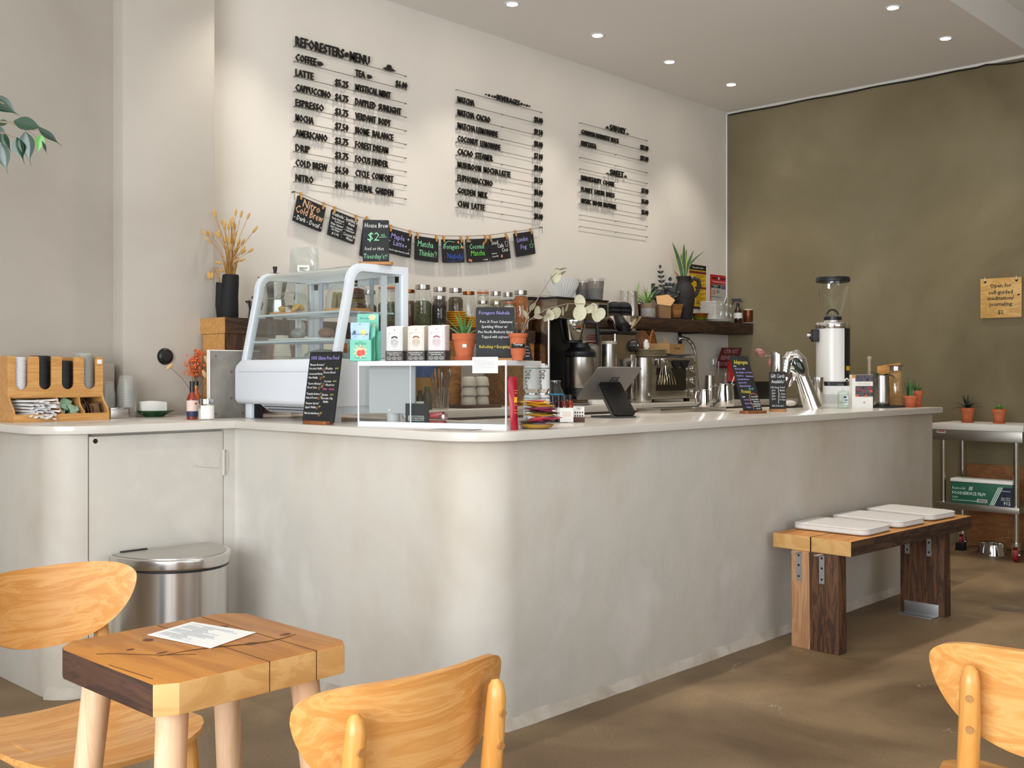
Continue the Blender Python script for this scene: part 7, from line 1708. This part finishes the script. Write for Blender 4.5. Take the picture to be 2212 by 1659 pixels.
# ================================================================== CHALK CARDS ON THE STRING
CYW = 4.925
def wp(px, py): return PY(px, py, CYW)
string = [wp(636, 414), wp(648, 418), wp(704, 441), wp(775, 468), wp(838, 487), wp(895, 502), wp(950, 509), wp(1003, 510), wp(1055, 508), wp(1105, 501), wp(1150, 495), wp(1171, 491)]
st = thing('card_string', 'thin string sagging along the menu wall with chalk cards pegged to it', 'string', string[0])
MB().tube([p - string[0] for p in string], .0016, 6).obj('string', mat('twine', '5d5348', .9), st)
m = MB()
for p in (string[0], string[-1]):
    q = p - string[0]; m.cyl(q, q + Vector((0, 4.949 - CYW, 0)), .004, None, 8).tube([q, q + Vector((0, 0, -.035)), q + Vector((.012, .01, -.04))], .0015, 5)
m.obj('wall_hook', BLACK, st)
CARDS = [
 ('Nitro Cold Brew card, first on the string', (642.8, 421.5), (703.5, 448), (631.4, 476), {'orange': [('Nitro', .02, .66, .044, 'C', .12), ('Cold Brew', .0, .36, .042, 'C', .19)], 'white': [('- Dark - Decaf -', .0, .10, .026, 'C', .19)]}),
 ('closely written drinks card, second on the string', (716, 452), (773, 474.7), (705, 506), {'white': [('Kombucha', -.45, .80, .020, 'L', .08), ('Turtle Hula and', -.45, .66, .012, 'L', .085), ('Lemon', -.32, .57, .012, 'L', .05), ('Mango Calamansi', -.45, .45, .012, 'L', .085), ('Chai Coriander', -.45, .33, .012, 'L', .085), ('and Ginger', -.40, .24, .012, 'L', .06), ('$ 5.95', -.36, .08, .014, 'L', .05),
      ('Sparkling $4', .05, .80, .020, 'L', .095), ('Water', .16, .65, .018, 'L', .05), ('- Pandan -', .10, .50, .013, 'L', .06), ('- Calamansi -', .06, .40, .013, 'L', .08), ('Coconut $4', .05, .22, .018, 'L', .09), ('Water', .18, .08, .018, 'L', .05), (dots([(.0, z / 20) for z in range(2, 19, 2)], .0018), 0, 0, 0)]}),
 ('card behind the House Brew chalkboard, third on the string', (785.5, 474), (835, 490), (777, 552), {'white': [(dots([(-.42, .5), (-.40, .3)], .002), 0, 0, 0)]}),
 ('Maple Latte card right of the House Brew chalkboard', (838, 492), (889.6, 506), (836, 545), {'violet': [('Maple', -.08, .62, .032, 'C', .13), ('Latte', -.02, .36, .030, 'C', .10)], 'white': [('syrup brought down the street', 0, .12, .011, 'C', .17), ('+', .36, .66, .022, 'C', .03), ('+', .28, .36, .018, 'C', .03), (dots([(-.40, .5), (.42, .32), (.4, .2)], .003), 0, 0, 0)]}),
 ('green lettered Matcha card, fifth on the string', (896, 509), (946.6, 516.5), (895.4, 560.8), {'green': [('Matcha', -.06, .58, .036, 'C', .13), ("Thinkin'?", .05, .20, .036, 'C', .15)]}),
 ('card with green and blue lettering and leaves, sixth on the string', (953, 517), (999.7, 517.7), (952, 567), {'green': [('Foragers', -.05, .58, .032, 'C', .13), (strokes([(-.45, .60), (-.40, .8), (-.2, .92), (.1, .88)], .002), 0, 0, 0), (strokes([(.36, .62), (.40, .72), (.36, .84)], .003), 0, 0, 0)], 'blue': [('Nebula', .06, .16, .036, 'C', .13), (strokes([(-.35, .10), (-.2, .06), (.1, .05), (.42, .12), (.46, .3), (.4, .44)], .0012), 0, 0, 0)], 'peach': [(dots([(.26, .88), (.44, .66)], .009), 0, 0, 0), (dots([(-.3, .4), (.2, .46), (.36, .30), (-.4, .22), (.0, .09)], .002), 0, 0, 0)]}),
 ('green lettered Coconut Matcha card, seventh on the string', (1004.8, 517), (1052.4, 515), (1007, 567.6), {'lime': [('Matcha', .0, .28, .034, 'C', .13)], 'green': [('Coconut', -.02, .57, .032, 'C', .135)], 'peach': [(dots([(.38, .86), (.30, .78), (-.40, .10), (-.33, .08)], .009), 0, 0, 0)], 'white': [('Enjoy!', -.46, .88, .011, 'L', .04), ('+ vanilla', .20, .06, .010, 'L', .05)]}),
 ('Iced Cafe Coco card with a drawn cup, eighth on the string', (1054, 516.5), (1097, 511), (1058, 564.6), {'white': [('Iced', -.36, .72, .026, 'L', .06), ('Cafe', -.10, .55, .026, 'L', .06), ('Coco', .10, .34, .026, 'L', .06), ('espresso', -.42, .30, .010, 'L', .05), ('Coconut Milk', -.42, .16, .010, 'L', .06), (strokes([(.30, .80), (.33, .56), (.41, .56), (.44, .80), (.30, .80)], .0012), 0, 0, 0)], 'peach': [(dots([(.06, .16)], .010), 0, 0, 0)]}),
 ('London Fog card with a small drawn cup, last on the string', (1108.6, 505), (1150, 499), (1116, 555), {'violet': [('London', -.10, .62, .032, 'C', .11), ('Fog', -.08, .30, .030, 'C', .07)], 'green': [(strokes([(.24, .44), (.28, .30), (.38, .30), (.44, .44), (.24, .44)], .0014), 0, 0, 0), (strokes([(.33, .5), (.36, .58), (.32, .64)], .001), 0, 0, 0)]}),
]
first_pin = None
for i, (lb, tl_, tr_, bl_, g) in enumerate(CARDS):
    A, B, C_ = wp(*tl_), wp(*tr_), wp(*bl_)
    w = (B - A).length; h = (C_ - A).length; a = math.atan2(B.z - A.z, B.x - A.x); ca, sa_ = math.cos(a), math.sin(a)
    mid_top = (A + B) / 2; base = mid_top - Vector((-sa_, 0, ca)) * h
    t = thing('chalk_card', 'black ' + lb, 'card', base)
    M_ = Matrix.Rotation(-a, 4, 'Y')
    MB().prism([(x, y + h / 2) for x, y in rrect(w, h, .006)], -.003, .003, M_ @ RX).obj('card', CHALKB, t)
    bd = t.children[0]
    for c, ls in g.items():
        m = MB()
        for l in ls:
            s_, x, z, hh = l[:4]; al = l[4] if len(l) > 4 else 'C'; mw = l[5] if len(l) > 5 else w * .9
            if callable(s_): s_(m, M_, w, h, -.003)
            else: m.text(s_, x * w, z * h, hh, al, min(mw, w * .98), y=-.003, M=M_, shear=.12, off=.004)
        m.obj('chalk_lettering', CH[c], bd)
    for sd, P_ in (('left', A.lerp(B, .10)), ('right', A.lerp(B, .90))):
        l = P_ + Vector((0, -.001, .004)); lab = f'wooden clothespin at the {sd} of the {lb.split(",")[0]}'
        if first_pin is None:
            first_pin = thing('clothespin', lab, 'clothespin', l, 0, 'clothespins on the string')
            for y_ in (-.0085, .0085): MB().box(0, y_ * .62, -.002, .0105, .0055, .042, (R(3 if y_ > 0 else -3), 0, 0)).obj('pin_half', BAMBOO, first_pin, bev=.001)
            MB().cyl((-.006, 0, .003), (.006, 0, .003), .0035, None, 10).obj('pin_spring', STEELP, first_pin)
        else: dup(first_pin, l, (0, -a, 0), lab)
# ================================================================== WOODEN SIGN ON THE OLIVE WALL
p0 = PX(2118, 603, 7.93); p1 = PX(2207, 688, 7.93)
sw = p0.y - p1.y; shh = p0.z - PX(2118, 688, 7.93).z
sg = thing('wooden_sign', 'square wooden sign hanging on the olive wall, open for self-guided meditation', 'sign', (7.925, (p0.y + p1.y) / 2, p0.z - shh), LEFT)
MB().bx(-sw / 2, sw / 2, 0, .018, 0, shh).obj('sign_board', wood('sign_pine', 'b98a45', 'cfa25a', 'dbb26c', (1, 6, 6), 3, .5, wave=.4), sg, bev=.002)
m = MB()
for s_, z, w_ in (('Open for', .765, .17), ('self-guided', .60, .215), ('meditation/', .45, .225), ('journaling', .30, .20), ('$2', .10, .045)): m.text(s_, 0, z * shh, .027, width=w_, y=0, depth=.001, off=.018)
m.obj('lettering', mat('sign_ink', '2b211a', .6), kid(sg, 'sign_board'))
m = MB()
for x in (-sw * .38, sw * .38): m.lathe([(0, 0), (.009, 0), (.009, .0012), (0, .0012)], n=14, M=Matrix.Translation((x, 0, shh * .92)) @ RX).sph((sw * .43, -.0006, shh * .56), .009, .0008, .006, 10, 6)
m.obj('hole', mat('hole', '1b1714'), sg)
m = MB()
for x in (-sw * .38, sw * .38): m.tube([(x, .021, shh * .92), (x, -.006, shh * .93), (x, -.004, shh * 1.03), (x, .022, shh * 1.05)], .0022, 6)
m.obj('hanging_ring', STEELP, sg)

# ================================================================== STEEL CART WITH POTS
cx0, cx1, cy0, cy1 = 7.40, 7.86, 2.372, 2.965
ca_ = thing('steel_cart', 'stainless rolling cart with white top against the olive wall', 'cart', (cx0, cy0, 0))
cw, cl = cx1 - cx0, cy1 - cy0
MB().bx(-.01, cw, -.01, cl + .01, .868, .910).obj('white_top', mat('cart_top', 'cfcac2', .5), ca_, bev=.003)
SCART = steel('cart_steel', (.42, .39, .35), .35)
MB().bx(0, cw - .01, 0, cl, .795, .868).obj('steel_apron', SCART, ca_, bev=.003)
MB().bx(.0, cw - .01, .02, cl - .02, .322, .365).obj('lower_shelf', SCART, ca_, bev=.004)
MB().bx(-.0012, 0, cl - .09, cl - .03, .842, .862).obj('maker_sticker', mat('sticker_pink', 'c9b0aa', .6), ca_)
m = MB(); m.bx(-.0018, -.0012, cl - .085, cl - .04, .852, .859); m.obj('sticker_print', mat('sticker_red', '9a2f33', .6), kid(ca_, 'maker_sticker'))
for ix, x in enumerate((.05, cw - .06)):
    for iy, y in enumerate((.055, cl - .055)):
        MB().cyl((x, y, .125), (x, y, .80), .0175, None, 20).cyl((x, y, .33), (x, y, .36), .021, None, 20).obj('leg', STEELP, ca_)
        c = MB(); c.cyl((x, y, .105), (x, y, .128), .030, None, 20).bx(x - .018, x + .022, y - .020, y - .014, .04, .105).bx(x - .018, x + .022, y + .014, y + .020, .04, .105).cyl((x + .012, y - .024, .046), (x + .012, y + .024, .046), .008, None, 10)
        c_ = c.obj('caster', STEELP, ca_)
        MB().cyl((x + .012, y - .013, .046), (x + .012, y + .013, .046), .046, None, 28).obj('caster_wheel', mat('caster_red', '8e1c26', .4), c_, bev=.004)
f0 = PX(2053, 1090, 7.44); f1 = PX(2187, 1090, 7.44)
fb = thing('film_box', 'green and navy box of cling film on the lower shelf of the cart', 'box', (7.44, (f0.y + f1.y) / 2, .3655), LEFT); fw = f0.y - f1.y; fh = .145
MB().bx(-fw / 2, fw / 2, 0, .13, 0, fh).obj('box_body', mat('film_green', '1f5a44', .5), fb, bev=.002)
MB().prism([(fw * .22, 0), (fw / 2, 0), (fw / 2, fh * .86), (fw * .36, fh * .86)], .0, .0008, RX).obj('navy_panel', mat('film_navy', '1c2038', .5), fb)
m = MB()
for k in range(3): m.prism([(fw * (.14 + .028 * k), 0), (fw * (.155 + .028 * k), 0), (fw * (.295 + .028 * k), fh * .86), (fw * (.28 + .028 * k), fh * .86)], .0008, .0014, RX)
m.text('Reynolds', -fw * .47, fh * .64, .018, 'L', fw * .22, y=-.001, shear=.2).text('FOODSERVICE FILM', -fw * .47, fh * .40, .020, 'L', fw * .54, y=-.001, off=.02).text('2000', -fw * .47, fh * .22, .014, 'L', fw * .10, y=-.001).text('Easy Glide', fw * .47, fh * .34, .010, 'R', fw * .14, y=-.001).text('Slide Cutter', fw * .47, fh * .25, .010, 'R', fw * .15, y=-.001).text('912', fw * .47, fh * .06, .021, 'R', fw * .12, y=-.001, off=.02).bx(-fw * .47, -fw * .05, -.001, 0, fh * .12, fh * .14).bx(fw * .30, fw * .47, -.0014, -.0006, fh * .68, fh * .70)
for k in range(3): m.prism([(-fw * (.20 - .022 * k), fh * .62), (-fw * (.188 - .022 * k), fh * .62), (-fw * (.172 - .022 * k), fh * .80), (-fw * (.184 - .022 * k), fh * .80)], .0, .001, RX)
m.obj('box_lettering', mat('film_mint', 'c9dcd0', .6), kid(fb, 'box_body'))
m = MB(); m.bx(-fw * .06, fw * .10, -.0012, 0, fh * .08, fh * .24); m.obj('barcode_panel', PAPERW, fb)
m = MB()
for k in range(12): m.bx(-fw * .05 + fw * .012 * k, -fw * .05 + fw * .012 * k + fw * .005 * (1 + k % 2), -.0018, -.0012, fh * .09, fh * .23)
m.obj('barcode_bars', mat('barcode_dark', '2a2f2c', .6), kid(fb, 'barcode_panel'))
MB().bx(-fw / 2, fw / 2, -.004, .13, fh, fh + .022).obj('white_lid', PAPERW, fb, bev=.003)
def agave(m, z, r):
    for i in range(13): m.blade((0, 0, z - .004), i * 2.4, .35 + .09 * i, .135 - .002 * i, .012, 1.1 if i < 8 else .2, .35)
    return mat('agave_dark', '1e2d22', .35, var=.3, vs=25)
def spek(m, z, r):
    q = random.Random(2)
    for i in range(10): m.leaf((0, 0, z - .002), (math.cos(i * 2.4) * .8, math.sin(i * 2.4) * .8, .35 + .12 * i), .06 - .001 * i, .013, (0, 0, 1), .1, .3)
    return mat('fresh_leaf', '5f9438', .45, var=.4, vs=30)
qa, qb = PX(2090, 912, 7.62), PX(2158, 914, 7.62)
terracotta('potted_succulent', 'terracotta pot of dark spreading agave on the steel cart, left one', (7.62, qa.y, .9105), .048, .092, agave)
terracotta('potted_succulent', 'terracotta pot of bright green leaves on the steel cart, right one', (7.62, qb.y, .9105), .046, .088, spek)
t = thing('plywood_sheet', 'plywood board leaning on the olive wall behind the steel cart', 'board', (7.925, 2.70, 0), LEFT)
MB().bx(-.21, .22, .0, .018, .006, .34).bx(-.22, .18, -.008, .012, .34, .60).obj('sheet', wood('plywood_warm', '6f4420', '8d5a2c', 'a06a38', (1, 5, 5), 3, .6, wave=.3), t)
pb = PZ(2143, 1191, .0); 
t = thing('dog_bowl', 'steel water bowl on the floor under the cart', 'bowl', (7.66, PX(2143, 1190, 7.66).y, 0)); MB().lathe([(0, .004), (.082, .004), (.094, 0), (.090, .03), (.080, .072), (.088, .075), (.086, .078), (.074, .072), (.070, .02), (0, .016)], n=36).obj('bowl', STEELP, t)
single('floor_plate', 'small metal doorstop on the floor beside the cart caster', 'doorstop', MB().bx(-.04, .04, -.03, .03, 0, .006).bx(-.02, .03, -.03, .03, .006, .05), BLACK, (7.70, PX(2075, 1190, 7.7).y, 0), 0, bev=.003)
single('floor_drain', 'round metal drain cover set in the floor near the cart', 'drain', MB().lathe([(0, .001), (.075, .001), (.078, .003), (.092, .003), (.094, .0)], n=32), mat('drain_iron', '6b5a45', .6), PZ(2180, 1315, 0))

# ================================================================== BENCH
bz_ = .51; bth = .068
bn = thing('timber_bench', 'reclaimed timber bench with three seat pads beside the counter', 'bench', (4.46, 2.535, 0), R(-3))
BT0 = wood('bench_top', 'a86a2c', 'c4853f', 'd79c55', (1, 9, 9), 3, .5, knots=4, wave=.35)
for y0, y1 in ((-.195, 0), (-.398, -.200)):
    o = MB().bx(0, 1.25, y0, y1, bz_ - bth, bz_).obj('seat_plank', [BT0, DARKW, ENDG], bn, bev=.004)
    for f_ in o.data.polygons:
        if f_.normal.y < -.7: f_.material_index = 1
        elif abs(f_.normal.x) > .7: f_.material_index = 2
PALEV = wood('pale_leg', '8a5f3c', 'a97c55', 'b98f6a', (9, 9, 1), 3, .65, wave=.3)
for lx in (-.01, 1.05):
    for (ya, yb, yc, yd, mm) in ((-.105, -.195, -.105, -.205, PALEV if lx < 0 else DARKWV), (-.198, -.34, -.198, -.345, DARKWV)):
        m = MB(); m.prism([(yc, 0), (yd, 0), (yb, bz_ - bth), (ya, bz_ - bth)], lx, lx + .07, SM); m.obj('leg', mm, bn, bev=.003)
    m = MB()
    for y in (-.145, -.262): m.bx(lx - .004, lx, y - .013, y + .013, bz_ - bth - .135, bz_ - bth - .002).bx(lx - .05, lx, y - .013, y + .013, bz_ - bth - .005, bz_ - bth - .001)
    m.objs('steel_strap', GALV, bn)
    m = MB()
    for y in (-.145, -.262):
        for z in (.02, .065, .115): m.cyl((lx - .0042, y, bz_ - bth - z), (lx - .006, y, bz_ - bth - z), .0055, .004, 10)
    m.obj('screw_head', mat('screw_dark', '2b2b2b', .4, .8), bn)
MB().bx(1.042, 1.048, -.315, -.13, 0, .062).bx(.96, 1.048, -.315, -.13, 0, .005).obj('floor_bracket', GALV, bn, bev=.002)
pad = None
for i, (x, lb) in enumerate(((.30, 'pale canvas seat pad on the bench, nearest the bench end with the pale leg'), (.665, 'pale canvas seat pad in the middle of the bench'), (1.025, 'pale canvas seat pad on the bench, closest to the steel cart'))):
    q = Vector((4.46, 2.535, 0)) + Matrix.Rotation(R(-3), 3, 'Z') @ Vector((x, -.185 + .006 * i, bz_ + .0006)); rz_ = R(-3 + [2, -1, -3][i])
    if pad is None:
        pad = thing('seat_pad', lb, 'cushion', q, rz_, 'seat pads on the bench')
        m = MB(); n_ = 24; rr2 = rrect(.275, .375, .045, 6)
        m.prism(rr2, .003, .034); o = m.obj('pad_cover', mat('canvas', 'd6d2cd', .9, var=.04, vs=30, bump=.25, bs=300), pad, bev=.010, seg=4)
        m = MB()
        for z in (.009, .029): m.tube([(p[0] * 1.002, p[1] * 1.002, z) for p in rr2 + rr2[:1]], .0022, 6, False)
        m.obj('piping', mat('canvas_piping', 'c6c1bb', .9), o)
        MB().bx(.128, .142, -.10, -.07, .004, .006).obj('tie_strap', mat('canvas', 'd6d2cd'), pad)
    else: dup(pad, q, rz_, lb)

# ================================================================== BIN
bb = thing('step_bin', 'semi-round brushed steel step bin against the counter door', 'bin', (2.150, 3.975, 0))
def dshape(w, d, n=26): return [(w / 2 * math.cos(R(180 + 180 * i / n)), -.045 + (d - .045) * math.sin(R(180 + 180 * i / n))) for i in range(n + 1)] + [(w / 2, -.01), (w / 2 - .012, 0), (-w / 2 + .012, 0), (-w / 2, -.01)]
BZ = .552
SBIN = steel('bin_steel', (.66, .64, .62), .20, (60, 60, .5))
MB().prism(dshape(.436, .325), .03, BZ - .052).obj('bin_body', SBIN, bb, smooth=30)
MB().prism(dshape(.444, .330), 0, .032).obj('base_ring', BLACK, bb, smooth=30)
MB().prism(dshape(.444, .330), BZ - .055, BZ - .047).obj('black_gasket', BLACK, bb, smooth=30)
o = MB().prism(dshape(.456, .338), BZ - .046, BZ - .004).obj('bin_lid', SBIN, bb, bev=.008, seg=3)
MB().prism([(p[0] * .93, -.012 + (p[1] + .012) * .93) for p in dshape(.456, .338)], BZ - .0045, BZ - .001).obj('lid_panel', steel('lid_steel', (.55, .53, .50), .38, (4, 60, 4)), kid(bb, 'bin_lid'), smooth=30)
MB().bx(-.05, .05, -.36, -.30, .004, .022).obj('pedal', STEEL, bb, bev=.003)
MB().bx(-.17, -.06, -.004, .012, BZ - .05, BZ + .004).obj('lid_hinge', BLACK, bb, bev=.002)

# ================================================================== CAFE TABLE, CARD AND CHAIRS
TX, TY, TZ_ = 1.105, 1.885, .72
def cafe_table(name, label, cx, cy, rz=0, w=.418, d=.425, pedestal=False):
    t = thing(name, label, 'table', (cx, cy, 0), rz)
    th = .057; c = .042
    poly = [(-w / 2 + .004, -d / 2 + c * .5), (-w / 2 + c, -d / 2), (w / 2 - c * .5, -d / 2), (w / 2, -d / 2 + c * .8), (w / 2, d / 2 - c * 1.2), (w / 2 - c * .6, d / 2 - c * .4), (w / 2 - c * 1.4, d / 2), (-w / 2 + c, d / 2 - .006), (-w / 2 + .010, d / 2 - c * .9), (-w / 2, d / 2 - c * 1.5)]
    o = MB().prism(poly, TZ_ - th, TZ_).obj('table_top', [HONEY, DARKWY, ENDG], t, bev=.004, smooth=25)
    for f_ in o.data.polygons:
        n = f_.normal
        if n.x < -.85: f_.material_index = 1
        elif abs(n.z) < .5: f_.material_index = 2
    m = MB()
    for x in (.015, .120): m.bx(x - .0008, x + .0008, -d / 2 - .0004, d / 2 - .01, TZ_ - th * .97, TZ_ + .0004)
    pts = [(-.11 + .28 * v, -.03 + .06 * v * v + .015 * math.sin(6 * v) - .10 * v, TZ_ + .0002) for v in [k / 14 for k in range(15)]]
    m.tube(pts, [.0004 + .0012 * math.sin(math.pi * k / 14) for k in range(15)], 5)
    m.tube([(-.18 + .016 * k, .07 - .018 * k + .006 * math.sin(k), TZ_ + .0002) for k in range(9)], .0009, 5)
    m.tube([(-w / 2 + .010 + .0015 * k, -.02 - .02 * k, TZ_ + .0002) for k in range(8)], .0008, 5)
    m.obj('joint_crack', mat('crack_dark', '3f240e', .8), kid(t, 'table_top'))
    m = MB()
    for x, y, rx, ry in ((.065, -.075, .014, .010), (-.06, .10, .010, .012), (-.12, .055, .008, .006), (.10, .09, .014, .011), (.155, -.06, .012, .007), (-.09, -.01, .011, .005)): m.lathe([(0, .0006), (1, .0004), (1.05, 0)], (0, 0, 0), 16, Matrix.Translation((x, y, TZ_)) @ Matrix.Diagonal((rx, ry, 1, 1)))
    m.obj('knot', mat('knot_brown', '6a3d1a', .6, var=.4, vs=120), kid(t, 'table_top'))
    lw = wood('table_leg', 'c49a74', 'd4ad8a', 'dfbd9e', (9, 9, 1), 2.5, .5, wave=.25)
    if pedestal:
        MB().cyl((.14, -.12, .02), (.14, -.12, TZ_ - th), .035, None, 24).lathe([(0, 0), (.2, 0), (.2, .012), (.05, .025), (0, .025)], (.14, -.12, 0), 32).obj('pedestal', MBLACK, t)
        return t
    for sx in (-1, 1):
        for sy in (-1, 1):
            a = Vector((sx * (w / 2 - .068), sy * (d / 2 - .070), TZ_ - th)); b = Vector((sx * (w / 2 - .015), sy * (d / 2 - .02), 0))
            MB().tube([b, b.lerp(a, .5), a], [.020, .026, .0285], 22).obj('leg', lw, t)
    return t
cafe_table('cafe_table', 'small square cafe table of thick honey coloured timber on round legs', TX, TY)
a_, b_, c_, d_ = [PZ(px, py, TZ_) for px, py in ((318, 1373), (415, 1345), (553, 1368), (455, 1402))]
cen = (a_ + b_ + c_ + d_) / 4
t = thing('paper_menu', 'printed white paper lying on the honey coloured cafe table', 'paper', (cen.x, cen.y, TZ_ + .0012))
MB().add([(v.x - cen.x, v.y - cen.y, 0) for v in (a_, d_, c_, b_)] + [(v.x - cen.x, v.y - cen.y, .0008) for v in (a_, d_, c_, b_)], [(3, 2, 1, 0), (4, 5, 6, 7), (0, 1, 5, 4), (1, 2, 6, 5), (2, 3, 7, 6), (3, 0, 4, 7)]).obj('sheet', PAPERW, t)
m = MB(); U = (b_ - a_); V = (d_ - a_); q_ = random.Random(4)
for i in range(17):
    v = .08 + .05 * i; u0 = .08 if i % 5 else .30; u1 = u0 + q_.uniform(.35, .80) * (1 - u0) 
    P0 = a_ + V * 0 + U * v + V * u0 - cen; P1 = a_ + U * v + V * u1 - cen
    m.tube([(P0.x, P0.y, .001), (P1.x, P1.y, .001)], .0011, 4)
m.obj('printed_line', mat('ink_grey2', '9b9a9a', .8), kid(t, 'sheet'))

def make_chair(label, loc, rz):
    t = thing('bentwood_chair', label, 'chair', loc, rz)
    hw, Rb = .205, .36                                   # backrest half width and bend radius
    def bt(u, v):
        s_ = math.sin(math.pi * (u - .5)); q = abs(s_)
        top = .736 + .042 * (max(0, 1 - q ** 5)) ** .5; bot = .736 - .151 * (max(0, 1 - q ** 2.3)) ** .62
        z = bot + (top - bot) * v
        th_ = s_ * .60
        return (Rb * math.sin(th_), -.205 + Rb * (1 - math.cos(th_)) - (z - .60) * .16, z)
    MB().grid(bt, 48, 8, -.011).obj('backrest', BIRCH, t, bev=.0)
    # seat: dished ply with rounded front
    def st_(u, v):
        y = -.20 + .42 * v; w = .195 + .018 * math.sin(math.pi * v)
        if v > .8: w *= math.sqrt(max(.02, 1 - ((v - .8) / .2) ** 2 * .55))
        if v < .1: w *= .90 + .10 * (v / .1)
        x = (-1 + 2 * u) * w
        return (x, y, .436 + .012 * abs(-1 + 2 * u) ** 2 - .012 * math.sin(math.pi * v) - .02 * max(0, v - .82) / .18)
    MB().grid(st_, 16, 16, .012).obj('seat', BIRCH, t)
    for sx in (-1, 1):
        rl = MB().tube([(sx * .170, -.245, 0), (sx * .168, -.220, .22), (sx * .155, -.205, .43), (sx * .142, -.222, .56), (sx * .139, -.236, .65), (sx * .138, -.243, .715), (sx * .138, -.242, .735), (sx * .138, -.240, .743)], [.015, .018, .021, .019, .018, .0165, .013, .006], 14, True, 1.0, up=(1, 0, 0)).obj('rear_leg', BIRCHV, t)
        MB().tube([(sx * .182, .185, 0), (sx * .172, .168, .22), (sx * .160, .150, .43)], [.014, .018, .021], 14).obj('front_leg', BIRCHV, t)
        MB().bx(sx * .160 - .010, sx * .160 + .010, -.205, .15, .385, .432).obj('side_rail', BIRCH, t, bev=.003)
        m = MB()
        for z in (.635, .690): m.cyl((sx * .139, -.2565 - .0045 * (z > .66), z), (sx * .139, -.2505 - .004 * (z > .66), z), .0062, None, 14)
        m.objs('dowel_cap', mat('dowel', '9a6a36', .5), rl)
    for y in (-.200, .150): MB().bx(-.155, .155, y - .010, y + .010, .385, .428).obj('cross_rail', BIRCH, t, bev=.003)
    return t
ch = make_chair('bentwood chair with its back to the camera in front of the cafe table', (1.152, 1.488, 0), R(-5))
dup(ch, (1.12, 2.40, 0), R(181), 'bentwood chair facing the camera behind the cafe table')
dup(ch, (2.165, .636, 0), R(-72), 'bentwood chair with its back turned at the right foreground corner')
# second table at the right edge
cafe_table('cafe_table', 'pale timber table corner at the right edge beyond the foreground chair', 2.36, .44, 0, .62, .52, True)

# ================================================================== FICUS REACHING IN FROM THE LEFT
fx_ = Vector((.62, 3.02, 0))
fp = thing('potted_ficus', 'weeping ficus branch with glossy green leaves at the left frame edge', 'potted plant', fx_)
MB().lathe([(0, 0), (.15, 0), (.19, .34), (.20, .36), (.18, .36), (.17, .31)], n=36).obj('planter', mat('planter_grey', '8f8b85', .7), fp)
MB().lathe([(0, .315), (.172, .315)], n=24).obj('soil', SOIL, fp)
BARK = mat('bark', '7a6a55', .85, var=.25, vs=30)
def fq(px, py, d=2.72): return PD(px, py, d) - fx_
tips = [(0, 262), (22, 265), (60, 282), (95, 285), (110, 280)]
m = MB()
m.tube([(0, 0, .3), (.02, .01, 1.0), (.04, -.02, 1.6), (.10, -.05, 1.95), fq(-120, 270, 2.65)], [.022, .020, .016, .010, .005], 10)
m.tube([fq(-120, 270, 2.65), fq(-40, 258, 2.7), fq(0, 263), fq(25, 266), fq(55, 278), fq(80, 281)], [.005, .004, .003, .0022, .0016, .0012], 6)
m.tube([(.10, -.05, 1.95), fq(-100, 215, 2.7), fq(-30, 205), fq(10, 225)], [.008, .004, .003, .0015], 6)
m.tube([fq(-60, 300, 2.7), fq(-10, 285), fq(15, 290), fq(30, 297)], [.003, .0025, .002, .001], 6)
m.tube([fq(-120, 270, 2.65), fq(-60, 300, 2.7)], [.004, .003], 6)
for a, b in (((55, 278), (56, 285)), ((58, 280), (78, 296)), ((25, 266), (32, 258)), ((15, 290), (32, 297))): m.tube([fq(*a), fq(*b)], .0010, 5)
m.obj('trunk_and_branches', BARK, fp)
def ficus_leaf(m, b, t_, w_px, tilt=0, curl=.08):
    B_, T_ = fq(*b), fq(*t_); d = T_ - B_; L_ = d.length
    nrm = Vector((-FW.x, -FW.y, .35)) + RT * tilt
    def fn(u, v):
        w = (w_px * 2.72 / F) * (math.sin(math.pi * min(1, u / .80) ** .85) if u < .80 else 0); w = max(w, .0022 * (1 - u) + .0002)
        if u > .68: w = max(w, (w_px * 2.72 / F) * .16 * (1 - u) / .32)
        x = (v - .5) * 2
        dd = d.normalized(); sd = dd.cross(nrm.normalized()).normalized(); nn = sd.cross(dd)
        return B_ + d * u + sd * (x * w) + nn * (abs(x) * w * .22 - curl * L_ * u * u)
    m.grid(fn, 14, 4, .0007)
m = MB(); my = MB()
for b, t_, w_, ti in (((-18, 208), (44, 250), 15, 0), ((-20, 222), (40, 246), 12, .3), ((30, 262), (100, 278), 16, 0), ((84, 279), (134, 313), 9, .5), ((55, 285), (64, 358), 18, 0), ((36, 297), (50, 355), 16, -.4), ((-4, 268), (24, 262), 8, .2),
                     ((-12, 268), (13, 322), 13, .3), ((8, 288), (22, 330), 10, -.5), ((0, 310), (15, 376), 17, 0), ((-30, 300), (-5, 350), 16, .2), ((92, 305), (102, 334), 3.5, .5), ((-60, 190), (0, 214), 14, .3), ((-70, 250), (-20, 300), 15, 0), ((-90, 220), (-45, 260), 14, .2), ((-100, 280), (-60, 340), 15, -.2), ((-120, 190), (-60, 205), 13, .2), ((-40, 330), (-15, 385), 15, .2)):
    ficus_leaf(m, b, t_, w_, ti)
ficus_leaf(my, (90, 291), (81, 332), 10, .3)
m.obj('leaf', mat('ficus_leaf', '17321f', .28, var=.35, vs=9), fp); my.obj('young_leaf', mat('ficus_young', '4f8a2a', .4, var=.3, vs=30), fp)
